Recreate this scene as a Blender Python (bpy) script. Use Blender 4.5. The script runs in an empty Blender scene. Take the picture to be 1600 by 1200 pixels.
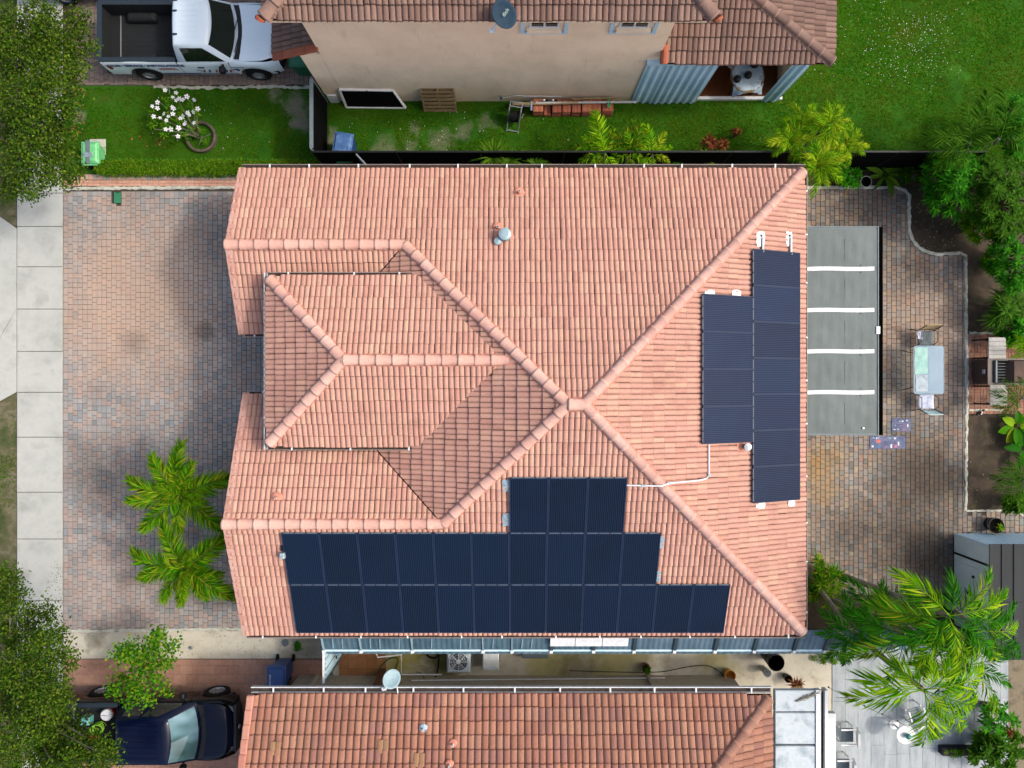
import bpy, math, random
import numpy as np
from mathutils import Vector, Matrix
random.seed(7)
rng = np.random.default_rng(7)
sc = bpy.context.scene
# ------------------------------------------------------------------ camera
H = 23.1            # camera height above the ground, looking straight down
F = 1109.0          # focal length in pixels of a 1600 px wide picture
cam_d = bpy.data.cameras.new('camera'); cam = bpy.data.objects.new('camera', cam_d)
sc.collection.objects.link(cam); sc.camera = cam
cam.location = (0, 0, H); cam.rotation_euler = (0, 0, 0)
cam_d.sensor_width = 36; cam_d.lens = F * 36 / 1600; cam_d.clip_start = .1; cam_d.clip_end = 1000
# ------------------------------------------------------------------ sky, sun, exposure
SUN_EL = 47
world = bpy.data.worlds.new('World'); sc.world = world; world.use_nodes = True
wn = world.node_tree.nodes; wl = world.node_tree.links
sky = wn.new('ShaderNodeTexSky'); sky.sky_type = 'NISHITA'; sky.sun_disc = False
sky.sun_elevation = math.radians(SUN_EL); sky.sun_rotation = math.radians(88)
sky.air_density = 1.0; sky.dust_density = 6.0; sky.ozone_density = 1.0
bg = wn['Background']; bg.inputs[1].default_value = .15
wl.new(sky.outputs[0], bg.inputs[0])
sun_d = bpy.data.lights.new('sun', 'SUN'); sun = bpy.data.objects.new('sun', sun_d)
sc.collection.objects.link(sun); sun_d.energy = 1.2; sun_d.angle = math.radians(5.0); sun_d.color = (1, .95, .88)
sun.rotation_euler = (0, math.radians(90 - SUN_EL), math.radians(2)); sun.location = (30, 0, 30)
vs = sc.view_settings; vs.view_transform = 'Standard'; vs.look = 'None'; vs.exposure = .88; vs.gamma = 1
vs.use_curve_mapping = False
sc.cycles.max_bounces = 6; sc.cycles.diffuse_bounces = 3; sc.cycles.glossy_bounces = 3; sc.cycles.transmission_bounces = 5
sc.cycles.transparent_max_bounces = 8

def W(px, py, z=0.0):
    return ((px - 800) * (H - z) / F, (600 - py) * (H - z) / F, z)

# ------------------------------------------------------------------ materials
def lin(c):
    if isinstance(c, str):
        c = c.lstrip('#'); c = [int(c[i:i + 2], 16) / 255 for i in (0, 2, 4)]
        c = [v / 12.92 if v <= .04045 else ((v + .055) / 1.055) ** 2.4 for v in c]
    return tuple(c)
KA = .70    # displayed colour -> base colour at this exposure
def C(c, k=KA):
    r = lin(c); return (r[0] * k, r[1] * k, r[2] * k, 1)

class NT:
    def __init__(s, name):
        s.m = bpy.data.materials.new(name); s.m.use_nodes = True
        s.n = s.m.node_tree.nodes; s.l = s.m.node_tree.links
        s.b = s.n['Principled BSDF']; s.o = s.n['Material Output']; s.pos = None
    def add(s, t, **kw):
        n = s.n.new(t)
        for k, v in kw.items(): setattr(n, k, v)
        return n
    def link(s, a, b): s.l.new(a, b)
    def P(s):
        if s.pos is None: s.pos = s.add('ShaderNodeNewGeometry')
        return s.pos
    def noise(s, scale, detail=4, rough=.6, vec=None, stretch=None):
        n = s.add('ShaderNodeTexNoise'); n.inputs['Scale'].default_value = scale
        n.inputs['Detail'].default_value = detail; n.inputs['Roughness'].default_value = rough
        v = vec or s.P().outputs['Position']
        if stretch:
            mp = s.add('ShaderNodeMapping'); mp.inputs['Scale'].default_value = stretch
            s.link(v, mp.inputs[0]); v = mp.outputs[0]
        s.link(v, n.inputs['Vector']); return n.outputs[0]
    def math(s, op, a, b=None, clamp=False):
        n = s.add('ShaderNodeMath', operation=op, use_clamp=clamp)
        for i, v in enumerate((a, b)):
            if v is None: continue
            if isinstance(v, (int, float)): n.inputs[i].default_value = v
            else: s.link(v, n.inputs[i])
        return n.outputs[0]
    def maprange(s, v, a, b, c=0, d=1):
        n = s.add('ShaderNodeMapRange'); n.clamp = True
        n.inputs[1].default_value = a; n.inputs[2].default_value = b; n.inputs[3].default_value = c; n.inputs[4].default_value = d
        s.link(v, n.inputs[0]); return n.outputs[0]
    def ramp(s, fac, cols, const=False):
        n = s.add('ShaderNodeValToRGB'); cr = n.color_ramp
        if const: cr.interpolation = 'CONSTANT'
        k = len(cols)
        while len(cr.elements) < k: cr.elements.new(.5)
        for i, c in enumerate(cols):
            cr.elements[i].position = (i / k if const else i / max(1, k - 1)); cr.elements[i].color = c
        s.link(fac, n.inputs[0]); return n.outputs[0]
    def mix(s, fac, a, b, mode='MIX'):
        n = s.add('ShaderNodeMix', data_type='RGBA', blend_type=mode)
        for sock, v in ((n.inputs[0], fac), (n.inputs[6], a), (n.inputs[7], b)):
            if isinstance(v, (int, float)): sock.default_value = v
            elif isinstance(v, tuple): sock.default_value = v
            else: s.link(v, sock)
        return n.outputs[2]
    def island(s):
        oi = s.add('ShaderNodeObjectInfo')
        return s.math('FRACT', s.math('ADD', s.P().outputs['Random Per Island'], oi.outputs['Random']))
    def spot(s, xy, r0, r1, warp=None):
        """1 inside r0 of the plan point, 0 outside r1 (wear, stains or painted-in shade there)"""
        v = s.add('ShaderNodeVectorMath', operation='MULTIPLY'); v.inputs[1].default_value = (1, 1, 0)
        s.link(s.P().outputs['Position'], v.inputs[0])
        d = s.add('ShaderNodeVectorMath', operation='DISTANCE'); d.inputs[1].default_value = (xy[0], xy[1], 0)
        s.link(v.outputs[0], d.inputs[0]); o = d.outputs['Value']
        if warp is not None: o = s.math('ADD', o, warp)
        return s.maprange(o, r0, r1, 1, 0)
    def bump(s, h, strength=.3, dist=.01):
        n = s.add('ShaderNodeBump'); n.inputs['Strength'].default_value = strength; n.inputs['Distance'].default_value = dist
        s.link(h, n.inputs['Height']); s.link(n.outputs[0], s.b.inputs['Normal'])
    def done(s, col, rough=.7, metal=0, spec=.4, coat=0):
        if isinstance(col, tuple): s.b.inputs['Base Color'].default_value = col
        else: s.link(col, s.b.inputs['Base Color'])
        if isinstance(rough, (int, float)): s.b.inputs['Roughness'].default_value = rough
        else: s.link(rough, s.b.inputs['Roughness'])
        s.b.inputs['Metallic'].default_value = metal; s.b.inputs['Specular IOR Level'].default_value = spec
        s.b.inputs['Coat Weight'].default_value = coat
        return s.m

def mottled(name, cols, scale=6, rough=.75, bump=.15, bscale=60, metal=0, spec=.4, detail=5, stretch=None, lo=.3, hi=.7, coat=0):
    t = NT(name); f = t.maprange(t.noise(scale, detail, .65, stretch=stretch), lo, hi)
    c = t.ramp(f, [C(x) if isinstance(x, str) else x for x in cols])
    if bump: t.bump(t.noise(bscale, 3), bump)
    return t.done(c, rough, metal, spec, coat)

def plain(name, col, rough=.5, metal=0, spec=.5, coat=0, var=.12):
    t = NT(name); c = C(col)
    f = t.maprange(t.noise(9, 4), .3, .7)
    c2 = t.mix(f, tuple(v * (1 - var) for v in c[:3]) + (1,), tuple(min(1, v * (1 + var)) for v in c[:3]) + (1,))
    return t.done(c2, rough, metal, spec, coat)

def pieces(name, cols, rough=.8, dirt=.25, dscale=.8, fine=14, bump=.25, bscale=70, spec=.25, stretch=None, extra=None):
    """alike pieces (tiles, pavers): one colour each out of a palette, plus grime"""
    t = NT(name); c = t.ramp(t.island(), [C(x) for x in cols])
    g = t.noise(dscale, 5, .6)
    c = t.mix(t.maprange(g, .35, .75, 0, dirt), c, (.08, .06, .05, 1))
    f = t.noise(fine, 4, .7, stretch=stretch)
    c = t.mix(1.0, c, t.ramp(t.maprange(f, .25, .75), [(.80, .80, .80, 1), (1.12, 1.12, 1.12, 1)]), 'MULTIPLY')
    if extra: c = extra(t, c)
    if bump: t.bump(t.noise(bscale, 3), bump)
    return t.done(c, rough, 0, spec)

def leafmat(name, cols, trans=.35, rough=.6, spec=.05, k=.68, patch=None):
    def C(x, k):        # leaf greens carry hardly any blue
        r = lin(x); g = max(r); return (r[0] * k, r[1] * k, r[2] * k * (.6 if r[1] == g and r[2] < .5 * g else 1), 1)
    t = NT(name); c = t.ramp(t.island(), [C(x, k) for x in cols])
    f = t.noise(1.3, 3); c = t.mix(t.maprange(f, .3, .7, 0, .35), c, C(cols[0], k))
    if patch: c = t.mix(t.maprange(t.noise(.55, 6, .7), .42, .66, 0, .75), c, C(patch, k))
    t.done(c, rough, 0, spec)
    tr = t.add('ShaderNodeBsdfTranslucent'); t.link(c, tr.inputs[0])
    mx = t.add('ShaderNodeMixShader'); mx.inputs[0].default_value = trans
    t.link(t.b.outputs[0], mx.inputs[1]); t.link(tr.outputs[0], mx.inputs[2]); t.link(mx.outputs[0], t.o.inputs[0])
    return t.m

# ------------------------------------------------------------------ objects
ORG = {}
def link(o):
    sc.collection.objects.link(o); return o
def tag(o, label=None, cat=None, group=None, kind=None):
    if label: o['label'] = label
    if cat: o['category'] = cat
    if group: o['group'] = group
    if kind: o['kind'] = kind
    return o
def thing(name, label, cat, loc=(0, 0, 0), rz=0, group=None, parent=None):
    o = bpy.data.objects.new(name, None); link(o); o.location = loc; o.rotation_euler = (0, 0, rz)
    o.empty_display_size = .2; ORG[o.name] = Vector(loc)
    return tag(o, label, cat, group)
def mesh_np(name, v, f, mat, smooth=False):
    """v (n,3); f list of lists, or an (m,k) array"""
    me = bpy.data.meshes.new(name)
    if isinstance(f, np.ndarray):
        v = np.asarray(v, dtype=np.float32); m, k = f.shape
        me.vertices.add(len(v)); me.vertices.foreach_set('co', v.ravel())
        me.loops.add(m * k); me.loops.foreach_set('vertex_index', f.astype(np.int32).ravel())
        me.polygons.add(m); me.polygons.foreach_set('loop_start', np.arange(0, m * k, k, dtype=np.int32))
        me.polygons.foreach_set('loop_total', np.full(m, k, dtype=np.int32)); me.update(calc_edges=True)
    else:
        me.from_pydata([tuple(p) for p in v], [], f); me.update()
    if mat: me.materials.append(mat)
    if smooth: me.polygons.foreach_set('use_smooth', [True] * len(me.polygons))
    return me
def obj(name, me, parent=None, loc=(0, 0, 0), rot=(0, 0, 0), scale=None):
    o = bpy.data.objects.new(name, me); link(o); o.location = loc; o.rotation_euler = rot
    if scale is not None: o.scale = scale
    if parent is not None: o.parent = parent
    return o

class MB:
    """collects shapes; build() links them as ONE mesh object (world coordinates unless local=True)"""
    def __init__(s): s.v = []; s.f = []
    def raw(s, v, f):
        k = len(s.v); s.v += [tuple(p) for p in v]; s.f += [[i + k for i in q] for q in f]; return s
    def box(s, x0, x1, y0, y1, z0, z1, top=None):
        """top=(dx,dy): inset of the top face"""
        a, b = top or (0, 0)
        return s.raw([(x0, y0, z0), (x1, y0, z0), (x1, y1, z0), (x0, y1, z0), (x0 + a, y0 + b, z1), (x1 - a, y0 + b, z1), (x1 - a, y1 - b, z1), (x0 + a, y1 - b, z1)],
                     [[3, 2, 1, 0], [4, 5, 6, 7], [0, 1, 5, 4], [1, 2, 6, 5], [2, 3, 7, 6], [3, 0, 4, 7]])
    def bbox(s, x0, x1, y0, y1, z0, z1, b=.02):
        """box with a chamfered top edge"""
        s.box(x0, x1, y0, y1, z0, z1 - b); k = len(s.v) - 4
        del s.f[-5]
        s.v += [(x0 + b, y0 + b, z1), (x1 - b, y0 + b, z1), (x1 - b, y1 - b, z1), (x0 + b, y1 - b, z1)]
        s.f += [[k + 4, k + 5, k + 6, k + 7]] + [[k + i, k + (i + 1) % 4, k + 4 + (i + 1) % 4, k + 4 + i] for i in range(4)]
        return s
    def obox(s, c, ex, ey, ez):
        """oriented box: centre and three half-extent vectors"""
        c, ex, ey, ez = map(Vector, (c, ex, ey, ez)); v = []
        for sz in (-1, 1):
            for sx, sy in ((-1, -1), (1, -1), (1, 1), (-1, 1)): v.append(c + sx * ex + sy * ey + sz * ez)
        return s.raw(v, [[3, 2, 1, 0], [4, 5, 6, 7], [0, 1, 5, 4], [1, 2, 6, 5], [2, 3, 7, 6], [3, 0, 4, 7]])
    def bar(s, a, b, w, h=None):
        """rectangular bar from a to b"""
        a, b = Vector(a), Vector(b); d = (b - a); h = h or w
        side = d.cross(Vector((0, 0, 1)))
        if side.length < 1e-5: side = Vector((1, 0, 0))
        side.normalize(); up = side.cross(d).normalized()
        return s.obox((a + b) / 2, d / 2, side * w / 2, up * h / 2)
    def tube(s, pts, r, n=8, cap=True):
        pts = [Vector(p) for p in pts]; rs = r if isinstance(r, (list, tuple)) else [r] * len(pts)
        k = len(s.v); up = Vector((0, 0, 1))
        for i, p in enumerate(pts):
            d = (pts[min(i + 1, len(pts) - 1)] - pts[max(i - 1, 0)]).normalized()
            a = d.cross(up if abs(d.z) < .95 else Vector((1, 0, 0))).normalized(); b = a.cross(d)
            for j in range(n):
                t = 2 * math.pi * j / n; s.v.append(tuple(p + (a * math.cos(t) + b * math.sin(t)) * rs[i]))
        for i in range(len(pts) - 1):
            for j in range(n):
                s.f.append([k + i * n + j, k + i * n + (j + 1) % n, k + (i + 1) * n + (j + 1) % n, k + (i + 1) * n + j])
        if cap:
            s.f.append([k + j for j in range(n)][::-1]); s.f.append([k + (len(pts) - 1) * n + j for j in range(n)])
        return s
    def lathe(s, prof, c=(0, 0, 0), n=20, axis='z', cap=False):
        """prof: (radius, height) pairs turned round the axis through c"""
        k = len(s.v)
        for r, h in prof:
            for j in range(n):
                t = 2 * math.pi * j / n; a, b = r * math.cos(t), r * math.sin(t)
                p = {'z': (a, b, h), 'y': (a, h, b), 'x': (h, a, b)}[axis]
                s.v.append((p[0] + c[0], p[1] + c[1], p[2] + c[2]))
        for i in range(len(prof) - 1):
            for j in range(n):
                s.f.append([k + i * n + j, k + i * n + (j + 1) % n, k + (i + 1) * n + (j + 1) % n, k + (i + 1) * n + j])
        if cap: s.f.append([k + (len(prof) - 1) * n + j for j in range(n)])
        return s
    def prism(s, poly, z0, z1):
        n = len(poly); k = len(s.v)
        s.v += [(x, y, z0) for x, y in poly] + [(x, y, z1) for x, y in poly]
        s.f += [[k + n + i for i in range(n)]] + [[k + i, k + (i + 1) % n, k + n + (i + 1) % n, k + n + i] for i in range(n)]
        return s
    def sheet(s, poly, z):
        k = len(s.v); s.v += [(p[0], p[1], p[2] if len(p) > 2 else z) for p in poly]; s.f.append([k + i for i in range(len(poly))]); return s
    def grid(s, rows):
        """rows of equally many points"""
        k = len(s.v); m = len(rows[0])
        for r in rows: s.v += [tuple(p) for p in r]
        for i in range(len(rows) - 1):
            for j in range(m - 1): s.f.append([k + i * m + j, k + i * m + j + 1, k + (i + 1) * m + j + 1, k + (i + 1) * m + j])
        return s
    def build(s, name, mat, parent=None, local=False, smooth=False, bevel=0, kind=None):
        v = s.v
        org = Vector((0, 0, 0))
        if parent is not None and not local:
            p = parent
            while p is not None: org = org + Vector(p.location); p = p.parent
            v = [(a - org.x, b - org.y, c - org.z) for a, b, c in v]
        o = obj(name, mesh_np(name, v, s.f, mat, smooth), parent)
        if bevel:
            md = o.modifiers.new('bevel', 'BEVEL'); md.width = bevel; md.segments = 2; md.limit_method = 'ANGLE'
        if kind: o['kind'] = kind
        return o
def arc(c, r, a0, a1, n, z=0):
    return [(c[0] + r * math.cos(a0 + (a1 - a0) * i / n), c[1] + r * math.sin(a0 + (a1 - a0) * i / n), z) for i in range(n + 1)]
def inpoly(x, y, poly):
    c = False; j = len(poly) - 1
    for i in range(len(poly)):
        xi, yi = poly[i][0], poly[i][1]; xj, yj = poly[j][0], poly[j][1]
        if (yi > y) != (yj > y) and x < (xj - xi) * (y - yi) / (yj - yi) + xi: c = not c
        j = i
    return c
def text_mesh(name, body, size, mat, parent, loc, rot, extrude=.002, space=1.0, shear=0, bold=0):
    cu = bpy.data.curves.new(name, 'FONT'); cu.body = body; cu.size = size; cu.extrude = extrude; cu.space_character = space
    cu.align_x = 'CENTER'; cu.align_y = 'CENTER'; cu.shear = shear; cu.offset = bold; cu.resolution_u = 2
    tmp = bpy.data.objects.new('tmp', cu); link(tmp); bpy.context.view_layer.update()
    me = bpy.data.meshes.new_from_object(tmp.evaluated_get(bpy.context.evaluated_depsgraph_get()))
    bpy.data.objects.remove(tmp); me.name = name; me.materials.clear(); me.materials.append(mat)
    return obj(name, me, parent, loc, rot)
# ------------------------------------------------------------------ shared materials
m_soil = mottled('soil', ['#2b241b', '#3d3327', '#4f4334', '#332a20'], 1.6, .95, .5, 30)
def lawn_mat():
    t = NT('turf_soil'); c = t.ramp(t.maprange(t.noise(.9, 6, .65), .3, .7), [C('#1f4a08'), C('#2a5c0c'), C('#366810'), C('#4a5a1c')])
    w = t.math('MULTIPLY', t.math('SUBTRACT', t.noise(3.5, 5), .5), .9)
    for p, r, k in (((462, 165), .55, .8), ((470, 190), .45, .8), ((430, 150), .3, .6), ((123, 180), .3, .7), ((600, 232), .5, .5), ((690, 222), .55, .5), ((725, 205), .4, .4), ((640, 228), .35, .4), ((760, 190), .35, .4), ((650, 200), .3, .5), ((522, 215), .35, .7), ((5, 690), .8, .8), ((15, 650), .6, .8), ((12, 770), .5, .6), ((60, 160), 1.0, .6), ((20, 100), .8, .5)):
        c = t.mix(t.math('MULTIPLY', t.spot(W(*p)[:2], r * .3, r, w), k), c, C('#8b8472'))
    t.bump(t.noise(40, 3), .4); return t.done(c, .95, 0, .15)
m_lawn = lawn_mat()
m_concrete = mottled('concrete', ['#a3a69f', '#b4b7b0', '#bec0b9', '#abada4'], .9, .85, .2, 90)
m_sand = mottled('sandy_concrete', ['#8d8672', '#bdb6a2', '#cfc9b6', '#c4bda8', '#d4cebd'], 1.3, .9, .4, 40, detail=8)
m_mossy = None
m_joint = mottled('paver_bedding', ['#3f3831', '#4c443b', '#352f29'], 3, .95, .2)
m_curb = mottled('curb_mortar', ['#8f9082', '#b9baa9', '#d0d0c2', '#a3a391'], 4, .9, .5, 35)
m_white = plain('white_paint', '#e6e9ea', .45)
m_whitemetal = plain('white_metal', '#dfe5e6', .4)
m_black = plain('black_plastic', '#15171a', .5, spec=.3)
m_rubber = plain('rubber', '#141414', .85, spec=.2)
m_steel = plain('galvanised_steel', '#b4bcc0', .35, metal=.7)
m_dark = plain('dark_void', '#1a1713', .9, spec=.1)
m_glass_dark = plain('tinted_glass', '#0d1413', .06, spec=.8)
m_gutter = plain('gutter_brown', '#8f7f78', .5)
m_gutter_in = mottled('gutter_inside', ['#2a241f', '#4a4038', '#1f1b18'], 4, .9)
m_wood_old = mottled('weathered_wood', ['#6e5a3e', '#8a7450', '#9c865f', '#57462f'], 3, .85, .3, 60, stretch=(1, 8, 8))
m_bluemetal = mottled('blue_grey_metal', ['#5d7d90', '#6f90a2', '#86a5b4'], 1.2, .38, 0, metal=.15)
m_paleblue = mottled('pale_blue_shutter', [C('#a5c6d6', 1), C('#b4d3e1', 1), C('#c0dce8', 1)], 1.1, .45, 0)
m_bark = mottled('bark', ['#5c5548', '#777062', '#8d8678'], 9, .9, .6, 40)
m_palmtrunk = mottled('palm_trunk', ['#6f6a58', '#8b8874', '#a3a08d'], 7, .9, .5, 40)

def zones_driveway(t, c):
    w = t.math('MULTIPLY', t.math('SUBTRACT', t.noise(.9, 4), .5), 3.2)
    tan = t.spot(W(205, 470)[:2], 1.2, 3.6, w)
    c = t.mix(t.math('MULTIPLY', tan, .68), c, C('#c4a78f'))
    tan2 = t.spot(W(180, 940)[:2], .6, 2.2, w)
    c = t.mix(t.math('MULTIPLY', tan2, .25), c, C('#cbb3a5'))
    for p, r, k in (((172, 745), 1.6, .45), ((250, 720), 1.0, .3), ((120, 720), 1.1, .3), ((260, 930), .7, .4), ((195, 905), .5, .35), ((210, 535), .6, .35), ((330, 360), 1.3, .35), ((320, 520), .35, .5)):  # dark stains, plus house shade painted in at the upper right
        c = t.mix(t.math('MULTIPLY', t.spot(W(*p)[:2], r * .2, r, t.math('MULTIPLY', w, .3)), k), c, C('#4f4b48'))
    return c
m_paver = pieces('paver_drive', ['#b5a9a1', '#aba6a1', '#979c9e', '#bca99c', '#a99b94', '#b8a69c', '#8f9596', '#b8aea6', '#a3a7a6', '#b09a8d'],
                 .85, .35, .7, 16, .3, 90, extra=zones_driveway)
def zones_patio(t, c):
    w = t.math('MULTIPLY', t.math('SUBTRACT', t.noise(1.1, 5), .5), 3.0)
    tan = t.spot(W(1450, 520)[:2], .6, 3.0, w)
    c = t.mix(t.math('MULTIPLY', tan, .45), c, C('#c2a58e'))
    for p, r, k in (((1445, 745), 2.1, .85), ((1420, 850), 1.9, .75), ((1330, 830), 1.4, .5), ((1340, 325), 2.0, .5), ((1410, 430), 1.3, .35), ((1490, 640), .7, .35), ((1400, 600), .8, .3), ((1470, 880), 1.4, .5)):  # dark stains, plus tree shade painted in near the curved edge
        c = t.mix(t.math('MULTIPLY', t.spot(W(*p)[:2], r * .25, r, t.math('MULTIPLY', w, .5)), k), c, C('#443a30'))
    for p, r, k in (((1285, 720), .9, .5), ((1290, 770), .7, .4), ((1275, 890), .7, .3)):
        c = t.mix(t.math('MULTIPLY', t.spot(W(*p)[:2], r * .25, r, t.math('MULTIPLY', w, .4)), k), c, C('#a8843f'))
    return c
m_paver2 = pieces('paver_patio', ['#a08f82', '#8f8a83', '#7f8382', '#ad9885', '#968274', '#ada088', '#706f6c', '#a5978c', '#8e9490', '#a98670'],
                  .85, .30, .8, 16, .3, 90, extra=zones_patio)
m_paver3 = pieces('paver_north', ['#8c7e74', '#97877a', '#7f7670', '#a08c7e', '#8f8079'], .85, .4, .9, 16, .3, 90)
m_brickpink = pieces('brick_pink', ['#d8a48c', '#dba98f', '#cf9a84', '#e0b29a', '#caa18f'], .85, .2, 1.2, 16, .3, 90)
m_brickmix = pieces('brick_mix', ['#c9a18b', '#b5ac9f', '#d3a88f', '#a7a9a1', '#cdb08f'], .85, .2, 1.2, 16, .3, 90)
m_brickred = pieces('brick_red', ['#9c6f5c', '#b07e66', '#a5806f', '#8c6655', '#b98a70'], .85, .35, 1.4, 16, .3, 90)
m_redslab = pieces('red_slab', ['#b58a76', '#bb907b', '#ae8370', '#b38c7b'], .75, .3, .8, 10, .2, 60)

# ------------------------------------------------------------------ ground sheets
def sheet(name, poly, z, mat, kind='structure', parent=None):
    o = MB().sheet(poly, z).build(name, mat, parent)
    if parent is None: o['kind'] = kind
    return o
def rect(x0, y0, x1, y1): return [(x0, y1), (x1, y1), (x1, y0), (x0, y0)][::-1]
def prect(a, b, c, d, z=0):     # pixel box -> plan polygon
    x0, y1, _ = W(a, b, z); x1, y0, _ = W(c, d, z); return rect(x0, y0, x1, y1)
sheet('ground', [(-200, -200), (200, -200), (200, 200), (-200, 200)], -.03, m_soil)
sheet('front_lawn', prect(112, 133, 512, 272), .000, m_lawn)
sheet('side_lawn', [W(513, 150)[:2], W(513, 268)[:2], W(1500, 268)[:2], W(1800, 268)[:2], W(1800, -300)[:2], W(1000, -300)[:2], W(1000, 150)[:2]], .000, m_lawn)
m_swale = mottled('swale_soil', ['#33401a', '#46502a', '#5c5a3c', '#77705a', '#3a4a1c'], 1.4, .95, .5, 30, detail=8)
sheet('swale', [W(-400, -400)[:2], W(-400, 1600)[:2], W(27, 1600)[:2], W(27, -400)[:2]], -.012, m_swale)
sheet('verge', prect(99, 150, 118, 290), -.006, m_lawn)

# sidewalk: every slab on its own
sw = MB().sheet(prect(26, -300, 99, 1500), -.004).build('sidewalk', m_joint); sw['kind'] = 'structure'
ys = [-160, -95, -30, 36, 102, 168, 235, 302, 354, 417, 483, 549, 613, 683, 769, 842, 938, 1004, 1070, 1136, 1202, 1268]
for a, b in zip(ys, ys[1:]):
    x0, y1, _ = W(27, a); x1, y0, _ = W(98.6, b); g = .008
    MB().bbox(x0 + g, x1 - g, y0 + g, y1 - g, -.02, .03 + random.uniform(-.004, .004), .01).build('slab', m_concrete, sw)
ap = MB().sheet([W(-300, 300)[:2], W(-300, 700)[:2], W(0, 628)[:2], W(26, 613)[:2], W(26, 356)[:2], W(0, 338)[:2]][::1], .002).build('driveway_apron', m_joint)
ap['kind'] = 'structure'
for (a, b, c, d) in (((26.4, 357), (26.4, 483), (-2, 532), (-2, 337)), ((26.4, 484), (26.4, 612.5), (-2, 628), (-2, 533.5)), ((-3.2, 336), (-3.2, 480), (-120, 480), (-120, 300)), ((-3.2, 481.5), (-3.2, 628), (-120, 680), (-120, 481.5))):
    MB().prism([W(*q)[:2] for q in (a, d, c, b)], -.02, .025).build('slab', m_concrete, ap)
sheet('street', prect(-900, -900, -121, 2100), .004, mottled('asphalt', ['#4d4d4c', '#5a5a58', '#666562'], 2, .9, .4, 60))

def paver_mesh(name, w, l, h, mat, b=.008):
    m = MB().bbox(-w / 2, w / 2, -l / 2, l / 2, -.03, h, b)
    return mesh_np(name, m.v, m.f, mat)
def paver_field(parent, box, inside, colw, lens, mat, nind=300, h=.022, gap=.010, name='paver', horiz=False, jit=.003, wts=None):
    """columns of pavers; the nind largest/nearest are objects, the rest one part of kind stuff"""
    x0, y0, x1, y1 = box; items = []
    n = int((x1 - x0) / colw)
    for i in range(n):
        cx = x0 + (i + .5) * colw; y = y1 - .002
        while y > y0:
            l = random.choices(lens, wts)[0] if wts else random.choice(lens)
            if y - l < y0: l = y - y0
            if l < .05: break
            cy = y - l / 2; y -= l
            px, py = (cx, cy)
            if inside(px, py): items.append((px, py, l))
    items.sort(key=lambda q: (q[2] not in lens, -q[2], q[0] ** 2 + q[1] ** 2))
    ms = {l: paver_mesh(name, colw - gap, l - gap, h, mat) for l in lens}
    for px, py, l in items[:nind]:
        obj(name, ms[l], parent, (px, py, random.uniform(-jit, jit)), (random.gauss(0, .008), random.gauss(0, .008), random.gauss(0, .006)))
    rest = items[nind:]
    if rest:
        mb = MB()
        for px, py, l in rest:
            w = colw - gap; dz = random.uniform(-jit, jit) + h; k = len(mb.v)
            mb.bbox(px - w / 2, px + w / 2, py - (l - gap) / 2, py + (l - gap) / 2, -.03, dz, .008)
            tx, ty = random.gauss(0, .01), random.gauss(0, .01)
            for q in range(k, len(mb.v)):
                a, b_, c_ = mb.v[q]
                if c_ > 0: mb.v[q] = (a, b_, c_ + (a - px) * tx + (b_ - py) * ty)
        mb.build(name + '_rest', mat, parent, kind='stuff')

# the house's own driveway
dw = sheet('driveway', prect(99, 290, 520, 986), .002, m_joint)
dx0, dy1, _ = W(99, 299); dx1, dy0, _ = W(425, 983)
lid_box = prect(177, 299, 191, 319)
def in_drive(x, y):
    return not inpoly(x, y, lid_box)
paver_field(dw, (dx0, dy0, dx1, dy1), in_drive, .157, (.157, .235), m_paver)
# brick edging beside the hedge
for k, (a, b, mat, l) in enumerate(((273, 281.5, m_brickmix, .16), (282.2, 286.6, m_brickpink, .20), (286.9, 291.3, m_brickpink, .2))):
    x0, y1, _ = W(101, a); x1, y0, _ = W(375, b); x = x0; 
    while x < x1:
        ll = l * random.uniform(.85, 1.1)
        MB().bbox(x + .004, x + ll - .004, y0, y1, -.02, .05 + random.uniform(-.006, .006), .008).build('edging_brick', mat, dw); x += ll
def curb_strip(name, pts, w, h, mat, parent, seg=.09, jag=.02):
    """low mortar kerb along a plan polyline with an uneven edge"""
    P = [Vector((p[0], p[1])) for p in pts]; L = []
    for a, b in zip(P, P[1:]):
        n = max(1, int((b - a).length / seg))
        for i in range(n): L.append(a.lerp(b, i / n))
    L.append(P[-1]); rows = []
    for i, p in enumerate(L):
        d = (L[min(i + 1, len(L) - 1)] - L[max(i - 1, 0)]).normalized(); nrm = Vector((-d.y, d.x))
        a = p + nrm * (w / 2 + random.uniform(-jag, jag)); b = p - nrm * (w / 2 + random.uniform(-jag, jag)); hh = h + random.uniform(-.012, .012)
        rows.append([(a.x, a.y, -.02), (a.x, a.y, hh - .01), ((a.x + p.x) / 2, (a.y + p.y) / 2, hh), ((b.x + p.x) / 2, (b.y + p.y) / 2, hh), (b.x, b.y, hh - .01), (b.x, b.y, -.02)])
    return MB().grid(rows).build(name, mat, parent)
curb_strip('mortar_kerb', [W(99, 295)[:2], W(372, 293)[:2]], .10, .05, m_curb, dw)
# green valve box lid set in the pavers
vb = thing('valve_box', 'small green rectangular utility box lid set in driveway pavers', 'utility box', W(184, 309, .0))
m_vgreen = plain('valve_green', '#2f7f57', .6)
x0, y1, _ = W(178, 300); x1, y0, _ = W(190.5, 318.5)
MB().box(x0, x1, y0, y1, -.03, .028).build('rim', m_black, vb)
MB().bbox(x0 + .015, x1 - .015, y0 + .015, y1 - .015, .0, .036, .006).build('lid', m_vgreen, vb)
MB().box((x0 + x1) / 2 - .03, (x0 + x1) / 2 + .03, y1 - .05, y1 - .03, .03, .042).build('finger_grip', m_black, vb)

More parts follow.
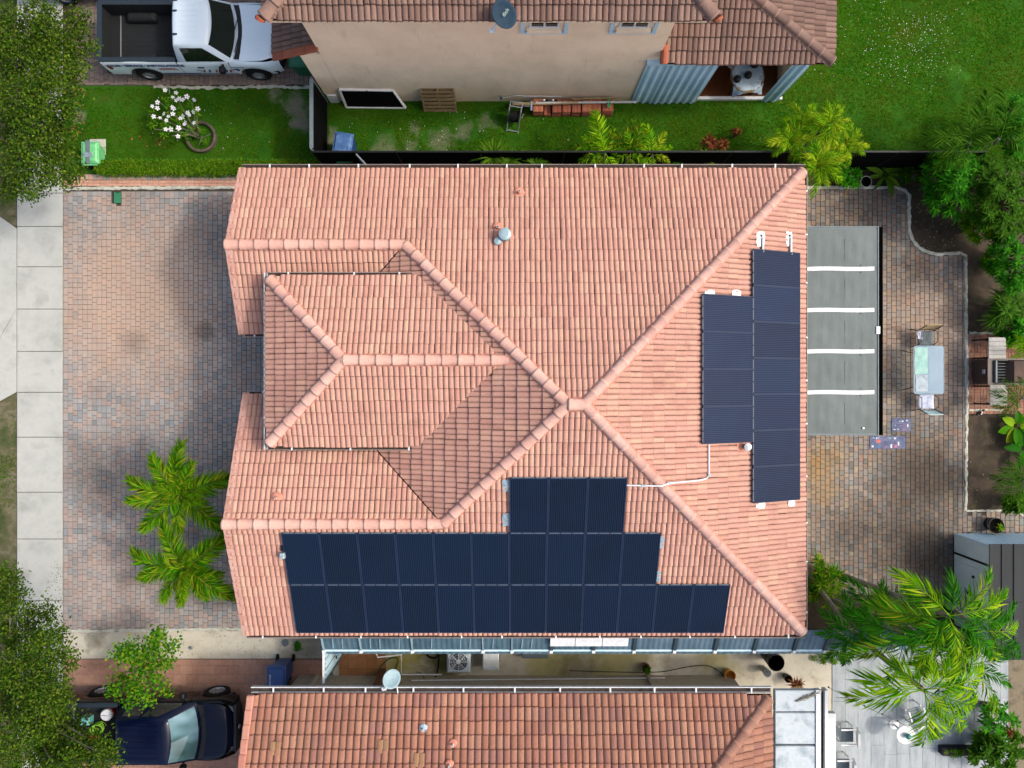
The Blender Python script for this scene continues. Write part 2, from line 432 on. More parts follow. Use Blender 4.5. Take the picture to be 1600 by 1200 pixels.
# sandy strip south of the driveway, and the side passage
def zones_side(t, c):
    w = t.math('MULTIPLY', t.math('SUBTRACT', t.noise(2.2, 5), .5), 1.6)
    for p, r, k in (((625, 1030), .9, .8), ((700, 1030), 1.0, .8), ((860, 1040), 1.2, .6), ((960, 1032), 1.4, .6), ((1120, 1030), .8, .5)):
        c = t.mix(t.math('MULTIPLY', t.spot(W(*p)[:2], r * .3, r, w), k), c, C('#a8a02e'))
    for p, r, k in (((690, 1045), .8, .6), ((560, 1000), 1.2, .5), ((480, 1000), 1.0, .45), ((900, 1050), 1.1, .5), ((150, 1000), .5, .5), ((235, 1005), .6, .4)):
        c = t.mix(t.math('MULTIPLY', t.spot(W(*p)[:2], r * .3, r, w), k), c, C('#4b4636'))
    return c
t = NT('side_passage_concrete'); cc = t.ramp(t.maprange(t.noise(1.5, 8, .7), .3, .7), [C('#a39c86'), C('#c6c0ac'), C('#d3cdbb'), C('#bdb6a0')])
cc = zones_side(t, cc)
sp_ = t.noise(26, 3, .8); cc = t.mix(t.maprange(sp_, .64, .70, 0, .55), cc, C('#4a4436'))
t.bump(t.noise(40, 4), .35); m_side = t.done(cc, .9, 0, .25)
sheet('side_passage', prect(99, 984, 1301, 1200), -.002, m_side)
curb_strip('driveway_kerb', [W(99, 986)[:2], W(382, 983)[:2]], .10, .035, m_curb, dw)
op = MB().sheet(prect(530, 1012, 603, 1060), .004).build('landing', m_joint); op['kind'] = 'structure'
m_landing = pieces('landing_tile', ['#b07a4c', '#a87446', '#b88455'], .7, .3, 1, 12, .15)
lx0, ly1, _ = W(530, 1012); lx1, ly0, _ = W(603, 1060)
for i in range(5):
    for j in range(3):
        a, b = (lx1 - lx0) / 5, (ly1 - ly0) / 3
        MB().bbox(lx0 + i * a + .003, lx0 + (i + 1) * a - .003, ly0 + j * b + .003, ly0 + (j + 1) * b - .003, -.02, .03, .004).build('floor_tile', m_landing, op)

# southern neighbour's driveway of painted slabs
sd = sheet('neighbour_driveway', prect(100, 1029, 520, 1330), .002, m_joint)
x0, y1, _ = W(100, 1030); x1, y0, _ = W(505, 1250)
r = 0; y = y1
while y > y0:
    hgt = .19 if r == 0 else .3; x = x0 - (0 if r % 2 else .19)
    while x < x1:
        MB().bbox(max(x, x0) + .002, min(x + .38, x1) - .002, y - hgt + .002, y - .002, -.02, .018 + random.uniform(-.0015, .0015), .004).build('slab', m_redslab, sd) if min(x + .38, x1) - max(x, x0) > .05 else None
        x += .38
    y -= hgt; r += 1
# northern neighbour's driveway
nd = sheet('north_driveway', prect(118, -220, 512, 134), .001, m_joint)
x0, y1, _ = W(118, -60); x1, y0, _ = W(511, 133)
paver_field(nd, (x0, y0, x1, y1), lambda x, y: True, .155, (.155, .23), m_paver3, nind=300)
curb_strip('paving_edge', [W(240, 136)[:2], W(350, 137)[:2], W(440, 136)[:2], W(485, 137)[:2]], .09, .03, m_curb, nd, jag=.035)

# ------------------------------------------------------------------ rear patio
PATIO = [W(*p)[:2] for p in ((1215, 293), (1400, 293), (1414, 297), (1420, 306), (1420, 362), (1424, 374), (1434, 386), (1446, 393), (1462, 397), (1500, 396), (1508, 400), (1510, 640), (1508, 800), (1590, 800), (1660, 800), (1660, 836), (1490, 836), (1490, 925), (1215, 930))]
pt = sheet('patio', PATIO, .002, m_joint)
paver_field(pt, (W(1215, 0)[0], W(0, 930)[1], W(1620, 0)[0], W(0, 293)[1]), lambda x, y: inpoly(x, y, PATIO), .154, (.154, .23), m_paver2)
curb_strip('mortar_kerb', PATIO[0:12], .10, .045, m_curb, pt)
curb_strip('mortar_kerb', [W(1510, 640)[:2], W(1508, 798)[:2]], .08, .045, m_curb, pt)
curb_strip('mortar_kerb', [W(1508, 798)[:2], W(1588, 797)[:2], W(1597, 806)[:2]], .06, .045, m_curb, pt)
# grill pad of red bricks
gp = sheet('grill_pad', prect(1512, 522, 1640, 640), .003, m_joint)
gx0, gy1, _ = W(1512, 522); gx1, gy0, _ = W(1640, 640)
i = 0; y = gy1
while y > gy0 + .05:
    x = gx0
    while x < gx1:
        if (int((x - gx0) / .2) + int((gy1 - y) / .2)) % 2 == 0:
            for q in (0, .1): MB().bbox(x + .003, x + .197, y - q - .097, y - q - .003, -.02, .03 + random.uniform(-.003, .003), .006).build('brick', m_brickred, gp)
        else:
            for q in (0, .1): MB().bbox(x + q + .003, x + q + .097, y - .197, y - .003, -.02, .03 + random.uniform(-.003, .003), .006).build('brick', m_brickred, gp)
        x += .2
    y -= .2
curb_strip('mortar_kerb', [W(1513, 520)[:2], W(1560, 521)[:2]], .07, .04, m_curb, gp)
curb_strip('mortar_kerb', [W(1513, 641)[:2], W(1566, 640)[:2]], .07, .04, m_curb, gp)
# pale paving of the neighbour's yard to the south-east: long boards
m_pale = mottled('pale_paving', ['#8d979c', '#9ea7ab', '#b0b8bb', '#98a1a5'], 1.0, .8, .15, 60, stretch=(3, .6, 1))
sheet('yard_paving', prect(1300, 1008, 1575, 1330), .001, m_joint)
yp = bpy.data.objects['yard_paving']; x0, y1, _ = W(1300, 1009); x1, y0, _ = W(1575, 1290)
x = x0
while x < x1 - .05:
    y = y1 + random.uniform(0, .5)
    while y > y0:
        l = random.choice((.9, 1.2, 1.5)); a, b = max(y - l, y0), min(y, y1)
        if b - a > .05: MB().bbox(x + .002, min(x + .42, x1) - .002, a + .002, b - .002, -.02, .02 + random.uniform(-.001, .001), .004).build('paving_board', m_pale, yp)
        y -= l
    x += .42
sheet('planting_strip', prect(1575, 1010, 1720, 1330), .003, mottled('strip_dirt', ['#6d6351', '#877b65', '#5a5242'], 2, .95, .4, 40))
# ------------------------------------------------------------------ tiled roofs
def tile_extra(t, c):
    # lichen and grime in short streaks
    n = t.noise(2.3, 6, .7); c = t.mix(t.maprange(n, .54, .76, 0, .36), c, C('#74503f'))
    n = t.noise(.55, 8, .75); c = t.mix(t.maprange(n, .52, .72, 0, .22), c, C('#8a6552'))
    return c
m_tile = pieces('roof_tile_pink', ['#cf9e8c', '#d3a391', '#cb9887', '#d6a892', '#cf9e8d', '#c79484', '#d8ac95', '#cc9b8b', '#d1a08e'], .85, .16, .5, 22, .2, 90, extra=tile_extra)
m_cap = pieces('ridge_tile_pink', ['#d4a698', '#d9ae9f', '#cd9d8f', '#dcb5a7', '#d1a392'], .8, .10, .6, 14, .2, 90)
m_mortar = mottled('red_mortar', ['#b9745f', '#c98570', '#d39580'], 8, .9, .4, 60)
m_tile_s = pieces('roof_tile_orange', ['#a87560', '#b07e69', '#9d6b58', '#b78870', '#a6725f', '#9a6d62', '#ad806b'], .85, .32, .6, 20, .25, 90, extra=tile_extra)
m_cap_s = pieces('ridge_tile_orange', ['#ab7e6a', '#b58873', '#a27563'], .8, .15, .6, 14, .2, 90)
m_tile_n = pieces('roof_tile_brown', ['#7d6257', '#8d7266', '#6f574e', '#96796b', '#84685d', '#795f54'], .85, .3, .6, 20, .25, 90, extra=tile_extra)
m_cap_n = pieces('ridge_tile_brown', ['#8b6f63', '#94786b', '#7f655a'], .8, .15, .6, 14, .2, 90)
m_deck = plain('roof_underlay', '#3a2019', .95, spec=.1)
m_stucco_n = None

def clip_poly(P, hp):
    """clip a 3-D polygon by vertical half-planes (nx, ny, d): keep nx*x+ny*y <= d"""
    for nx, ny, d in hp:
        out = []; n = len(P)
        for i in range(n):
            a, b = P[i], P[(i + 1) % n]; da = nx * a[0] + ny * a[1] - d; db = nx * b[0] + ny * b[1] - d
            if da <= 0: out.append(a)
            if (da < 0 < db) or (db < 0 < da):
                t = da / (da - db); out.append(tuple(a[k] + (b[k] - a[k]) * t for k in range(3)))
        P = out
        if len(P) < 3: return []
    return P
def half_planes(poly, gaps):
    area = sum(poly[i][0] * poly[(i + 1) % len(poly)][1] - poly[(i + 1) % len(poly)][0] * poly[i][1] for i in range(len(poly)))
    if area < 0: poly = poly[::-1]; gaps = gaps[::-1][1:] + gaps[::-1][:1]
    hp = []
    for i in range(len(poly)):
        a, b = poly[i], poly[(i + 1) % len(poly)]; dx, dy = b[0] - a[0], b[1] - a[1]; L = math.hypot(dx, dy)
        nx, ny = dy / L, -dx / L; hp.append((nx, ny, nx * a[0] + ny * a[1] - gaps[i]))
    return hp
TS = (.015, .055, .28, .5, .72, .945, .985)
# front edge faces of a tile take a darker palette, drawing the course lines
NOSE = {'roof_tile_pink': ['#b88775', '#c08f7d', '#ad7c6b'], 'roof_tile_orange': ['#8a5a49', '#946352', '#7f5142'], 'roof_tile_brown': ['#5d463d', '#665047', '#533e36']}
class Roof:
    def __init__(s, mat, pitch=.14, expo=.34, slope=.4167, amp=.05):
        s.mat, s.p, s.e, s.s, s.amp = mat, pitch, expo, slope, amp
        s.tiles = []; s.cut = MB(); s.cutm = []; s.deck = MB(); s.meshes = []
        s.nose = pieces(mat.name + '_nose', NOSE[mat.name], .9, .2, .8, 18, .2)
    def face(s, poly, eave, up, z0, u0=0, gaps=None, slope=None, skip=None, vstart=-.05, deck=True, dz=0):
        """poly: convex plan polygon; eave: a plan point on the eave line at height z0; up: unit plan vector up the slope"""
        sl = slope or s.s; ux, uy = up[1], -up[0]; eh = s.e / math.hypot(1, sl)
        gaps = gaps or [0] * len(poly); hp = half_planes(list(poly), list(gaps))
        zf = lambda x, y: z0 + sl * ((x - eave[0]) * up[0] + (y - eave[1]) * up[1])
        if deck: s.deck.sheet([(x, y, zf(x, y) - .03 + dz) for x, y in poly], 0)
        us = [x * ux + y * uy for x, y in poly]; vs_ = [(x - eave[0]) * up[0] + (y - eave[1]) * up[1] for x, y in poly]
        prof = lambda t: -.016 if t in (TS[0], TS[-1]) else s.amp * (1 - .8 * abs(2 * t - 1) ** 2.6)
        def pt(u, v, h):        # plan from (u along the eave, v up the slope)
            e0 = eave[0] * ux + eave[1] * uy
            x = eave[0] + (u - e0) * ux + v * up[0]; y = eave[1] + (u - e0) * uy + v * up[1]
            return (x, y, z0 + sl * v + h + dz)
        def roll(u, v, j):
            V = []
            for t in TS: V.append(pt(u + t * s.p, v + .019, prof(t) + .034 + j))
            for t in TS: V.append(pt(u + t * s.p, v + eh + .03, prof(t) - .006 + j))
            for t in TS: V.append(pt(u + t * s.p, v, (prof(t) * .97 + .012 if prof(t) > 0 else prof(t)) + j))
            n = len(TS); Fc = []
            for i in range(n - 1):
                Fc.append([i, i + 1, n + i + 1, n + i]); Fc.append([2 * n + i, 2 * n + i + 1, i + 1, i])
            return V, Fc
        # the shared mesh of a whole two-roll tile of this face
        o = pt(0, 0, 0); V = []; Fc = []
        for k in (0, 1):
            a, b = roll(k * s.p, 0, 0); kk = len(V); V += [(q[0] - o[0], q[1] - o[1], q[2] - o[2]) for q in a]; Fc += [[i + kk for i in f] for f in b]
        me_i = len(s.meshes); s.meshes.append((V, Fc))
        nu0 = math.floor((min(us) - u0) / (2 * s.p)) - 1; nu1 = math.ceil((max(us) - u0) / (2 * s.p)) + 1
        r = 0
        while vstart + r * eh < max(vs_):
            v = vstart + r * eh; r += 1
            for i in range(nu0, nu1):
                u = u0 + i * 2 * s.p
                ins = 0; C4 = [pt(u + a * s.p * 2, v + b * (eh + .02), 0) for a in (0, 1) for b in (0, 1)]
                mn = [max(nx * q[0] + ny * q[1] - d for q in C4) for nx, ny, d in hp]
                mx_ = [min(nx * q[0] + ny * q[1] - d for q in C4) for nx, ny, d in hp]
                if any(q > 0 for q in mx_): continue
                c = pt(u + s.p, v + eh / 2, 0)
                if skip and skip(c[0], c[1]): continue
                j = random.uniform(-.004, .004)
                full = all(q <= .012 for q in mn) or (all(q <= .012 for k, q in enumerate(mn) if abs(hp[k][0] * up[0] + hp[k][1] * up[1] + 1) > 1e-3) and r == 1)
                if full:
                    o = pt(u + random.uniform(-.007, .007), v + random.uniform(-.009, .009), j); d2 = o[0] ** 2 + o[1] ** 2 + (H - o[2]) ** 2
                    n = Vector((-sl * up[0], -sl * up[1], 1)).normalized(); view = Vector((-o[0], -o[1], H - o[2])).normalized()
                    s.tiles.append((-(n.dot(view)) / d2, me_i, o))
                else:
                    for k in (0, 1):
                        a, b = roll(u + k * s.p, v, j); kk = None; base = len(s.cut.v); idx = {}
                        for fi, f in enumerate(b):
                            P = clip_poly([a[q] for q in f], hp)
                            if len(P) >= 3:
                                ii = []
                                for q in P:
                                    key = (round(q[0], 4), round(q[1], 4), round(q[2], 4))
                                    if key not in idx: idx[key] = len(s.cut.v); s.cut.v.append(q)
                                    ii.append(idx[key])
                                ii2 = [x for n_, x in enumerate(ii) if x != ii[n_ - 1]]
                                if len(set(ii2)) >= 3 and len(set(ii2)) == len(ii2): s.cut.f.append(ii2); s.cutm.append(fi % 2)
    def build(s, house, name='roof', nind=300):
        rf = s.deck.build(name, m_deck, house); org = Vector(house.location)
        mes = [mesh_np('roof_tile', V, Fc, s.mat) for V, Fc in s.meshes]
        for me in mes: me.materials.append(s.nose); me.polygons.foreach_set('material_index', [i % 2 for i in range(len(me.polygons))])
        s.tiles.sort(key=lambda q: q[0])
        for _, mi, o in s.tiles[:nind]:
            obj('roof_tile', mes[mi], rf, Vector(o) - org)
        for _, mi, o in s.tiles[nind:]:
            V, Fc = s.meshes[mi]; k = len(s.cut.v)
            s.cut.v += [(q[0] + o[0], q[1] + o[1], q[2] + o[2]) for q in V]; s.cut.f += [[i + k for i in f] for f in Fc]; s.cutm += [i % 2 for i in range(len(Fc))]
        if s.cut.v:
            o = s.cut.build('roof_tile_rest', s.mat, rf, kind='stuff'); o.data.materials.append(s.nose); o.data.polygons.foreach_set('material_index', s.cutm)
        return rf
_cap_cache = {}
def caps(roof, house, a, b, mat, r=.135, step=.40, drop=.4167, mortar=True, lift=.03, jag=.035, mm=None, flat=.72):
    """half-round ridge tiles from the low end a to the high end b; drop: fall of the roof sideways"""
    a, b = Vector(a), Vector(b); d = b - a; L = d.length; d.normalize()
    n = max(1, round(L / step)); st = L / n; org = Vector(house.location)
    key = (mat.name, round(st, 3), r)
    if key not in _cap_cache:
        V = []; Fc = []; K = 9; prof = [(0, r + .004, -.006), (0, r + .012, 0), (.05, r + .01, 0), (.055, r + .002, 0), (st + .05, r - .014, 0)]
        for x, rr, _ in prof:
            for j in range(K):
                t = math.pi * j / (K - 1); V.append((x, rr * math.cos(t), rr * math.sin(t) * flat))
        for i in range(len(prof) - 1):
            for j in range(K - 1): Fc.append([i * K + j, i * K + j + 1, (i + 1) * K + j + 1, (i + 1) * K + j])
        Fc.append([j for j in range(K)])
        _cap_cache[key] = mesh_np('ridge_tile', V, Fc, mat, True)
    yaw = math.atan2(d.y, d.x); pit = math.asin(d.z)
    for i in range(n):
        p = a + d * (i * st) - org + Vector((0, 0, lift + random.uniform(-.004, .004)))
        obj('ridge_tile', _cap_cache[key], roof, p, (random.gauss(0, .01), -pit - .02, yaw + random.gauss(0, .012)))
    if mortar:
        side = Vector((-d.y, d.x, 0)).normalized(); rows = []
        m = max(2, int(L / .05)); mb = MB()
        for i in range(m + 1):
            p = a + d * (L * i / m); w1 = r + .022 + random.random() * jag; w2 = r + .022 + random.random() * jag
            rows.append([p + side * w1 + Vector((0, 0, -drop * w1 + .03)), p + side * (w1 - .05) + Vector((0, 0, -drop * (w1 - .05) + .075)), p + Vector((0, 0, .07)),
                         p - side * (w2 - .05) + Vector((0, 0, -drop * (w2 - .05) + .075)), p - side * w2 + Vector((0, 0, -drop * w2 + .03))])
        mb.grid(rows).build('mortar', mm or m_mortar, roof)
def gutter(house, a, b, out, depth=.09, w=.10, mat=None, nbr=1.25, lipmat=None, z=-.02):
    """open channel along the eave a-b; out = plan unit vector away from the house"""
    a, b, o = Vector(a), Vector(b), Vector((out[0], out[1], 0)); up = Vector((0, 0, 1)); mat = mat or m_gutter
    pr = [(0.0, 0), (0.0, -depth), (w, -depth), (w + .01, .012), (w + .03, .012), (w + .02, -depth - .02), (-.006, -depth - .02), (-.006, .0)]
    mb = MB(); k = len(pr)
    V = [tuple(e + o * q[0] + up * (q[1] + z)) for e in (a, b) for q in pr]
    g = MB().raw(V, [[i, (i + 1) % k, k + (i + 1) % k, k + i] for i in range(k)]).build('gutter', mat, house)
    MB().sheet([tuple(a + up * (z - depth + .004) + o * .002), tuple(b + up * (z - depth + .004) + o * .002), tuple(b + up * (z - depth + .004) + o * (w - .002)), tuple(a + up * (z - depth + .004) + o * (w - .002))], 0).build('gutter_bed', m_gutter_in, g)
    L = (b - a).length; n = max(1, int(L / nbr)); d = (b - a).normalized()
    for i in range(n):
        p = a + d * (L * (i + .5 + random.uniform(-.15, .15)) / n) + up * (z + .016)
        MB().obox(p + o * (w / 2 + .01), o * (w / 2 + .022), d * .022, up * .006).build('gutter_bracket', lipmat or m_whitemetal, g)
    return g

# ------------------------------------------------------------------ the main house
S = .4167
EV = 3.0; NY, SY, EX = 6.07, -7.07, 8.27
PW, PE, PZ = 1.37, 1.75, EV + S * 6.57
AR, BR = 3.76, -3.69; AZ, BZ = EV + S * (NY - AR), EV + S * (BR - SY)
AX, BX = PW - (PZ - AZ) / S, PW - (PZ - BZ) / S
AW, BW = -7.70, -7.58
AE, BE = AR - (NY - AR), BR + (BR - SY)          # inner eaves of the two front gables
EZ = 4.15; EN, ES, EW = 2.87, -1.65, -6.54; EM = (EN + ES) / 2; EH = (EN - ES) / 2; ERZ = EZ + S * EH
def wx(z): return PW - (PZ - z) / S              # where the west slope has height z
house = thing('main_house', 'single storey house with pink tiled hip roof carrying the solar panels', 'house', (0, 0, 0))
m_wall = mottled('house_stucco', ['#b9aa98', '#c7b8a5', '#d0c2b0'], 2, .9, .3, 60)
MB().box(-7.2, 7.75, NY - 2 * (NY - AR) + .5, NY - .55, 0, 2.9).build('wall', m_wall, house)
MB().box(-7.1, 7.75, SY + .55, BE - .5, 0, 2.9).build('wall', m_wall, house)
MB().box(-4.6, 7.74, BE - .5, AE + .5, 0, 2.9).build('wall', m_wall, house)
MB().box(-5.6, -2.6, ES + .45, EN - .45, 2.9, EZ - .05).build('entry_wall', m_wall, house)
for yy in (ES + .55, EN - .55): MB().box(-6.2, -5.9, yy - .15, yy + .15, 0, EZ - .05).build('entry_column', m_wall, house)
R = Roof(m_tile)
v = .016
R.face([(EX, NY), (PE, -.5), (PW, -.5), (AX, AR), (AX, NY)], (0, NY), (0, -1), EV, u0=AX * -1, gaps=[.02, 0, .02, 0, 0])
R.face([(AX, AR), (AW, AR), (AW, NY), (AX, NY)], (0, NY), (0, -1), EV, u0=AX * -1)
R.face([(EX, SY), (PE, -.5), (PW, -.5), (BX, BR), (BX, SY)], (0, SY), (0, 1), EV, u0=BX, gaps=[.02, 0, .02, 0, 0])
R.face([(BX, BR), (BW, BR), (BW, SY), (BX, SY)], (0, SY), (0, 1), EV, u0=BX)
R.face([(EX, NY), (EX, SY), (PE, -.5)], (EX, 0), (-1, 0), EV, u0=.03, gaps=[0, .02, .02])
hid = lambda x, y: x < -2.75 and ES + .35 < y < EN - .35
R.face([(PW, -.5), (AX, AR), (AX - (AR - AE), AE), (BX - (BE - BR), BE), (BX, BR)], (wx(EV), 0), (1, 0), EV, u0=.05, gaps=[.02, v, 0, v, .02], skip=hid, vstart=-.02 + .34 * .923 * 4)
hid2 = lambda x, y: x > -5.9 and ES + .35 < y < EN - .35
R.face([(AW, AR), (AX, AR), (AX - (AR - AE), AE), (AW, AE)], (0, AE), (0, 1), EV, u0=AW, gaps=[0, v, 0, 0], skip=hid2)
R.face([(BW, BR), (BX, BR), (BX - (BE - BR), BE), (BW, BE)], (0, BE), (0, -1), EV, u0=-BW, gaps=[0, v, 0, 0], skip=hid2)
ex0, ex1 = wx(EZ), wx(ERZ)
R.face([(EW, EN), (EW + EH, EM), (ex1, EM), (ex0, EN)], (0, EN), (0, -1), EZ, u0=.02, gaps=[.02, 0, v, 0])
R.face([(EW, ES), (EW + EH, EM), (ex1, EM), (ex0, ES)], (0, ES), (0, 1), EZ, u0=.05, gaps=[.02, 0, v, 0])
R.face([(EW, EN), (EW, ES), (EW + EH, EM)], (EW, 0), (1, 0), EZ, u0=.04, gaps=[0, .02, .02])
rf = R.build(house)
hd = S * .7071
caps(rf, house, (EX - .05, NY - .05, EV + .02), (PE, -.5, PZ), m_cap, drop=hd)
caps(rf, house, (EX - .05, SY + .05, EV + .02), (PE, -.5, PZ), m_cap, drop=hd)
caps(rf, house, (AX, AR, AZ), (PW, -.5, PZ), m_cap, drop=hd)
caps(rf, house, (BX, BR, BZ), (PW, -.5, PZ), m_cap, drop=hd)
caps(rf, house, (PW + .0, -.5, PZ + .015), (PE - .0, -.5, PZ + .03), m_cap, r=.145, step=.6)
caps(rf, house, (AW - .04, AR, AZ), (AX, AR, AZ), m_cap)
caps(rf, house, (BW - .04, BR, BZ), (BX, BR, BZ), m_cap)
caps(rf, house, (EW + .06, EN - .06, EZ + .02), (EW + EH, EM, ERZ), m_cap, drop=hd)
caps(rf, house, (EW + .06, ES + .06, EZ + .02), (EW + EH, EM, ERZ), m_cap, drop=hd)
caps(rf, house, (EW + EH, EM, ERZ), (ex1 + .06, EM, ERZ), m_cap)
MB().obox((ex1 + .13, EM - .03, ERZ + .06), (.12, .02, .02), (-.03, .14, 0), (0, 0, .05)).build('mortar', m_mortar, rf)
# rake tiles along the two front gables
m_rake = pieces('rake_tile_pink', ['#d3a08f', '#daab9b', '#c99484', '#dcb3a4'], .85, .15, .6, 14, .2, 90)
def rake(x, ya, za, yb, zb, n):
    for i in range(n):
        t0, t1 = i / n, (i + 1.1) / n
        p = Vector((x, ya + (yb - ya) * t0, za + (zb - za) * t0)); q = Vector((x, ya + (yb - ya) * t1, za + (zb - za) * t1 - .03))
        d = (q - p) / 2; c = (p + q) / 2; up = Vector((1, 0, 0)).cross(d).normalized(); up = up if up.z > 0 else -up
        mb = MB().obox(c + up * .05 + Vector((.075, 0, 0)), d, Vector((.085, 0, 0)), up * .016)
        mb.obox(c - up * .03 + Vector((-.02, 0, 0)), d, Vector((.014, 0, 0)), up * .095)
        mb.build('rake_tile', m_rake, rf)
for x, r_, rz, lo, hi in ((AW, AR, AZ, AE, NY), (BW, BR, BZ, SY, BE)):
    rake(x, r_, rz, lo, EV, 7 if x == AW else 10); rake(x, r_, rz, hi, EV, 7 if x == AW else 10)
    MB().prism([(x + .02, lo + .2), (x + .12, lo + .2), (x + .12, hi - .2), (x + .02, hi - .2)], 2.75, 2.99).build('fascia', m_wall, house)
    MB().raw([(x + .25, lo + .2, 2.9), (x + .25, hi - .2, 2.9), (x + .25, r_, rz - .12)], [[0, 1, 2]]).build('gable_wall', m_wall, house)
gutter(house, (AW + .05, NY + .03, EV), (EX + .05, NY + .03, EV), (0, 1))
gutter(house, (BW + .05, SY - .03, EV), (EX + .05, SY - .03, EV), (0, -1), w=.07)
gutter(house, (EX + .02, SY, EV), (EX + .02, NY, EV), (1, 0), w=.05)
gutter(house, (EW, EN + .02, EZ), (ex0 + .2, EN + .02, EZ), (0, 1), w=.07)
gutter(house, (EW, ES - .02, EZ), (ex0 + .2, ES - .02, EZ), (0, -1), w=.07)
gutter(house, (EW - .02, ES - .1, EZ), (EW - .02, EN + .1, EZ), (-1, 0), w=.04, mat=m_whitemetal)
gutter(house, (AW + .1, AE - .02, EV), (-5.2, AE - .02, EV), (0, -1), w=.06, nbr=.6)
gutter(house, (BW + .1, BE + .02, EV), (-5.2, BE + .02, EV), (0, 1), w=.06, nbr=.6)

# roof penetrations
def zS(y): return EV + S * (y - SY)
def zN(y): return EV + S * (NY - y)
def zE(x): return EV + S * (EX - x)
m_flash = mottled('orange_flashing', ['#cc7f68', '#d8937c', '#bf725c'], 9, .8)
def find(px, py, zf):                              # the roof point seen at a pixel
    z = 3.5
    for _ in range(40):
        x, y, _z = W(px, py, z); z = .5 * z + .5 * zf(x, y)
    return Vector((x, y, z))
fN = lambda x, y: zN(y); fS = lambda x, y: zS(y); fE = lambda x, y: zE(x); fBn = lambda x, y: EV + S * (BE - y)
m_pipe = plain('vent_pipe_white', '#d9d3cd', .5); m_ventblue = plain('vent_blue_metal', '#9db9c0', .4, metal=.2)
def pipe(p, r=.035, h=.28, fl=.16):
    mb = MB(); mb.lathe([(r, -.1), (r, h), (r * .7, h), (r * .7, h - .1)], p, 12)
    o = mb.build('vent_pipe', m_pipe, house)
    MB().lathe([(r * .68, h - .09), (0.001, h - .09)], p, 12).build('pipe_bore', m_dark, o)
    MB().lathe([(fl, .055), (fl * .8, .075), (r * 1.6, .09), (r * 1.05, .16)], p, 9).build('flashing', m_flash, o)
pipe(find(778, 357, fN) + Vector((0, 0, 0))); pipe(find(811, 302, fN)); pipe(find(434, 777, fBn), .03, .22)
p = find(788, 372, fN)
mb = MB().tube([p + Vector((-.02, -.14, -.05)), p + Vector((-.02, -.14, .20)), p + Vector((-.06, -.10, .32)), p + Vector((-.12, -.04, .30))], [.09, .09, .09, .10], 12)
vo = MB().lathe([(.17, -.05), (.17, .30), (.165, .33), (.10, .35), (.001, .355)], (p.x + .02, p.y + .05, p.z), 18).build('exhaust_vent', m_ventblue, house, smooth=False)
MB().lathe([(.08, -.05), (.08, .18), (.10, .18), (.10, .22), (.001, .24)], (p.x - .17, p.y - .12, p.z), 14).build('vent_cap', m_ventblue, vo)
MB().lathe([(.28, .05), (.22, .075), (.15, .085)], (p.x, p.y - .02, p.z), 11).build('flashing', m_flash, vo)
p = find(1163, 697, fE)
vo = MB().lathe([(.07, -.05), (.07, .22), (.10, .22), (.10, .30), (.001, .31)], p, 14).build('exhaust_vent', m_steel, house)
MB().obox(p + Vector((-.14, 0, .06 + .14 * S)), (.12, 0, -.12 * S), (0, .11, 0), (0, 0, .012)).build('flashing', m_flash, vo)

# ------------------------------------------------------------------ solar panels
t = NT('solar_cells'); tc = t.add('ShaderNodeTexCoord'); sep = t.add('ShaderNodeSeparateXYZ'); t.link(tc.outputs['Object'], sep.inputs[0])
ln = t.math('FRACT', t.math('MULTIPLY', sep.outputs[0], 1 / .0495)); line = t.math('LESS_THAN', t.math('ABSOLUTE', t.math('SUBTRACT', ln, .5)), .085)
cl = t.math('FRACT', t.math('MULTIPLY', sep.outputs[1], 1 / .1585)); gapm = t.math('LESS_THAN', t.math('ABSOLUTE', t.math('SUBTRACT', cl, .5)), .012)
oi = t.add('ShaderNodeObjectInfo')
base = t.ramp(t.math('ADD', t.math('MULTIPLY', t.noise(1.5, 3), .3), t.math('MULTIPLY', oi.outputs['Random'], .7)), [C('#0a1422'), C('#0e1d34'), C('#0b182a'), C('#11223c')])
c = t.mix(t.math('MULTIPLY', line, .24), base, C('#5f7895')); c = t.mix(t.math('MULTIPLY', gapm, .35), c, C('#0a1220'))
m_cells = t.done(c, .4, 0, .06)
m_pframe = plain('panel_frame', '#22324c', .6, spec=.15); m_alu = plain('aluminium', '#aeb4b8', .4, metal=.6); m_alu2 = plain('dull_aluminium', '#7d8790', .6)
m_cells_e = m_cells.copy(); m_cells_e.name = 'solar_cells_blue'
for n_ in m_cells_e.node_tree.nodes:
    if n_.type == 'VALTORGB':
        for e_, q_ in zip(n_.color_ramp.elements, ('#0f1a30', '#162644', '#121f39', '#1a2c4e')): e_.color = C(q_)
def panel(origin, ax, ay, nrm, label, group, cells=None):
    """origin: lower-left corner; ax across (1.0 m), ay up the slope (1.65 m)"""
    ax, ay, nrm = Vector(ax), Vector(ay), Vector(nrm)
    t_ = thing('solar_panel', label, 'solar panel', origin, group=group)
    t_.rotation_euler = Matrix((ax, ay, nrm)).transposed().to_euler()
    w, l = .988, 1.652
    fr = MB()
    for x0, x1, y0, y1 in ((0, .03, 0, l), (w - .03, w, 0, l), (.03, w - .03, 0, .03), (.03, w - .03, l - .03, l)): fr.box(x0, x1, y0, y1, -.035, .004)
    fr.build('frame', m_pframe, t_, local=True)
    MB().box(.03, w - .03, .03, l - .03, -.02, -.002).build('cell_sheet', cells or m_cells, t_, local=True)
    for k in range(3): MB().box(.05 + k * .31, .05 + k * .31 + .27, l + .001, l + .011, -.03, .005).build('edge_clip', m_alu2, t_, local=True)
    return t_
cs = 1 / math.hypot(1, S); OFF = .13
def ordinal(i): return ('first', 'second', 'third', 'fourth', 'fifth', 'sixth', 'seventh', 'eighth', 'ninth', 'tenth', 'eleventh', 'twelfth')[i]
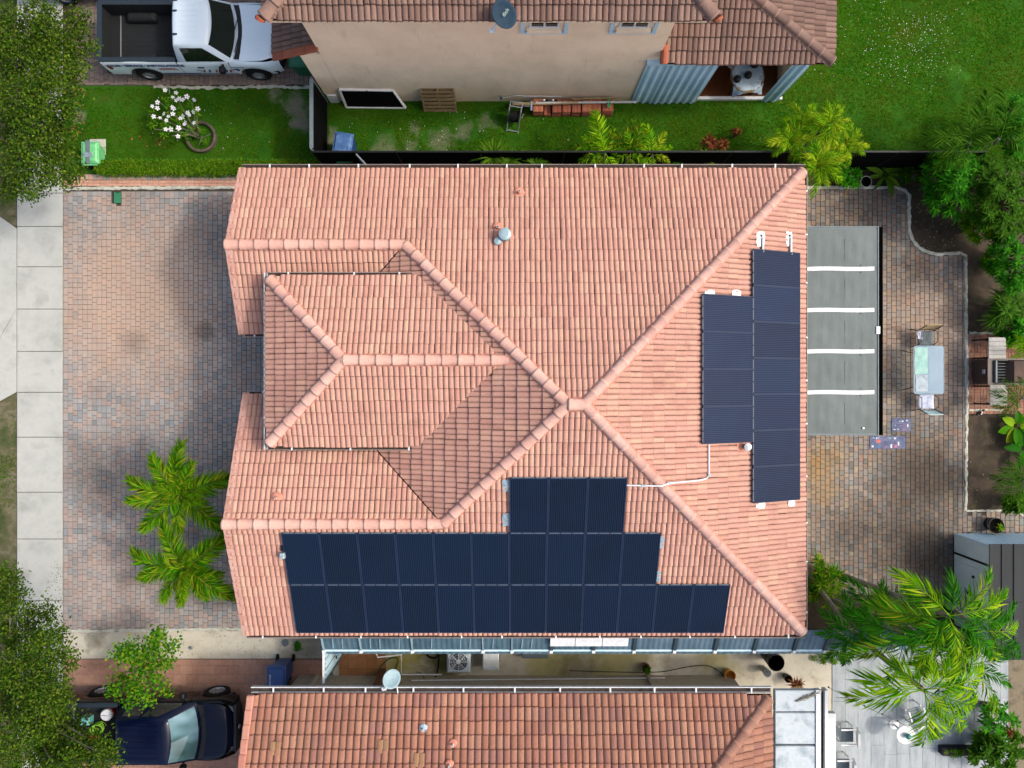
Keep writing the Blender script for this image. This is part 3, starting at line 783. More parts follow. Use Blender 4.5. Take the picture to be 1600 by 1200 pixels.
upS = Vector((0, 1, S)).normalized(); nS = Vector((0, -S, 1)).normalized()
for row, (nm, n, x0) in enumerate((('bottom', 12, -6.05), ('middle', 10, -6.07), ('top', 3, -.06))):
    y = SY + .13 + row * 1.668 * cs
    for i in range(n):
        o = Vector((x0 + i * 1.0, y, zS(y))) + nS * OFF
        panel(o, (1, 0, 0), upS, nS, f'dark solar panel, {ordinal(i)} from the left in the {nm} row of the large array', 'solar panels of the large array')
upE = Vector((-1, 0, S)).normalized(); nE = Vector((S, 0, 1)).normalized()
for nm, n, xb, y0 in (('longer column nearest the grey patio roof', 7, 8.02, 3.67), ('shorter inner column beside the hip', 4, 8.02 - 1.668 * cs, 2.37)):
    for i in range(n):
        y = y0 - (i + 1) * .987
        o = Vector((xb, y, zE(xb))) + nE * OFF
        panel(o, (0, 1, 0), upE, nE, f'blue solar panel, {ordinal(i)} from the top in the {nm}', 'solar panels of the side array', m_cells_e)
# rails with their flashing patches
m_sealant = mottled('white_sealant', ['#dfe6ea', '#f2f6f8', '#c3ccd2'], 14, .7, .3, 80); m_tin = mottled('tin_flashing', ['#9fb3bc', '#b9cdd6', '#8a9ca4', '#d5e2e8'], 10, .45, .2, 60, metal=.3)
def patch(px, py, w, h, zf, nrm, mat, nm='flashing_patch'):
    p = find(px, py, zf); n = Vector(nrm)
    a = Vector((1, 0, 0)) - n * n.x; a.normalize(); b = n.cross(a)
    pts = []
    for k in range(14):
        an = 2 * math.pi * k / 14; q = max(abs(math.cos(an)), abs(math.sin(an))); rr = 1 / q * random.uniform(.88, 1.06)
        pts.append(p + n * (.062 + random.uniform(0, .012)) + a * (w / 2 * rr * math.cos(an)) + b * (h / 2 * rr * math.sin(an)))
    return MB().raw([p + n * .075] + pts, [[0, k + 1, (k + 1) % 14 + 1] for k in range(14)]).build(nm, mat, rf)
for px, py, w, h in ((452, 850, .10, .42), (457, 905, .2, .6), (464, 966, .14, .36), (791, 757, .22, .36), (791, 810, .22, .4), (1032, 845, .17, .4), (1028, 898, .15, .36)): patch(px, py, w, h, fS, nS, m_tin)
for px, py, w, h in ((1186, 374, .30, .42), (1230, 374, .24, .42), (1107, 459, .34, .2), (1148, 459, .3, .2), (1186, 789, .32, .2), (1234, 785, .25, .2)): patch(px, py, w, h, fE, nE, m_sealant)
for px in (1187, 1231):
    a = find(px + 1, 372, fE) + nE * .1; b = Vector((a.x, 3.6, a.z))
    r_ = thing('mounting_rail', 'short metal rail end sticking out above the %s of the side array' % ('left edge' if px < 1200 else 'right edge'), 'rail', a, group='rail ends')
    MB().bar(a, b, .05, .05).build('rail', m_alu, r_); MB().obox(a + Vector((-.05, .05, -.03)), (.04, 0, 0), (0, .03, 0), (0, 0, .03)).build('foot', m_black, r_)
p = find(444, 858, fS)
jb = thing('junction_box', 'small pale electrical box at upper left corner of large solar array', 'electrical box', p)
MB().bbox(p.x - .07, p.x + .06, p.y - .22, p.y - .06, p.z, p.z + .2, .02).build('box', m_tin, jb); MB().box(p.x - .05, p.x + .08, p.y - .02, p.y + .12, p.z, p.z + .13).build('cover', m_black, jb)
# white conduit
cp = [find(1104, 694, fE) + nE * .1, find(1104, 742, fE) + nE * .1, find(1100, 747, fE) + nE * .1, find(1088, 750, fE) + nE * .1, find(1040, 754, fE) + nE * .14, find(1031, 754.5, fS) + nS * .16, find(976, 755, fS) + nS * .1]
cd = thing('conduit_pipe', 'thin white conduit pipe bending over the hip between both solar arrays', 'conduit', cp[0])
MB().tube(cp, .022, 8).build('pipe', m_white, cd)
for q in (cp[1], cp[4], cp[6].lerp(cp[5], .5)): MB().obox(q, (.035, 0, 0), (0, .035, 0), (0, 0, .03)).build('clamp', m_tin, cd)
# ------------------------------------------------------------------ northern neighbour
t = NT('cream_stucco'); n1 = t.noise(1.0, 6, .65); n2 = t.noise(3.0, 6, .7, stretch=(1.4, 1.4, .35))
c = t.ramp(t.maprange(n1, .3, .7), [C('#e0cbae', 1), C('#ebd5b7', 1), C('#f2dec1', 1)])
c = t.mix(t.maprange(n2, .58, .80, 0, .35), c, C('#95897a'))
sx = t.add('ShaderNodeSeparateXYZ'); t.link(t.P().outputs['Position'], sx.inputs[0])
grime = t.math('MULTIPLY', t.maprange(t.math('ADD', sx.outputs[2], t.math('MULTIPLY', t.noise(1.8, 5, stretch=(1, 1, .4)), 3.2)), 1.0, 4.2, 1, 0), .38)
c = t.mix(grime, c, C('#a19684')); t.bump(t.noise(55, 4), .4); m_cream = t.done(c, .9, 0, .2)
nh = thing('north_house', 'two storey cream stucco house with brown tiled roof across the lawn', 'house', (0, 9.2, 0))
NYW = 9.2
MB().box(-5.35, 4.15, NYW, 18.5, 0, 6.0).build('wall', m_cream, nh)
MB().box(-5.95, -5.352, NYW + .01, 18.4, 0, 3.28).build('garage_wall', m_cream, nh)
MB().box(4.152, 5.9, NYW + .03, 18.4, 0, 3.3).build('annex_wall', m_cream, nh)
RN = Roof(m_tile_n, .15, .345)
far = lambda x, y: y > 11.6
NE_, NZ = 8.74, 6.05
RN.face([(-6.0, NE_), (4.9, NE_), (-.55, 14.19)], (0, NE_), (0, 1), NZ, u0=.06, gaps=[0, .02, .02], skip=far)
RN.face([(-6.0, NE_), (-.55, 14.19), (-6.0, 19.64)], (-6.0, 0), (1, 0), NZ, u0=0, gaps=[.02, .02, 0], skip=far)
RN.face([(4.9, NE_), (-.55, 14.19), (4.9, 19.64)], (4.9, 0), (-1, 0), NZ, u0=0, gaps=[.02, .02, 0], skip=far)
PEV, PZ0 = 8.92, 3.32
RN.face([(4.27, PEV), (8.98, PEV), (4.27, PEV + 2.94)], (0, PEV), (0, 1), PZ0, u0=.03, gaps=[0, .02, 0])
RN.face([(8.98, PEV), (4.27, PEV + 2.94), (4.27, 16), (8.98, 16)], (8.98, 0), (-1, 0), PZ0, u0=.02, gaps=[.02, 0, 0, 0], slope=S / 1.6, skip=far)
RN.face([(-6.72, 9.26), (-5.36, 9.26), (-5.36, 16), (-6.72, 16)], (-6.72, 0), (1, 0), 3.1, u0=.01, skip=far)
nrf = RN.build(nh)
caps(nrf, nh, (-5.95, NE_ + .05, NZ + .03), (-4.0, NE_ + 2.0, NZ + .03 + 1.95 * S), m_cap_n, r=.17, drop=hd, mm=m_cap_n)
caps(nrf, nh, (4.85, NE_ + .05, NZ + .03), (2.9, NE_ + 2.0, NZ + .03 + 1.95 * S), m_cap_n, r=.17, drop=hd, mm=m_cap_n)
caps(nrf, nh, (8.92, PEV + .04, PZ0 + .04), (5.8, PEV + 1.99, PZ0 + .04 + 1.95 * S), m_cap_n, drop=.33, mm=m_cap_n)
m_rake_n = pieces('rake_tile_rust', ['#a35a40', '#b0654a', '#97523a'], .85, .2, .8)
for k in range(4):
    x0 = -6.74 + k * .35; z0 = 3.1 + (x0 + 6.72) * S
    MB().obox((x0 + .19, 9.2, z0 + .10), (.19, 0, .19 * S - .012), (0, .11, 0), (0, 0, .05)).build('rake_tile', m_rake_n, nrf, bevel=.03)
MB().tube([(4.22, 8.90, 3.36), (4.22, 9.35, 3.54)], .11, 10).build('rake_tile', m_rake_n, nrf)
MB().tube([(-6.04, NE_ - .03, NZ + .06), (-6.0, NE_ + .02, NZ + .10)], .12, 10).build('hip_end', m_rake_n, nrf)
MB().tube([(4.94, NE_ - .03, NZ + .06), (4.9, NE_ + .02, NZ + .10)], .12, 10).build('hip_end', m_rake_n, nrf)
MB().box(-5.9, 4.8, NE_ + .05, NE_ + .1, NZ - .22, NZ - .03).build('fascia', m_cream, nh)
# windows of the upper storey with their shutter tracks
def nwindow(x0, x1, z0, z1):
    w = MB()
    for a, b, c_, d in ((x0, x1, z0, z0 + .06), (x0, x1, z1 - .06, z1), (x0, x0 + .06, z0 + .06, z1 - .06), (x1 - .06, x1, z0 + .06, z1 - .06), ((x0 + x1) / 2 - .025, (x0 + x1) / 2 + .025, z0 + .06, z1 - .06)):
        w.box(a, b, NYW - .05, NYW - .002, c_, d)
    wo = w.build('window', m_white, nh)
    for a, b in ((x0 + .06, (x0 + x1) / 2 - .025), ((x0 + x1) / 2 + .025, x1 - .06)): MB().box(a, b, NYW - .03, NYW - .004, z0 + .06, z1 - .06).build('pane', m_glass_dark, wo)
    MB().box(x0 - .05, x1 + .05, NYW - .12, NYW - .003, z0 - .14, z0 - .002).build('sill', m_cream, wo)
    for a, b, c_, d in ((x0 - .22, x0 - .12, z0 - .3, z1), (x1 + .12, x1 + .22, z0 - .3, z1), (x0 - .12, x1 + .12, z0 - .3, z0 - .22)): MB().box(a, b, NYW - .06, NYW - .001, c_, d).build('shutter_track', m_paleblue, wo)
nwindow(.44, 1.22, 4.85, 5.9); nwindow(2.74, 3.52, 4.85, 5.9); nwindow(-1.05, -.35, 5.62, 5.95)
# white box on the wall, spigot
bx_ = thing('meter_box', 'flat pale panel fixed low on the cream wall beside the black side fence', 'wall panel', (-5.75, 9.15, .25))
MB().bbox(-5.88, -5.58, 9.13, 9.198, .05, .62, .02).build('cover', m_whitemetal, bx_); MB().box(-5.86, -5.6, 9.12, 9.132, .30, .33).build('seam', m_steel, bx_)
# porch behind corrugated shutters
po = thing('porch', 'open corner porch with pale blue corrugated storm shutters under brown roof', 'porch', (7, 9.3, 0))
m_porchfloor = mottled('porch_floor', ['#5a3218', '#6b3c1d', '#4d2a14'], 2, .4, .1)
MB().box(5.9, 8.75, 9.32, 13, 0, .06).build('floor', m_porchfloor, po)
MB().box(5.9, 8.75, 9.22, 9.318, 0, .12).build('threshold', m_white, po)
MB().box(5.92, 8.7, 10.35, 10.55, .06, .55).build('low_wall', m_cream, po)
MB().box(8.62, 8.75, 9.4, 13, .06, 3.2).build('side_wall', m_cream, po)
def shutter(x0, x1, y, z1, n, label=None, lean=0):
    V = []; k = int((x1 - x0) / .055); rows = [[], []]
    for i in range(k + 1):
        x = x0 + (x1 - x0) * i / k; dy = (-.045 if (i // 2) % 2 else 0)
        rows[0].append((x, y + dy, .03)); rows[1].append((x + lean, y + dy, z1))
    return MB().grid(rows).build('storm_shutter', m_paleblue, po)
shutter(3.86, 4.52, 9.16, 2.85, 0); shutter(4.5, 5.22, 9.14, 3.2, 0); shutter(5.2, 5.95, 9.155, 3.2, 0); shutter(8.08, 8.62, 9.2, 3.2, 0)
MB().box(3.84, 5.96, 9.08, 9.2, 2.85, 2.97).build('shutter_header', m_paleblue, po)
# porch table with cloth and round pots
tx, ty, _ = W(1168, 118, .8)
tb = thing('porch_table', 'table under crumpled grey cloth inside the open porch', 'table', (tx, ty, 0))
m_cloth = mottled('grey_cloth', ['#8da4b5', '#a8bfcd', '#bfd2dc', '#7f95a6'], 3, .8, .4, 25)
for a in (-1, 1):
    for b in (-1, 1): MB().box(tx + a * .35 - .025, tx + a * .35 + .025, ty + b * .3 - .025, ty + b * .3 + .025, .06, .77).build('leg', m_black, tb)
MB().lathe([(.001, .77), (.52, .77), (.54, .79), (.52, .81), (.001, .81)], (tx, ty, 0), 24).build('table_top', m_wood_old, tb)
rows = []
for i in range(15):
    r_ = []
    for j in range(15):
        u, w_ = i / 14 - .5, j / 14 - .5; x = tx + u * .95 - w_ * .15; y = ty + w_ * 1.05 + u * .1; d = math.hypot(x - tx, y - ty)
        z = .825 + .012 * math.sin(13 * u + 5 * w_) if d < .5 else .825 - (d - .5) * 1.6 + .05 * math.sin(22 * math.atan2(w_, u))
        r_.append((x, y, z))
    rows.append(r_)
cl_ = MB().grid(rows).build('tablecloth', m_cloth, None, smooth=True)
tag(cl_, 'crumpled grey blue cloth draped over the porch table', 'tablecloth')
for k, (dx, dy, s_) in enumerate(((-.36, -.16, .12), (-.02, -.04, .12), (.18, .30, .13))):
    b = MB().lathe([(.001, 0), (s_ * .6, 0), (s_, s_ * .6), (s_ * .9, s_ * 1.2), (s_ * .4, s_ * 1.55), (s_ * .15, s_ * 1.6), (s_ * .15, s_ * 1.8), (.001, s_ * 1.85)], (tx + dx, ty + dy, .83), 16).build('lidded_pot', m_black, None, smooth=True)
    tag(b, 'black round lidded pot on the porch cloth, %s' % ('leftmost of three', 'middle of three', 'topmost, half under the roof edge')[k], 'pot', 'pots on the porch table')

def dish(loc, r, nrm, arm_to, mast, mat, label, ring=0):
    n = Vector(nrm).normalized(); a = n.cross(Vector((0, 0, 1))).normalized(); b = n.cross(a); p = Vector(loc)
    t_ = thing('satellite_dish', label, 'satellite dish', loc); mb = MB(); K = 28; V = []; Fc = []
    prof = [(0, -.07), (.45, -.055), (.8, -.02), (1.0, .012), (1.03, .0)]
    for q, h in prof:
        for j in range(K):
            th = 2 * math.pi * j / K; V.append(p + a * (r * .88 * q * math.cos(th)) + b * (r * q * math.sin(th)) + n * (h * r / .3))
    for i in range(len(prof) - 1):
        for j in range(K): Fc.append([i * K + j, i * K + (j + 1) % K, (i + 1) * K + (j + 1) % K, (i + 1) * K + j])
    mb.raw(V, Fc).build('reflector', mat, t_, smooth=True)
    q = Vector(arm_to); MB().tube([p - n * .07, p - n * .1 + (q - p) * .35, q], .018, 8).build('feed_arm', m_white, t_)
    hd_ = MB().obox(q, (.06, .02, .01), (-.015, .045, 0), (0, 0, .035)).build('receiver', m_whitemetal, t_)
    MB().tube([q + Vector((.02, .02, .02)), q + Vector((.07, .05, .05))], .035, 10).build('feed_horn', m_white, hd_)
    MB().tube([p - n * .07, Vector(mast[0]), Vector(mast[1])], .022, 8).build('mast', m_steel, t_)
    return t_
m_dishblue = plain('dish_blue_grey', '#2b3f50', .8, spec=.1); m_dishpale = plain('dish_pale', '#8fabb5', .6)
dpos = W(788, 22, 6.35)
dh = dish(dpos, .33, (.42, -.30, .86), W(769, 48, 6.0), (W(795, 36, 5.9), (W(795, 36, 5.8)[0], NYW, 5.75)), m_dishblue, 'slate blue satellite dish below the brown eave of the cream house')
text_mesh('lettering', 'dish', .13, plain('dish_print', '#7f9a8c', .5), dh, (.03, .03, .02), Vector((.42, -.30, .86)).to_track_quat('Z', 'Y').to_euler())

# ------------------------------------------------------------------ fences
m_mesh = plain('black_screen', '#0b0c0e', .9, spec=.05)
def fence(name, label, a, b, h, mats, step=2.4, top=.05, tw=.05):
    a, b = Vector(a), Vector(b); f = thing(name, label, 'fence', a); L = (b - a).length; d = (b - a).normalized(); n = max(1, round(L / step)); nr = Vector((-d.y, d.x, 0))
    for i in range(n):
        p, q = a + d * (L * i / n + .03), a + d * (L * (i + 1) / n - .03)
        MB().obox((p + q) / 2 + Vector((0, 0, h / 2)), (q - p) / 2, nr * .012, (0, 0, h / 2 - .02)).build('screen_panel', mats[0], f)
        MB().bar(p + Vector((0, 0, h)), q + Vector((0, 0, h)), tw, .04).build('top_rail', mats[1], f)
    for i in range(n + 1): MB().tube([a + d * (L * i / n), a + d * (L * i / n) + Vector((0, 0, h + .03))], .03, 8).build('post', mats[1], f)
    return f
fence('screen_fence', 'long black screened fence along the north side of the house', (-6.0, 6.97, 0), (14.2, 6.97, 0), 1.8, (m_mesh, m_black))
m_fgrey = plain('fence_grey', '#6d7b80', .6)
fence('side_fence', 'short grey topped black fence closing the side yard beside white flowering bush', (-6.02, 7.05, 0), (-6.02, 9.18, 0), 1.8, (m_mesh, m_fgrey), 2.1, tw=.11)
# metal gate by the bins
g = thing('metal_gate', 'pale metal framed gate standing ajar beside the green bin under the eave', 'gate', W(557, 262, 0))
a = Vector(W(557, 241, 1.75)); b = Vector(W(578, 264, 1.75))
for p, q in ((a, b), (Vector((a.x, a.y, .1)), Vector((b.x, b.y, .1))), (a, Vector((a.x, a.y, 0))), (b, Vector((b.x, b.y, 0))), (a.lerp(b, .5), Vector(((a.x + b.x) / 2, (a.y + b.y) / 2, .1)))): MB().bar(p, q, .045).build('gate_bar', m_steel, g)
MB().raw([a, b, (b.x, b.y, .1), (a.x, a.y, .1)], [[0, 1, 2, 3]]).build('infill', m_fgrey, g)

# ------------------------------------------------------------------ wheelie bins
def wheelie(label, loc, rz, body, lid, w=.56, d=.62, h=1.0, text=None):
    b = thing('wheelie_bin', label, 'bin', loc, rz, 'wheelie bins')
    MB().raw([(-w * .4, -d * .38, .06), (w * .4, -d * .38, .06), (w * .4, d * .38, .06), (-w * .4, d * .38, .06), (-w / 2, -d / 2, h - .1), (w / 2, -d / 2, h - .1), (w / 2, d / 2, h - .1), (-w / 2, d / 2, h - .1)],
             [[3, 2, 1, 0], [0, 1, 5, 4], [1, 2, 6, 5], [2, 3, 7, 6], [3, 0, 4, 7]]).build('body', body, b, local=True, bevel=.02)
    l = MB().box(-w / 2 - .02, w / 2 + .02, -d / 2 - .03, d / 2 + .01, h - .1, h - .05)
    l.box(-w / 2 + .01, w / 2 - .01, -d / 2, d / 2 - .02, h - .049, h, top=(.05, .05))
    lo = l.build('lid', lid, b, local=True, bevel=.015)
    MB().bar((-w / 2 + .03, d / 2 + .05, h - .06), (w / 2 - .03, d / 2 + .05, h - .06), .035).build('handle', body, b, local=True)
    for sx_ in (-1, 1): MB().lathe([(.001, -.03), (.10, -.03), (.12, -.02), (.12, .02), (.10, .03), (.001, .03)], (sx_ * (w / 2 - .02), d * .42, .12), 14, 'x').build('wheel', m_rubber, b, local=True)
    if text: text_mesh('lettering', text, .075, m_white, lo, (-w * .33, -d * .1, h + .002), (0, 0, math.pi / 2))
    return b
m_binblue = plain('bin_blue', '#23457f', .45); m_binblue2 = mottled('bin_blue_worn', ['#2f568f', '#4a72a8', '#6f93bf'], 6, .5); m_bingreen = plain('bin_green', '#0f6e45', .45); m_binlime = mottled('bin_lime', ['#5fbf78', '#79d08c', '#8fdc9f'], 5, .5)
x, y, _ = W(535, 223, 1.0); wheelie('worn blue wheelie bin standing in the corner of the black fences', (x, y, 0), -.15 + math.pi, m_binblue, m_binblue2)
x, y, _ = W(538, 266, 1.0); wheelie('green lidded bin half hidden under the north eave beside the gate', (x, y - .1, 0), 0, m_bingreen, m_bingreen)
x, y, _ = W(432, 1058, 1.0); wheelie('dark blue wheelie bin with white print near the south gutter corner', (x, y, 0), .0, m_binblue, m_binblue, h=1.05, text='RECYCLE')
x, y, _ = W(426, 1088, 1.0); wheelie('green wheelie bin behind the dark blue bin at the tiled eave', (x, y, 0), 0, m_bingreen, m_bingreen)
x, y, _ = W(139, 238, .6); gb = wheelie('lime green cart with grey strap standing on a slab by the hedge', (x, y, 0), math.pi, m_binlime, m_binlime, w=.52, d=.66, h=.6)
MB().box(-.03, .10, -.38, .36, .602, .625).build('strap', m_fgrey, gb, local=True); MB().box(-.12, .16, .02, .16, .603, .635).build('bracket', m_tin, gb, local=True)
x, y, _ = W(155, 232, 0); sl = MB().bbox(x - .3, x + .22, y - .2, y + .3, 0, .04, .015).build('stepping_slab', m_curb, None); tag(sl, 'square grey concrete slab in the grass under the lime cart', 'slab')
x, y, _ = W(462, 96, .9); wheelie('green bin tucked under the rust tile edge ahead of the white pickup', (x + .1, y + .15, 0), 0, m_bingreen, m_bingreen)

# ------------------------------------------------------------------ things along the cream wall
fr = thing('window_screen', 'large white framed dark screen leaning against the cream wall', 'window frame', (-4.5, 9.05, 0))
TL, TR, BL, BR_ = Vector((-5.37, 9.17, 1.0)), Vector((-3.72, 9.17, .93)), Vector((-5.38, 9.0, .03)), Vector((-3.46, 8.98, .03))
for nm, p, q in (('top_rail', TL, TR), ('bottom_rail', BL, BR_), ('stile', TL, BL), ('stile', TR, BR_)): MB().bar(p, q, .07, .05).build(nm, m_white, fr)
MB().raw([TL, TR, BR_, BL], [[0, 3, 2, 1]]).build('screen_cloth', m_mesh, fr); MB().obox((TL + TR) / 2 + Vector((.02, -.03, .0)), (.045, 0, 0), (0, .02, 0), (0, 0, .02)).build('latch', m_black, fr)
pl = thing('pallet', 'weathered wooden pallet leaning against the cream wall', 'pallet', (-2.33, 9.0, 0))
a0, a1, b0, b1 = Vector((-2.86, 9.16, 1.02)), Vector((-1.80, 9.16, 1.02)), Vector((-2.86, 8.92, .03)), Vector((-1.80, 8.92, .03))
nf = (a1 - a0).cross(b0 - a0).normalized(); nf = nf if nf.y < 0 else -nf
for k in range(3): p = a0.lerp(a1, k / 2 * .96 + .02); q = b0.lerp(b1, k / 2 * .96 + .02); MB().bar(p + nf * .01, q + nf * .01, .05, .09).build('stringer', m_wood_old, pl)
for k in range(6):
    p, q = a0.lerp(b0, k / 5 * .92 + .04), a1.lerp(b1, k / 5 * .92 + .04); d = (b0 - a0).normalized()
    for s_ in (1, -1): MB().obox((p + q) / 2 + nf * (.01 + s_ * .056), (q - p) / 2, d * .05, nf * .009).build('slat', m_wood_old, pl)
# stacks of spare roof tiles
m_stack = pieces('stacked_tile', ['#a3573f', '#b5684c', '#964e39', '#bf7658', '#a9624a'], .85, .35, 2.5)
names = ('leftmost, beside the hose reel', 'second from the left', 'third from the left', 'fourth from the left', 'fifth from the left', 'sixth from the left', 'rightmost, under the green rag')
px0 = 833
for k, (wpx, hh) in enumerate(((16, .46), (11, .2), (14, .40), (13, .42), (14, .42), (30, .46), (17, .48))):
    xl = W(px0, 0, .3)[0]; xr = W(px0 + wpx, 0, .3)[0]; px0 += wpx + 1.6
    st = thing('tile_stack', 'stack of terracotta roof tiles by the cream wall, ' + names[k], 'tile stack', ((xl + xr) / 2, 8.85, 0), group='stacks of spare roof tiles')
    n = int(hh / .036)
    for i in range(n):
        j = random.uniform(-.012, .012); dz = i * .036 + .01
        for q in range(2 if wpx > 20 else 1):
            a = xl + (xr - xl) / (2 if wpx > 20 else 1) * q; b = a + (xr - xl) / (2 if wpx > 20 else 1) - .01
            rows = []
            for yy in (8.70 + j, 9.10 + j):
                rows.append([(a + (b - a) * u / 6, yy, dz + .022 + .012 * math.sin(math.pi * u / 3) ** 2) for u in range(7)])
            m_ = MB().grid(rows); m_.box(a, b, 8.70 + j, 9.10 + j, dz, dz + .02); m_.build('tile', m_stack, st)
# lengths of pipe and timber on the stacks
def stick(name, label, a, b, r, mat, cat, rnd=True):
    o = (MB().tube([a, b], r, 8) if rnd else MB().bar(a, b, r * 2.4, r * 1.4)).build(name, mat, None); return tag(o, label, cat)
m_pvc = plain('pvc_grey', '#b9bdbb', .5)
stick('pvc_pipe', 'long pale grey pipe lying across the tile stacks to the shutters', (.75, 8.93, .55), (3.95, 8.96, .55), .035, m_pvc, 'pipe')
stick('timber', 'brown timber length lying on the left half of the tile stacks', (.05, 8.90, .53), (2.1, 8.93, .56), .035, m_wood_old, 'timber', False)
stick('thin_pipe', 'thin pipe along the cream wall from the spigot to the tile stacks', (.35, 9.12, .62), (1.6, 9.12, .60), .014, m_pvc, 'pipe')
stick('thin_timber', 'thin brown stick lying behind the right tile stacks', (1.9, 9.05, .56), (3.3, 9.08, .57), .02, m_wood_old, 'timber', False)
stick('grey_board', 'short grey board end left of the tile stacks', (-.0, 8.96, .42), (.62, 8.9, .45), .05, m_pvc, 'board', False)
stick('steel_bracket', 'upright black and white bracket at the left end of the tile stacks', (.62, 8.72, .48), (.62, 8.98, .60), .022, m_steel, 'bracket', False)
rg = MB().grid([[(3.02 + .05 * i + .01 * math.sin(j), 8.78 + .05 * j, .575 + .02 * math.sin(i * 2 + j)) for j in range(7)] for i in range(3)]).build('rag', plain('green_rag', '#1d8a4a', .9), None); tag(rg, 'small green rag hung over the pipe on the tile stacks', 'rag')
rg.modifiers.new('s', 'SOLIDIFY').thickness = .006
for k in range(4): 
    q = MB().lathe([(.001, .0), (.028, .0), (.03, .06), (.02, .075), (.001, .075)], (1.02 + k * .1 + (.08 if k > 1 else 0), 9.02, .5), 10).build('pipe_fitting', (m_white, m_black)[k % 2], None)
    tag(q, ('white', 'black', 'white', 'black')[k] + ' pipe fitting among the tile stacks, ' + ('leftmost', 'second', 'third', 'rightmost')[k] + ' of four', 'fitting', 'pipe fittings on the tiles')
sp = thing('wall_spigot', 'grey hose spigot on the cream wall left of the tile stacks', 'spigot', (-.35, 9.15, .5))
MB().tube([(-.35, 9.19, .5), (-.35, 9.08, .5), (-.35, 9.05, .42)], .02, 8).build('tap', m_steel, sp); MB().lathe([(.001, 0), (.045, 0), (.045, .02), (.001, .02)], (-.35, 9.08, .55), 10).build('knob', m_dishblue, sp)
MB().tube([(-.35, 9.12, .46), (-.15, 9.13, .5), (.1, 9.14, .62), (.35, 9.13, .62)], .014, 8).build('feed_pipe', m_pvc, sp)
# hose reel
hx, hy, _ = W(804, 181, .35)
hr = thing('hose_reel', 'aluminium hose reel cart with black hose standing on the lawn', 'hose reel', (hx, hy, 0), -.18)
for s_ in (-.19, .19): MB().tube([(s_, .40, .02), (s_, .36, .55), (s_, .05, .6), (s_, -.36, .06), (s_, -.42, .02)], .02, 8).build('side_frame', m_alu, hr, local=True)
for y_, z_ in ((.36, .55), (-.38, .05), (.2, .58)): MB().bar((-.19, y_, z_), (.19, y_, z_), .03).build('cross_bar', m_alu, hr, local=True)
dr = MB().lathe([(.001, -.15), (.22, -.15), (.22, -.14), (.10, -.13), (.10, .13), (.22, .14), (.22, .15), (.001, .15)], (0, -.02, .36), 18, 'x').build('drum', m_black, hr, local=True)
for k in range(6): MB().lathe([(.165, -.03), (.18, 0), (.165, .03), (.15, 0), (.165, -.03)], (-.105 + k * .042, -.02, .36), 18, 'x').build('hose_turn', m_rubber, dr, local=True)
MB().tube([(.19, -.02, .36), (.26, -.02, .36), (.26, .1, .36), (.3, .1, .36)], .012, 6).build('crank', m_alu, hr, local=True)
for s_ in (-.23, .23): MB().lathe([(.001, -.02), (.09, -.02), (.09, .02), (.001, .02)], (s_, .38, .09), 12, 'x').build('wheel', m_rubber, hr, local=True)

# ------------------------------------------------------------------ southern neighbour
sh = thing('south_house', 'orange tiled neighbour house with white gutter along the bottom edge', 'house', (0, -9.5, 0))
m_beige = mottled('beige_stucco', ['#b3a890', '#c2b79e', '#a89d87'], 1.6, .9, .3, 60)
MB().box(-6.95, 7.15, -19, -9.48, 0, 2.85).build('wall', m_beige, sh)
RS = Roof(m_tile_s, .197, .352, amp=.06)
SE = -8.78; farS = lambda x, y: y < -11.7
RS.face([(-7.35, SE), (7.34, SE), (1.34, SE - 6), (-7.35, SE - 6)], (0, SE), (0, -1), 3.0, u0=.05, gaps=[0, .02, 0, 0], skip=farS)
RS.face([(7.34, SE), (1.34, SE - 6), (7.34, SE - 12)], (7.34, 0), (-1, 0), 3.0, u0=.02, gaps=[.02, .02, 0], skip=farS)
srf = RS.build(sh)
caps(srf, sh, (7.26, SE - .08, 3.04), (4.9, SE - 2.44, 3.04 + 2.36 * S), m_cap_s, r=.15, drop=hd, mm=m_cap_s)
m_rake_s = pieces('rake_tile_salmon', ['#c98d7a', '#d29a86', '#bf8270'], .85, .2, .8)
for k in range(9):
    y0 = SE - k * .34; z0 = 3.0 + k * .34 * S
    MB().obox((-7.37, y0 - .18, z0 + .08 + .07), (.10, 0, 0), (0, .19, -.19 * S + .016), (0, 0, .06)).build('rake_tile', m_rake_s, srf, bevel=.03)
gutter(sh, (-7.4, SE + .03, 3.0), (7.36, SE + .03, 3.0), (0, 1), w=.13, mat=m_white, lipmat=m_white)
m_yellowtile = pieces('patched_tile', ['#a8825f', '#a17b5c'], .85, .3, 1.5)
def s_find(px, py): return find(px, py, lambda x, y: 3.0 + S * (SE - y))
for px, py in ((431, 1167), (599, 1164), (655, 1185)):
    p = s_find(px, py); mbp = MB()
    for k in range(2):
        rows = []
        for q, h in ((.17, .012), (-.17, -.006)): rows.append([(p.x + (k - 1 + tt) * .155, p.y + q * .93, p.z - q * S * .93 + .068 + h + .02 * (1 - abs(2 * tt - 1) ** 3)) for tt in (0, .08, .28, .5, .72, .92, 1)])
        mbp.grid(rows)
    mbp.build('replaced_tile', m_yellowtile, srf)
for k, (px, py) in enumerate(((662, 1136), (708, 1160), (703, 1192))):
    p = s_find(px, py); o = MB().lathe([(.03, -.05), (.03, .22), (.02, .22), (.02, .15), (.001, .15)], p, 10).build('vent_pipe', m_white, sh)
    MB().lathe([(.13, .06), (.10, .085), (.035, .10)], p, 9).build('flashing', m_tin if k == 0 else m_mortar, o)
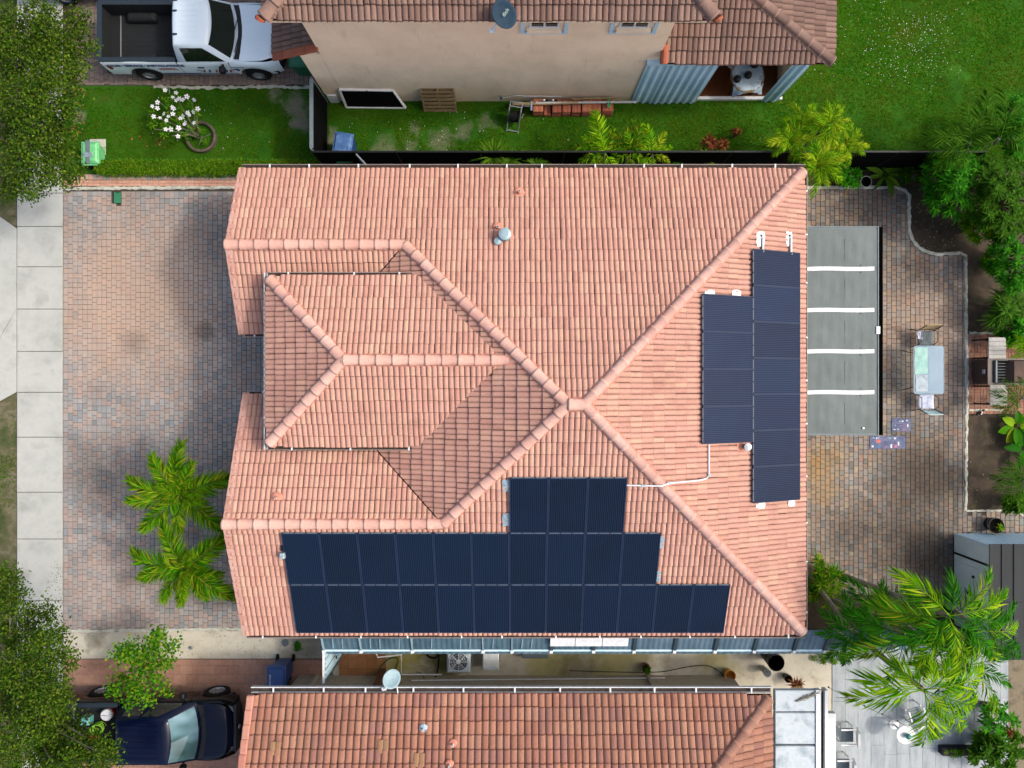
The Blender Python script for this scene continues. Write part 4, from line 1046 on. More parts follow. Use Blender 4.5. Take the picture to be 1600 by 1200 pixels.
# flat white roof of the extension
for a, b in ((1079, 1112), (1114, 1163), (1166, 1260)):
    x0, y1, _ = W(1211, a, 2.9); x1, y0, _ = W(1274, b, 2.9)
    MB().bbox(x0, x1, y0, y1, 2.75, 2.9, .02).build('roof_sheet', mottled('white_sheet', ['#8fa0a9', '#aebbc1', '#c8d2d6', '#bcc8cd', '#d2dadd'], 2.2, .55, .1, 30, detail=8) if a == 1079 else bpy.data.materials['white_sheet'], sh)
x0, y1, _ = W(1208, 1078, 2.9); x1, y0, _ = W(1293, 1270, 2.9)
MB().box(x0, x1 - .02, y0, -11.2, 0, 2.74).build('extension_wall', m_white, sh)
for xx in (x0 + .1, x1 - .3): MB().box(xx, xx + .08, -11.19, -11.1, 0, 2.74).build('roof_post', m_white, sh)
MB().box(x1 - .34, x1 - .20, y0, y1, 2.75, 2.93).build('edge_trim', m_white, sh); MB().box(x1 - .198, x1 - .09, y0, y1 - .05, 2.75, 2.84).build('edge_gutter', m_gutter_in, sh); MB().box(x1 - .088, x1, y0, y1, 2.7, 2.94).build('gutter_lip', m_white, sh)
x0, y1, _ = W(1294, 1115, 2.6); x1, y0, _ = W(1306, 1270, 2.6); MB().box(x0, x1, y0, y1, 2.42, 2.6).build('side_ledge', m_white, sh); MB().box(x0 + .05, x1 - .05, y0 + .1, y0 + .2, 0, 2.42).build('roof_post', m_white, sh)
# dropped palm frond on the white roof is in the planting section
for a, b in (((482, 1056), (500, 1082)),):
    p = Vector((-6.3, -9.40, 0)); MB().box(-6.36, -6.26, -9.479, -9.40, .1, 2.8).build('downspout', m_beige, sh)
MB().box(4.35, 4.45, -9.479, -9.40, .1, 2.8).build('downspout', m_beige, sh)
MB().tube([(-3.2, -9.44, .5), (0, -9.44, .42), (3, -9.44, .35), (4.9, -9.44, .3)], .02, 6).build('wall_pipe', m_white, sh)
d2 = W(612, 1061, 3.25)
sd2 = dish(d2, .27, (.45, .45, .8), W(600, 1076, 3.05), (W(620, 1072, 3.0), W(622, 1086, 3.02)), m_dishpale, 'pale grey satellite dish at the white gutter of the bottom house')
# ------------------------------------------------------------------ awning over the side passage
aw = thing('side_awning', 'long blue grey corrugated awning on white posts below the solar roof', 'awning', (1.7, -7.8, 0))
AWP = [507, 565, 645, 755, 800, 861, 927, 990, 1053, 1116, 1177, 1239, 1287]
AX_ = [(p - 800) * (H - 2.25) / F for p in AWP]; AY0, AZ0, AY1, AZ1 = -7.06, 2.74, -7.82, 2.27
m_awn = mottled('awning_sheet', ['#3f5866', '#4f6b7a', '#5e7a88', '#48616c'], 1.3, .3, 0, metal=.1, stretch=(1, .4, 1)); m_awn2 = mottled('awning_sheet_right', ['#566f80', '#688293', '#7793a3'], 1.2, .35, 0, metal=.15)
m_rafdark = plain('rafter_dark', '#33454f', .5); m_strip = plain('pale_strip', '#8fb0bf', .4)
for i in range(len(AX_) - 1):
    x0, x1 = AX_[i] + .03, AX_[i + 1] - .03; k = max(4, int((x1 - x0) / .038)); rows = []
    for yy, zz in ((AY0, AZ0), (AY1 + .04, AZ1 + .02)):
        rows.append([(x0 + (x1 - x0) * j / k, yy, zz + (.012 if (j // 2) % 2 else 0)) for j in range(k + 1)])
    MB().grid(rows).build('roof_sheet', m_awn if i < 6 else m_awn2, aw)
    k = max(4, int((x1 - x0) / .05)); rows = []
    for yy, zz in ((AY1 - .035, AZ1 - .02), (AY1 - .15, AZ1 - .14)): rows.append([(x0 + (x1 - x0) * j / k, yy, zz + (.014 if (j // 2) % 2 else 0)) for j in range(k + 1)])
    MB().grid(rows).build('valance', m_bluemetal, aw)
    if i < 5:
        MB().bar((x0, -7.30, AZ0 - .11), (x1, -7.30, AZ0 - .11), .03, .03).build('batten', m_strip, aw)
        for j in range(1, max(2, int((x1 - x0) / .28))):
            xx = x0 + j * .28
            if random.random() < .7: MB().bar((xx, -7.38, AZ0 - .18), (xx - .03, -7.74, AZ1 + .075), .028, .012).build('pale_rib', m_strip, aw)
for i, x in enumerate(AX_):
    MB().bar((x + (-.0 if i < 5 else 0), AY0, AZ0 + .02), (x, AY1, AZ1 + .02), .035 if i < 5 else .10, .07).build('rafter', m_strip if i < 5 else m_rafdark, aw)
    MB().box(x - .045, x + .045, AY1 - .06, AY1 + .03, 0, AZ1 + .075).build('post', m_white, aw)
MB().bar((AX_[0], AY1 + .01, AZ1 - .01), (AX_[-1], AY1 + .01, AZ1 - .01), .05, .09).build('beam', m_paleblue, aw)
for a, b in ((860, 898.5), (899.5, 941), (942, 982)):
    x0, x1 = ((q - 800) * (H - 2.7) / F for q in (a, b))
    MB().obox(((x0 + x1) / 2, -7.33, 2.70), ((x1 - x0) / 2, 0, 0), (0, .235, .12), (0, -.01, .02)).build('white_sheet', m_white, aw)
# shutter door closing the passage
dr = thing('shutter_door', 'tall pale corrugated side door at the left end of the awning', 'door', (-5.52, -8.3, 0))
for q in range(3):
    rows = []
    for zz in (.04, 2.2): rows.append([(-5.52 + (.03 if (j // 2) % 2 else 0), -7.86 - q * .31 - j * .031, zz) for j in range(10)])
    MB().grid(rows).build('door_leaf', m_paleblue, dr)
MB().bar((-5.54, -7.85, 2.22), (-5.54, -8.8, 2.22), .06).build('header', m_white, dr); MB().box(-5.57, -5.5, -8.84, -8.78, 0, 2.22).build('jamb', m_bluemetal, dr); MB().bar((-5.46, -8.45, 1.0), (-5.46, -8.55, 1.0), .03).build('handle', m_black, dr)

# ------------------------------------------------------------------ things in the side passage
m_acgrey = mottled('ac_grey', ['#a9b7c0', '#bccad2', '#cbd7dd'], 4, .5, .1)
ac = thing('air_conditioner', 'grey outdoor air conditioner with round fan guard in the side passage', 'air conditioner', (-1.68, -8.78, 0))
MB().bbox(-2.05, -1.31, -9.09, -8.46, .05, .80, .05).build('cabinet', m_acgrey, ac)
MB().box(-2.1, -1.26, -9.13, -8.42, 0, .05).build('pad', m_curb, ac)
cx, cy, cz = -1.68, -8.72, .80
MB().lathe([(.001, .004), (.285, .004)], (cx, cy, cz), 28).build('fan_well', plain('fan_well_grey', '#3c454a', .7), ac)
fan = MB().lathe([(.001, .03), (.07, .03), (.075, .02), (.075, .006)], (cx, cy, cz), 16).build('fan_hub', m_acgrey, ac)
for k in range(5):
    a = k * 2 * math.pi / 5; V = [(cx + r_ * math.cos(a + d_), cy + r_ * math.sin(a + d_), cz + h_) for r_, d_, h_ in ((.075, -.3, .010), (.26, -.22, .008), (.27, .30, .022), (.075, .4, .022))]
    MB().raw(V, [[0, 1, 2, 3]]).build('fan_blade', plain('fan_blade_%d' % k, '#75818a', .5) if k == 0 else bpy.data.materials['fan_blade_0'], fan)
g_ = MB()
gd = MB().lathe([(.28, .0), (.30, .02), (.29, .04), (.275, .03)], (cx, cy, cz), 30).build('fan_guard', m_acgrey, ac)
for k in range(8):
    a = k * math.pi / 4; MB().bar((cx + .08 * math.cos(a), cy + .08 * math.sin(a), cz + .045), (cx + .285 * math.cos(a), cy + .285 * math.sin(a), cz + .04), .012, .008).build('guard_spoke', m_whitemetal, gd)
for rr in (.14, .21): MB().lathe([(rr, .042), (rr + .006, .046), (rr + .012, .042)], (cx, cy, cz), 28).build('guard_ring', m_steel, gd)
def simple(name, label, cat, build, group=None):
    """build(parts) -> list of (part name, MB, material)"""
    lst = build(); p = lst[0][1].v[0]; t_ = thing(name, label, cat, (0, 0, 0) if p is None else (sum(q[0] for q in lst[0][1].v) / len(lst[0][1].v), sum(q[1] for q in lst[0][1].v) / len(lst[0][1].v), 0), group=group)
    for nm, mb, mat in lst: mb.build(nm, mat, t_)
    return t_
m_appl = mottled('enamel_white', ['#c9d2d1', '#dbe2e1', '#e6ebea'], 5, .5, .1)
simple('pool_heater', 'square white appliance box right of the air conditioner', 'appliance', lambda: [('cabinet', MB().bbox(-.93, -.41, -9.02, -8.48, .03, .72, .03), m_appl), ('top_rim', MB().box(-.90, -.44, -9.01, -8.93, .721, .735), m_acgrey), ('base', MB().box(-.95, -.39, -9.04, -8.46, 0, .03), m_black)])
simple('louvre_panel', 'dark louvred panel lying beside the white appliance box', 'panel', lambda: [('frame', MB().box(-.02, .32, -8.72, -8.42, 0, .10), m_black)] + [('louvre', MB().obox((.0 + k * .05, -8.56, .125), (.018, 0, .012), (.0, .14, 0), (0, 0, .004)), m_fgrey) for k in range(1, 6)])
simple('storage_box', 'flat dark grey storage box under the awning edge', 'box', lambda: [('body', MB().box(.34, 1.15, -8.78, -8.36, 0, .3), m_fgrey), ('lid', MB().bbox(.32, 1.17, -8.80, -8.34, .301, .35, .02), plain('slate_plastic', '#5c6a73', .6))])
simple('yellow_crate', 'small yellow block between white appliance and louvred panel', 'crate', lambda: [('body', MB().bbox(-.33, -.12, -8.68, -8.58, 0, .16, .01), plain('yellow_plastic', '#d4bc2a', .5)), ('cap', MB().box(-.12, -.03, -8.67, -8.59, .02, .14), m_white)])
simple('doormat', 'bright yellow green mat on the concrete left of the air conditioner', 'mat', lambda: [('mat', MB().bbox(-3.55, -2.8, -8.72, -8.40, .0, .025, .008), mottled('lime_mat', ['#b8b51e', '#cfc92c', '#a8a82a'], 6, .95, .4, 60)), ('border', MB().box(-2.8, -2.77, -8.72, -8.40, 0, .02), m_curb)])
def bag():
    mb = MB(); mb.lathe([(.001, 0), (.17, 0), (.2, .12), (.16, .26), (.06, .36), (.09, .42), (.001, .40)], (1.45, -8.55, 0), 11)
    mb.v = [(a + random.uniform(-.03, .03), b + random.uniform(-.03, .03), c + random.uniform(-.02, .02) * (c > .02)) for a, b, c in mb.v]
    return [('sack', mb, plain('black_sack', '#0e0f11', .35)), ('tie', MB().tube([(1.52, -8.52, .3), (1.75, -8.5, .25), (1.8, -8.58, .2), (1.62, -8.6, .22)], .012, 6), m_black)]
simple('rubbish_sack', 'crumpled black sack under the white awning sheets', 'sack', bag)
def bucket(name, label, loc, r, h, mat, inner=None, rim=True):
    t_ = thing(name, label, name.split('_')[-1], loc)
    MB().lathe([(.001, .0), (r * .82, 0), (r, h), (r * 1.06, h), (r * 1.06, h - .03)], loc, 20).build('body', mat, t_, smooth=False)
    MB().lathe([(r * .97, h), (r * .82, .05), (.001, .05)], loc, 20).build('inside', inner or mat, t_)
    MB().tube([(loc[0] + r * 1.06 * math.cos(a), loc[1] + r * 1.06 * math.sin(a), h - .02 - .12 * math.sin(a - .3) * (a < 3.44)) for a in np.linspace(.3, 3.44, 9)], .006, 5).build('handle', m_steel, t_)
    return t_
x, y, _ = W(1212, 1035, .8); bucket('black_barrel', 'open black barrel standing at the right end of the passage', (x, y, 0), .25, .85, m_black, m_dark)
x, y, _ = W(1199, 1052, .4); bucket('white_bucket', 'narrow white bucket beside the open black barrel', (x, y, 0), .12, .42, m_pvc, m_white)
x, y, _ = W(1141, 1056, .3); bucket('yellow_bucket', 'orange yellow bucket against the beige wall', (x, y, 0), .17, .32, plain('bucket_yellow', '#e0a21a', .45), plain('bucket_amber', '#d18c12', .5))
# hoses
def hose(name, label, pts, r, mat):
    P = [Vector(p) for p in pts]; out = []
    for i in range(len(P) - 1):
        p0, p1, p2, p3 = P[max(i - 1, 0)], P[i], P[i + 1], P[min(i + 2, len(P) - 1)]
        for q in range(6):
            t_ = q / 6; out.append(.5 * ((2 * p1) + (-p0 + p2) * t_ + (2 * p0 - 5 * p1 + 4 * p2 - p3) * t_ * t_ + (-p0 + 3 * p1 - 3 * p2 + p3) * t_ ** 3))
    out.append(P[-1]); o = MB().tube(out, r, 7).build(name, mat, None, smooth=True); return tag(o, label, 'hose')
m_hoseg = plain('hose_green', '#3f5a2a', .5)
pts = [W(*q, .05) for q in ((590, 1058), (592, 1048), (600, 1036), (612, 1028), (622, 1030), (619, 1043), (610, 1052), (604, 1054))]
hose('garden_hose', 'dark green garden hose looping beside the tiled landing', pts, .018, m_hoseg)
pts = [(-2.55 + .19 * math.cos(a) + .02 * math.sin(3 * a), -8.72 + .16 * math.sin(a), .05 + a * .005) for a in np.linspace(0, 19, 40)] + [W(682, 1055, .1), W(668, 1063, .35), W(652, 1066, .5)]
hose('black_hose', 'coiled black hose left of the air conditioner', pts, .02, m_rubber)
pts = [W(*q, .03) for q in ((890, 1048), (960, 1050), (1030, 1050), (1075, 1042), (1105, 1040), (1125, 1050), (1131, 1058))]
hose('long_cable', 'thin black cable running along the passage to the yellow bucket', pts, .011, m_rubber)
pts = [W(650, 1050, .05), W(658, 1052, .05), W(662, 1060, .25), W(655, 1064, .3)]; hose('short_hose', 'short green hose piece rising against the beige wall', pts, .013, m_hoseg)
o = MB().tube([W(588, 1020, .6), W(590, 1027, .6), W(627, 1023, .6), W(627, 1054, .35), W(690, 1054, .35)], .024, 8).build('white_pipe', m_white, None); tag(o, 'white bent drain pipe below the awning left of the satellite dish', 'pipe')
o = MB().box(-4.28, -4.10, -9.45, -9.25, 0, 2.4).build('rusty_post', mottled('rusty_timber', ['#5c3a28', '#6f4934', '#4a2e20'], 5, .9), None); tag(o, 'dark brown timber post beside the pale satellite dish', 'post')
o = MB().lathe([(.001, 0), (.03, 0), (.035, .06), (.05, .1), (.03, .14), (.001, .15)], W(801, 1076, .9), 9).build('wall_tap', plain('teal_tap', '#2d8a86', .5), None); tag(o, 'small teal tap on the beige wall below the white appliance', 'tap')

# ------------------------------------------------------------------ patio roof
cp_ = thing('patio_roof', 'grey panelled patio roof with white strips beside the rear eave', 'patio roof', (9.5, 1.5, 0))
m_canopy = None
t = NT('grey_membrane'); f = t.maprange(t.noise(1.2, 4), .3, .7); c = t.ramp(f, [C('#566261'), C('#5e6a69'), C('#667170')])
c = t.mix(t.maprange(t.noise(.9, 6, .75), .62, .8, 0, .35), c, C('#5d6b69'))
c = t.mix(t.maprange(t.noise(70, 2), .5, .7, 0, .12), c, C('#aebab8')); t.bump(t.noise(2.2, 3, stretch=(2.6, .7, 1)), .35, .02); m_canopy = t.done(c, .55, 0, .3)
ZC = 2.55; x0, ya, _ = W(1255, 357, ZC); x1, yb, _ = W(1371, 677, ZC)
ed = [357, 420, 484.5, 549, 613, 677]
for k in range(5):
    y1 = W(0, ed[k], ZC)[1]; y0 = W(0, ed[k + 1], ZC)[1]
    rows = [[(x0 + (x1 - x0) * i / 24, y0 + (y1 - y0) * j / 10, ZC + .004 * math.sin(i * 1.9 + k) * math.sin(j * .33) + .003 * math.sin(i * .8 + j)) for j in range(11)] for i in range(25)]
    MB().grid(rows[::-1] if False else [list(r_) for r_ in zip(*rows)]).build('roof_panel', m_canopy, cp_, smooth=True)
    MB().box(x0 + (x1 - x0) * .56, x0 + (x1 - x0) * .563, y0 + .25, y1 - .3, ZC + .002, ZC + .008).build('panel_seam', m_canopy, cp_)
    if k:
        rows = []
        for j in range(13):
            x = x0 + .02 + (x1 - x0 - .12) * j / 12; yy = y1 + .012 * math.sin(j * .5) + (j / 12 - .5) * .02
            rows.append([(x, yy - .062, ZC + .008), (x, yy - .05, ZC + .022), (x, yy + .05, ZC + .022), (x, yy + .062, ZC + .008)])
        MB().grid(rows).build('joint_strip', m_white, cp_)
        for dy in (-.1, .1): MB().lathe([(.018, .0), (.014, .02), (.001, .024)], (x0 + (x1 - x0) * .78, y1 + dy, ZC + .004), 8).build('screw_cap', m_fgrey, cp_)
MB().box(x0 - .02, x1, yb - .03, ya + .03, ZC - .09, ZC - .014).build('deck', m_fgrey, cp_)
MB().box(x1 + .002, x1 + .03, yb - .06, ya + .06, ZC - .14, ZC + .02).build('edge_trim', m_fgrey, cp_)
MB().box(x1 + .032, x1 + .14, yb - .06, ya + .06, ZC - .12, ZC - .07).build('gutter_bed', m_dark, cp_); MB().box(x1 + .142, x1 + .16, yb - .06, ya + .06, ZC - .14, ZC - .0).build('gutter_lip', m_dark, cp_)
MB().box(x0, x1, yb - .06, yb - .032, ZC - .14, ZC + .012).build('edge_trim', m_fgrey, cp_); MB().box(x0, x1, ya + .032, ya + .06, ZC - .14, ZC + .012).build('edge_trim', m_fgrey, cp_)
for yy in (yb + .3, (ya + yb) / 2, ya - .3): MB().box(x1 - .2, x1 - .1, yy - .05, yy + .05, 0, ZC - .09).build('post', m_white, cp_)
x, y, _ = W(1371, 516, ZC); MB().bbox(x - .05, x + .07, y - .11, y + .11, ZC, ZC + .03, .01).build('repair_patch', m_white, cp_)
x, y, _ = W(1348, 669, ZC); MB().lathe([(.035, .0), (.03, .03), (.001, .035)], (x, y, ZC), 10).build('drain_cap', m_steel, cp_)

# ------------------------------------------------------------------ patio furniture
TX, TY, _ = W(1451, 578, .7)
gt = thing('glass_table', 'rectangular glass topped patio table with thin dark legs', 'table', (TX, TY, 0))
t = NT('table_glass'); t.done(C('#7fa9c6', 1), .08, 0, .6); t.b.inputs['Alpha'].default_value = 1  # blue base colour paints in the sky mirrored by the glass
gl = t.add('ShaderNodeBsdfTransparent'); gl.inputs[0].default_value = (.6, .8, .92, 1); mx = t.add('ShaderNodeMixShader'); mx.inputs[0].default_value = .45
t.link(gl.outputs[0], mx.inputs[1]); t.link(t.b.outputs[0], mx.inputs[2]); t.link(mx.outputs[0], t.o.inputs[0]); m_tglass = t.m
hw, hl = .48, .76
pts = []
for cx_, cy_, a0 in ((hw - .08, hl - .08, 0), (-hw + .08, hl - .08, math.pi / 2), (-hw + .08, -hl + .08, math.pi), (hw - .08, -hl + .08, 1.5 * math.pi)):
    pts += [(TX + cx_ + .08 * math.cos(a0 + k * math.pi / 10), TY + cy_ + .08 * math.sin(a0 + k * math.pi / 10)) for k in range(6)]
MB().prism(pts, .70, .708).build('glass_top', m_tglass, gt)
MB().tube([(p[0], p[1], .70) for p in pts] + [(pts[0][0], pts[0][1], .70)], .013, 6, cap=False).build('rim', plain('rim_slate', '#3c5563', .4), gt)
for sx_ in (-1, 1):
    for sy_ in (-1, 1): MB().tube([(TX + sx_ * .02, TY + sy_ * .40, .68), (TX + sx_ * .3, TY + sy_ * .52, .5), (TX + sx_ * .46 , TY + sy_ * .64, .01)], .014, 6).build('leg', m_black, gt)
MB().bar((TX, TY - .42, .68), (TX, TY + .42, .68), .02).build('stretcher', m_black, gt)
m_runner = mottled('mint_cloth', ['#86b8b0', '#9dc9be', '#b3d6cb'], 5, .85, .3, 40)
rows = [[(TX - .44 + .40 * i / 6, TY + .70 - .84 * j / 8 + .02 * i / 6, .716 + .006 * math.sin(i * 1.3 + j)) for j in range(9)] for i in range(7)]
o = MB().grid(rows).build('table_runner', m_runner, None, smooth=True); tag(o, 'pale mint cloth folded on the left half of the glass table', 'cloth')
rows = [[(TX - .42 + (.30 + .08 * (i % 2)) * i / 5, TY - .16 - .52 * j / 6, .714 + .012 * abs(math.sin(i * 1.1 + j * .8))) for j in range(7)] for i in range(6)]
o = MB().grid(rows).build('crumpled_cloth', mottled('white_cloth', ['#93a3ad', '#b6c3ca', '#7f909c'], 6, .8, .4, 30), None, smooth=True); tag(o, 'crumpled white cloth on the lower left of the glass table', 'cloth')
def patio_chair(label, loc, rz, seatm, backm):
    c_ = thing('patio_chair', label, 'chair', loc, rz, 'patio chairs')
    for s_ in (-.26, .26):
        MB().tube([(s_, .27, .01), (s_, .22, .42), (s_, .12, .62), (s_, -.18, .62), (s_, -.24, .42), (s_, -.30, .01)], .013, 6).build('leg_frame', m_black, c_, local=True)
        MB().tube([(s_, -.22, .40), (s_, -.36, .92)], .013, 6).build('back_post', m_black, c_, local=True)
    rows = [[(-.25 + .5 * i / 6, .24 - .46 * j / 5, .42 - .03 * math.sin(math.pi * j / 5)) for j in range(6)] for i in range(7)]
    MB().grid(rows).build('seat', seatm, c_, local=True, smooth=True).modifiers.new('s', 'SOLIDIFY').thickness = .012
    rows = [[(-.25 + .5 * i / 6, -.24 - .13 * j / 5 - .02 * math.sin(math.pi * i / 6), .44 + .48 * j / 5) for j in range(6)] for i in range(7)]
    MB().grid(rows).build('backrest', backm, c_, local=True, smooth=True).modifiers.new('s', 'SOLIDIFY').thickness = .012
    MB().bar((-.26, .22, .40), (.26, .22, .40), .02).build('front_rail', m_black, c_, local=True)
    return c_
m_tan = mottled('tan_sling', ['#a98f64', '#bda377', '#c7ae84'], 5, .8, .2); m_greysling = mottled('grey_sling', ['#4d565a', '#5c666a', '#6a7478'], 5, .8, .2); m_blueprint = mottled('blue_print', ['#8fa0c8', '#b9c4dd', '#dfe4ee', '#5d6f9c'], 22, .8, .1); m_aqua = mottled('aqua_sling', ['#a7cfd0', '#bfe0de', '#cfeae6'], 4, .8, .2)
x, y, _ = W(1446, 528, .4); patio_chair('tan backed patio chair at the upper end of the glass table', (x, y, 0), math.pi, m_greysling, m_tan)
x, y, _ = W(1447, 628, .4); patio_chair('pale aqua patio chair at the lower end of the glass table', (x, y, 0), .0, m_blueprint, m_aqua)
x, y, _ = W(1437, 524, .45); o = MB().grid([[(x - .08 + .03 * i, y - .12 + .045 * j + .01 * math.sin(i), .47 + .025 * math.sin(i * 1.7 + j)) for j in range(7)] for i in range(6)]).build('blue_cloth', m_blueprint, None, smooth=True); tag(o, 'small crumpled blue white cloth on the tan patio chair', 'cloth')
# two printed mats: plain marks of several shapes, no words can be read
def mat_(label, a, b, seed, marks):
    x0, y1, _ = W(*a); x1, y0, _ = W(*b); m = thing('kitchen_mat', label, 'mat', ((x0 + x1) / 2, (y0 + y1) / 2, .028), group='printed mats')
    MB().bbox(x0, x1, y0, y1, .02, .042, .008).build('mat', m_lav, m)
    for (u, w_, sx_, sy_, colr, shp) in marks:
        cx_, cy_ = x0 + (x1 - x0) * u, y1 - (y1 - y0) * w_
        if shp == 'heart': P = [(cx_ - sx_, cy_ + sy_ * .6), (cx_ - sx_ * .5, cy_ + sy_), (cx_, cy_ + sy_ * .6), (cx_ + sx_ * .5, cy_ + sy_), (cx_ + sx_, cy_ + sy_ * .6), (cx_, cy_ - sy_)]
        elif shp == 'bowl': P = [(cx_ - sx_, cy_ + sy_), (cx_ + sx_, cy_ + sy_), (cx_ + sx_ * .4, cy_ - sy_), (cx_ - sx_ * .4, cy_ - sy_)]
        elif shp == 'leaf': P = [(cx_ - sx_, cy_), (cx_, cy_ + sy_), (cx_ + sx_, cy_), (cx_, cy_ - sy_)]
        else: P = [(cx_ - sx_, cy_ - sy_), (cx_ + sx_, cy_ - sy_), (cx_ + sx_, cy_ + sy_), (cx_ - sx_, cy_ + sy_)]
        MB().prism(P, .0425, .0445).build('printed_mark', MK[colr], m)
m_lav = mottled('lavender_mat', ['#626888', '#747a98', '#585f7e', '#6a7a90'], 5, .9, .2, 60)
MK = {'w': plain('mark_white', '#e8edf0', .8), 'r': plain('mark_red', '#c9705f', .8), 'k': plain('mark_navy', '#3d4468', .8), 'p': plain('mark_pink', '#c0708a', .8), 'g': plain('mark_green', '#8fb08f', .8), 'b': plain('mark_blue', '#4a7aa0', .8)}
mat_('small lavender printed mat at the corner of the patio roof', (1392, 653.5), (1422, 674), 1, ((.30, .2, .02, .02, 'k', 'leaf'), (.43, .22, .014, .02, 'w', 'leaf'), (.58, .22, .03, .02, 'w', 'box'), (.80, .18, .035, .025, 'w', 'heart'), (.2, .55, .014, .02, 'w', 'leaf'), (.45, .48, .11, .008, 'k', 'box'), (.55, .55, .07, .006, 'p', 'box'), (.84, .55, .02, .045, 'w', 'box'), (.15, .85, .04, .014, 'w', 'bowl'), (.34, .83, .018, .016, 'w', 'box'), (.66, .8, .06, .007, 'r', 'box'), (.64, .9, .05, .01, 'p', 'box')))
mat_('long lavender printed mat below the small one on the patio', (1358, 681), (1414, 701), 2, ((.07, .18, .03, .03, 'b', 'box'), (.11, .15, .02, .02, 'w', 'leaf'), (.19, .18, .02, .025, 'w', 'box'), (.25, .16, .02, .02, 'w', 'heart'), (.36, .15, .035, .016, 'k', 'leaf'), (.56, .18, .05, .025, 'g', 'bowl'), (.70, .2, .045, .035, 'w', 'heart'), (.86, .16, .06, .012, 'k', 'box'), (.24, .42, .07, .05, 'r', 'box'), (.5, .45, .13, .012, 'k', 'box'), (.5, .58, .11, .01, 'k', 'box'), (.69, .52, .035, .05, 'k', 'leaf'), (.80, .6, .022, .06, 'w', 'box'), (.90, .5, .03, .04, 'b', 'leaf'), (.08, .82, .045, .03, 'w', 'bowl'), (.25, .82, .07, .05, 'b', 'leaf'), (.44, .85, .06, .01, 'p', 'box'), (.6, .8, .025, .06, 'w', 'box'), (.72, .8, .045, .05, 'p', 'box')))
# ------------------------------------------------------------------ grill island
gr = thing('grill_cart', 'dark brown outdoor grill cart with slatted side shelves on brick pad', 'grill', (W(1570, 580, .9)[0], W(1570, 580, .9)[1], 0))
m_brown = mottled('brown_enamel', ['#3f312c', '#4a3a34', '#54443d'], 3, .5, .1); m_shelf = mottled('pale_board', ['#a9a79f', '#bcbab2', '#cbc9c2'], 4, .8, .2, 50, stretch=(8, 1, 1))
def at(px, py, z): return W(px, py, z)
x0, y1, _ = at(1545, 561, .9); x1, y0, _ = at(1640, 600, .9)
MB().box(x0, x1, y0, y1, .12, .86).build('cabinet', m_brown, gr); MB().box(x0 - .03, x1, y0 - .02, y1 + .02, .861, .90).build('counter', m_brown, gr)
x2, ya, _ = at(1558, 563, .95); x3, yb, _ = at(1573, 598, .95)
fb = MB().box(x2, x3, yb, ya, .901, .93).build('firebox', m_dark, gr)
for q in range(7): MB().bar((x2 + .03, yb + .06 + q * .09, .945), (x3 - .02, yb + .06 + q * .09, .945), .012).build('grate_bar', m_fgrey, fb)
MB().box(x2 - .06, x2 - .01, yb, ya, .901, .98).build('front_handle', m_fgrey, gr)
for yy in (ya, yb): MB().obox(((x2 + x3) / 2, yy, .95), ((x3 - x2) / 2, 0, 0), (0, .015, 0), (0, 0, .05)).build('end_plate', m_black, gr)
MB().box(x3 + .0, x1, y0 + .03, y1 - .03, .93, 1.12, top=(.12, .04)).build('hood', mottled('hood_brown', ['#4d4039', '#5b4b43', '#6a564b'], 2, .7, .05, spec=.1), gr)
MB().bbox(x0 - .08, x0 - .03, (y0 + y1) / 2 - .07, (y0 + y1) / 2 + .07, .7, .8, .01).build('tap_handle', m_shelf, gr)
for nm, (pa, pb, pc, pd) in (('a', (1545, 527, 1572, 561)), ('b', (1547, 601, 1574, 634))):
    xa, yt, _ = at(pa, pb, .86); xb, yl, _ = at(pc, pd, .86)
    for k in range(5):
        h = (yt - yl) / 5; MB().bbox(xa, xb, yl + k * h + .004, yl + (k + 1) * h - .004, .83, .86, .004).build('shelf_slat', m_shelf, gr)
    for xx in (xa + .05, xb - .05):
        for yy in (yl + .05, yt - .05): MB().box(xx - .025, xx + .025, yy - .025, yy + .025, .03, .828).build('leg', m_black, gr)
x, y, _ = W(1530, 645, .05); simple('garden_tap', 'small black and white tap lying at the corner of the brick pad', 'tap', lambda: [('body', MB().tube([(x - .1, y - .08, .05), (x, y, .08), (x + .12, y + .1, .12)], .03, 8), m_black), ('lever', MB().bar((x + .02, y - .06, .12), (x + .04, y + .05, .14), .025), m_white)])
# ------------------------------------------------------------------ shed and blue fence
sdh = thing('garden_shed', 'pale metal garden shed with dark grey roof at right edge of patio', 'shed', (15.5, -6.5, 0))
m_shedwall = mottled('shed_wall', [C('#b4c8c9', 1), C('#c2d4d4', 1), C('#cedddd', 1)], 1.2, .55, .05, 40); m_shedroof = mottled('shed_roof', ['#1c2023', '#24292b', '#2b3032', '#202427'], 1.0, .8, .1, 40, stretch=(1, .3, 1))
SX0, SX1, SY0, SY1 = 14.38, 17.2, -8.25, -4.86; SH = 1.7
for k in range(4):
    y0, y1 = SY0 + (SY1 - SY0) * k / 4, SY0 + (SY1 - SY0) * (k + 1) / 4
    MB().box(SX0, SX0 + .04, y0 + .004, y1 - .004, .02, SH).build('wall_panel', m_shedwall, sdh)
    MB().box(SX0 - .012, SX0 - .001, y1 - .025, y1 + .002, .02, SH).build('corner_strip', m_paleblue, sdh) if k == 3 else None
for yy in (SY1 - .62, SY0 + .42): MB().box(SX0 - .008, SX0 - .001, yy - .035, yy + .035, .02, SH - .01).build('dark_trim', m_black, sdh)
MB().lathe([(.001, -.03), (.045, -.03), (.045, .0)], (SX0 - .01, SY1 - 1.15, 1.0), 10, 'x').build('door_knob', m_black, sdh)
rows = [[(SX0 + .02 + j * .05, SY1 + (.02 if (j // 2) % 2 else 0), zz) for j in range(56)] for zz in (.02, SH)]
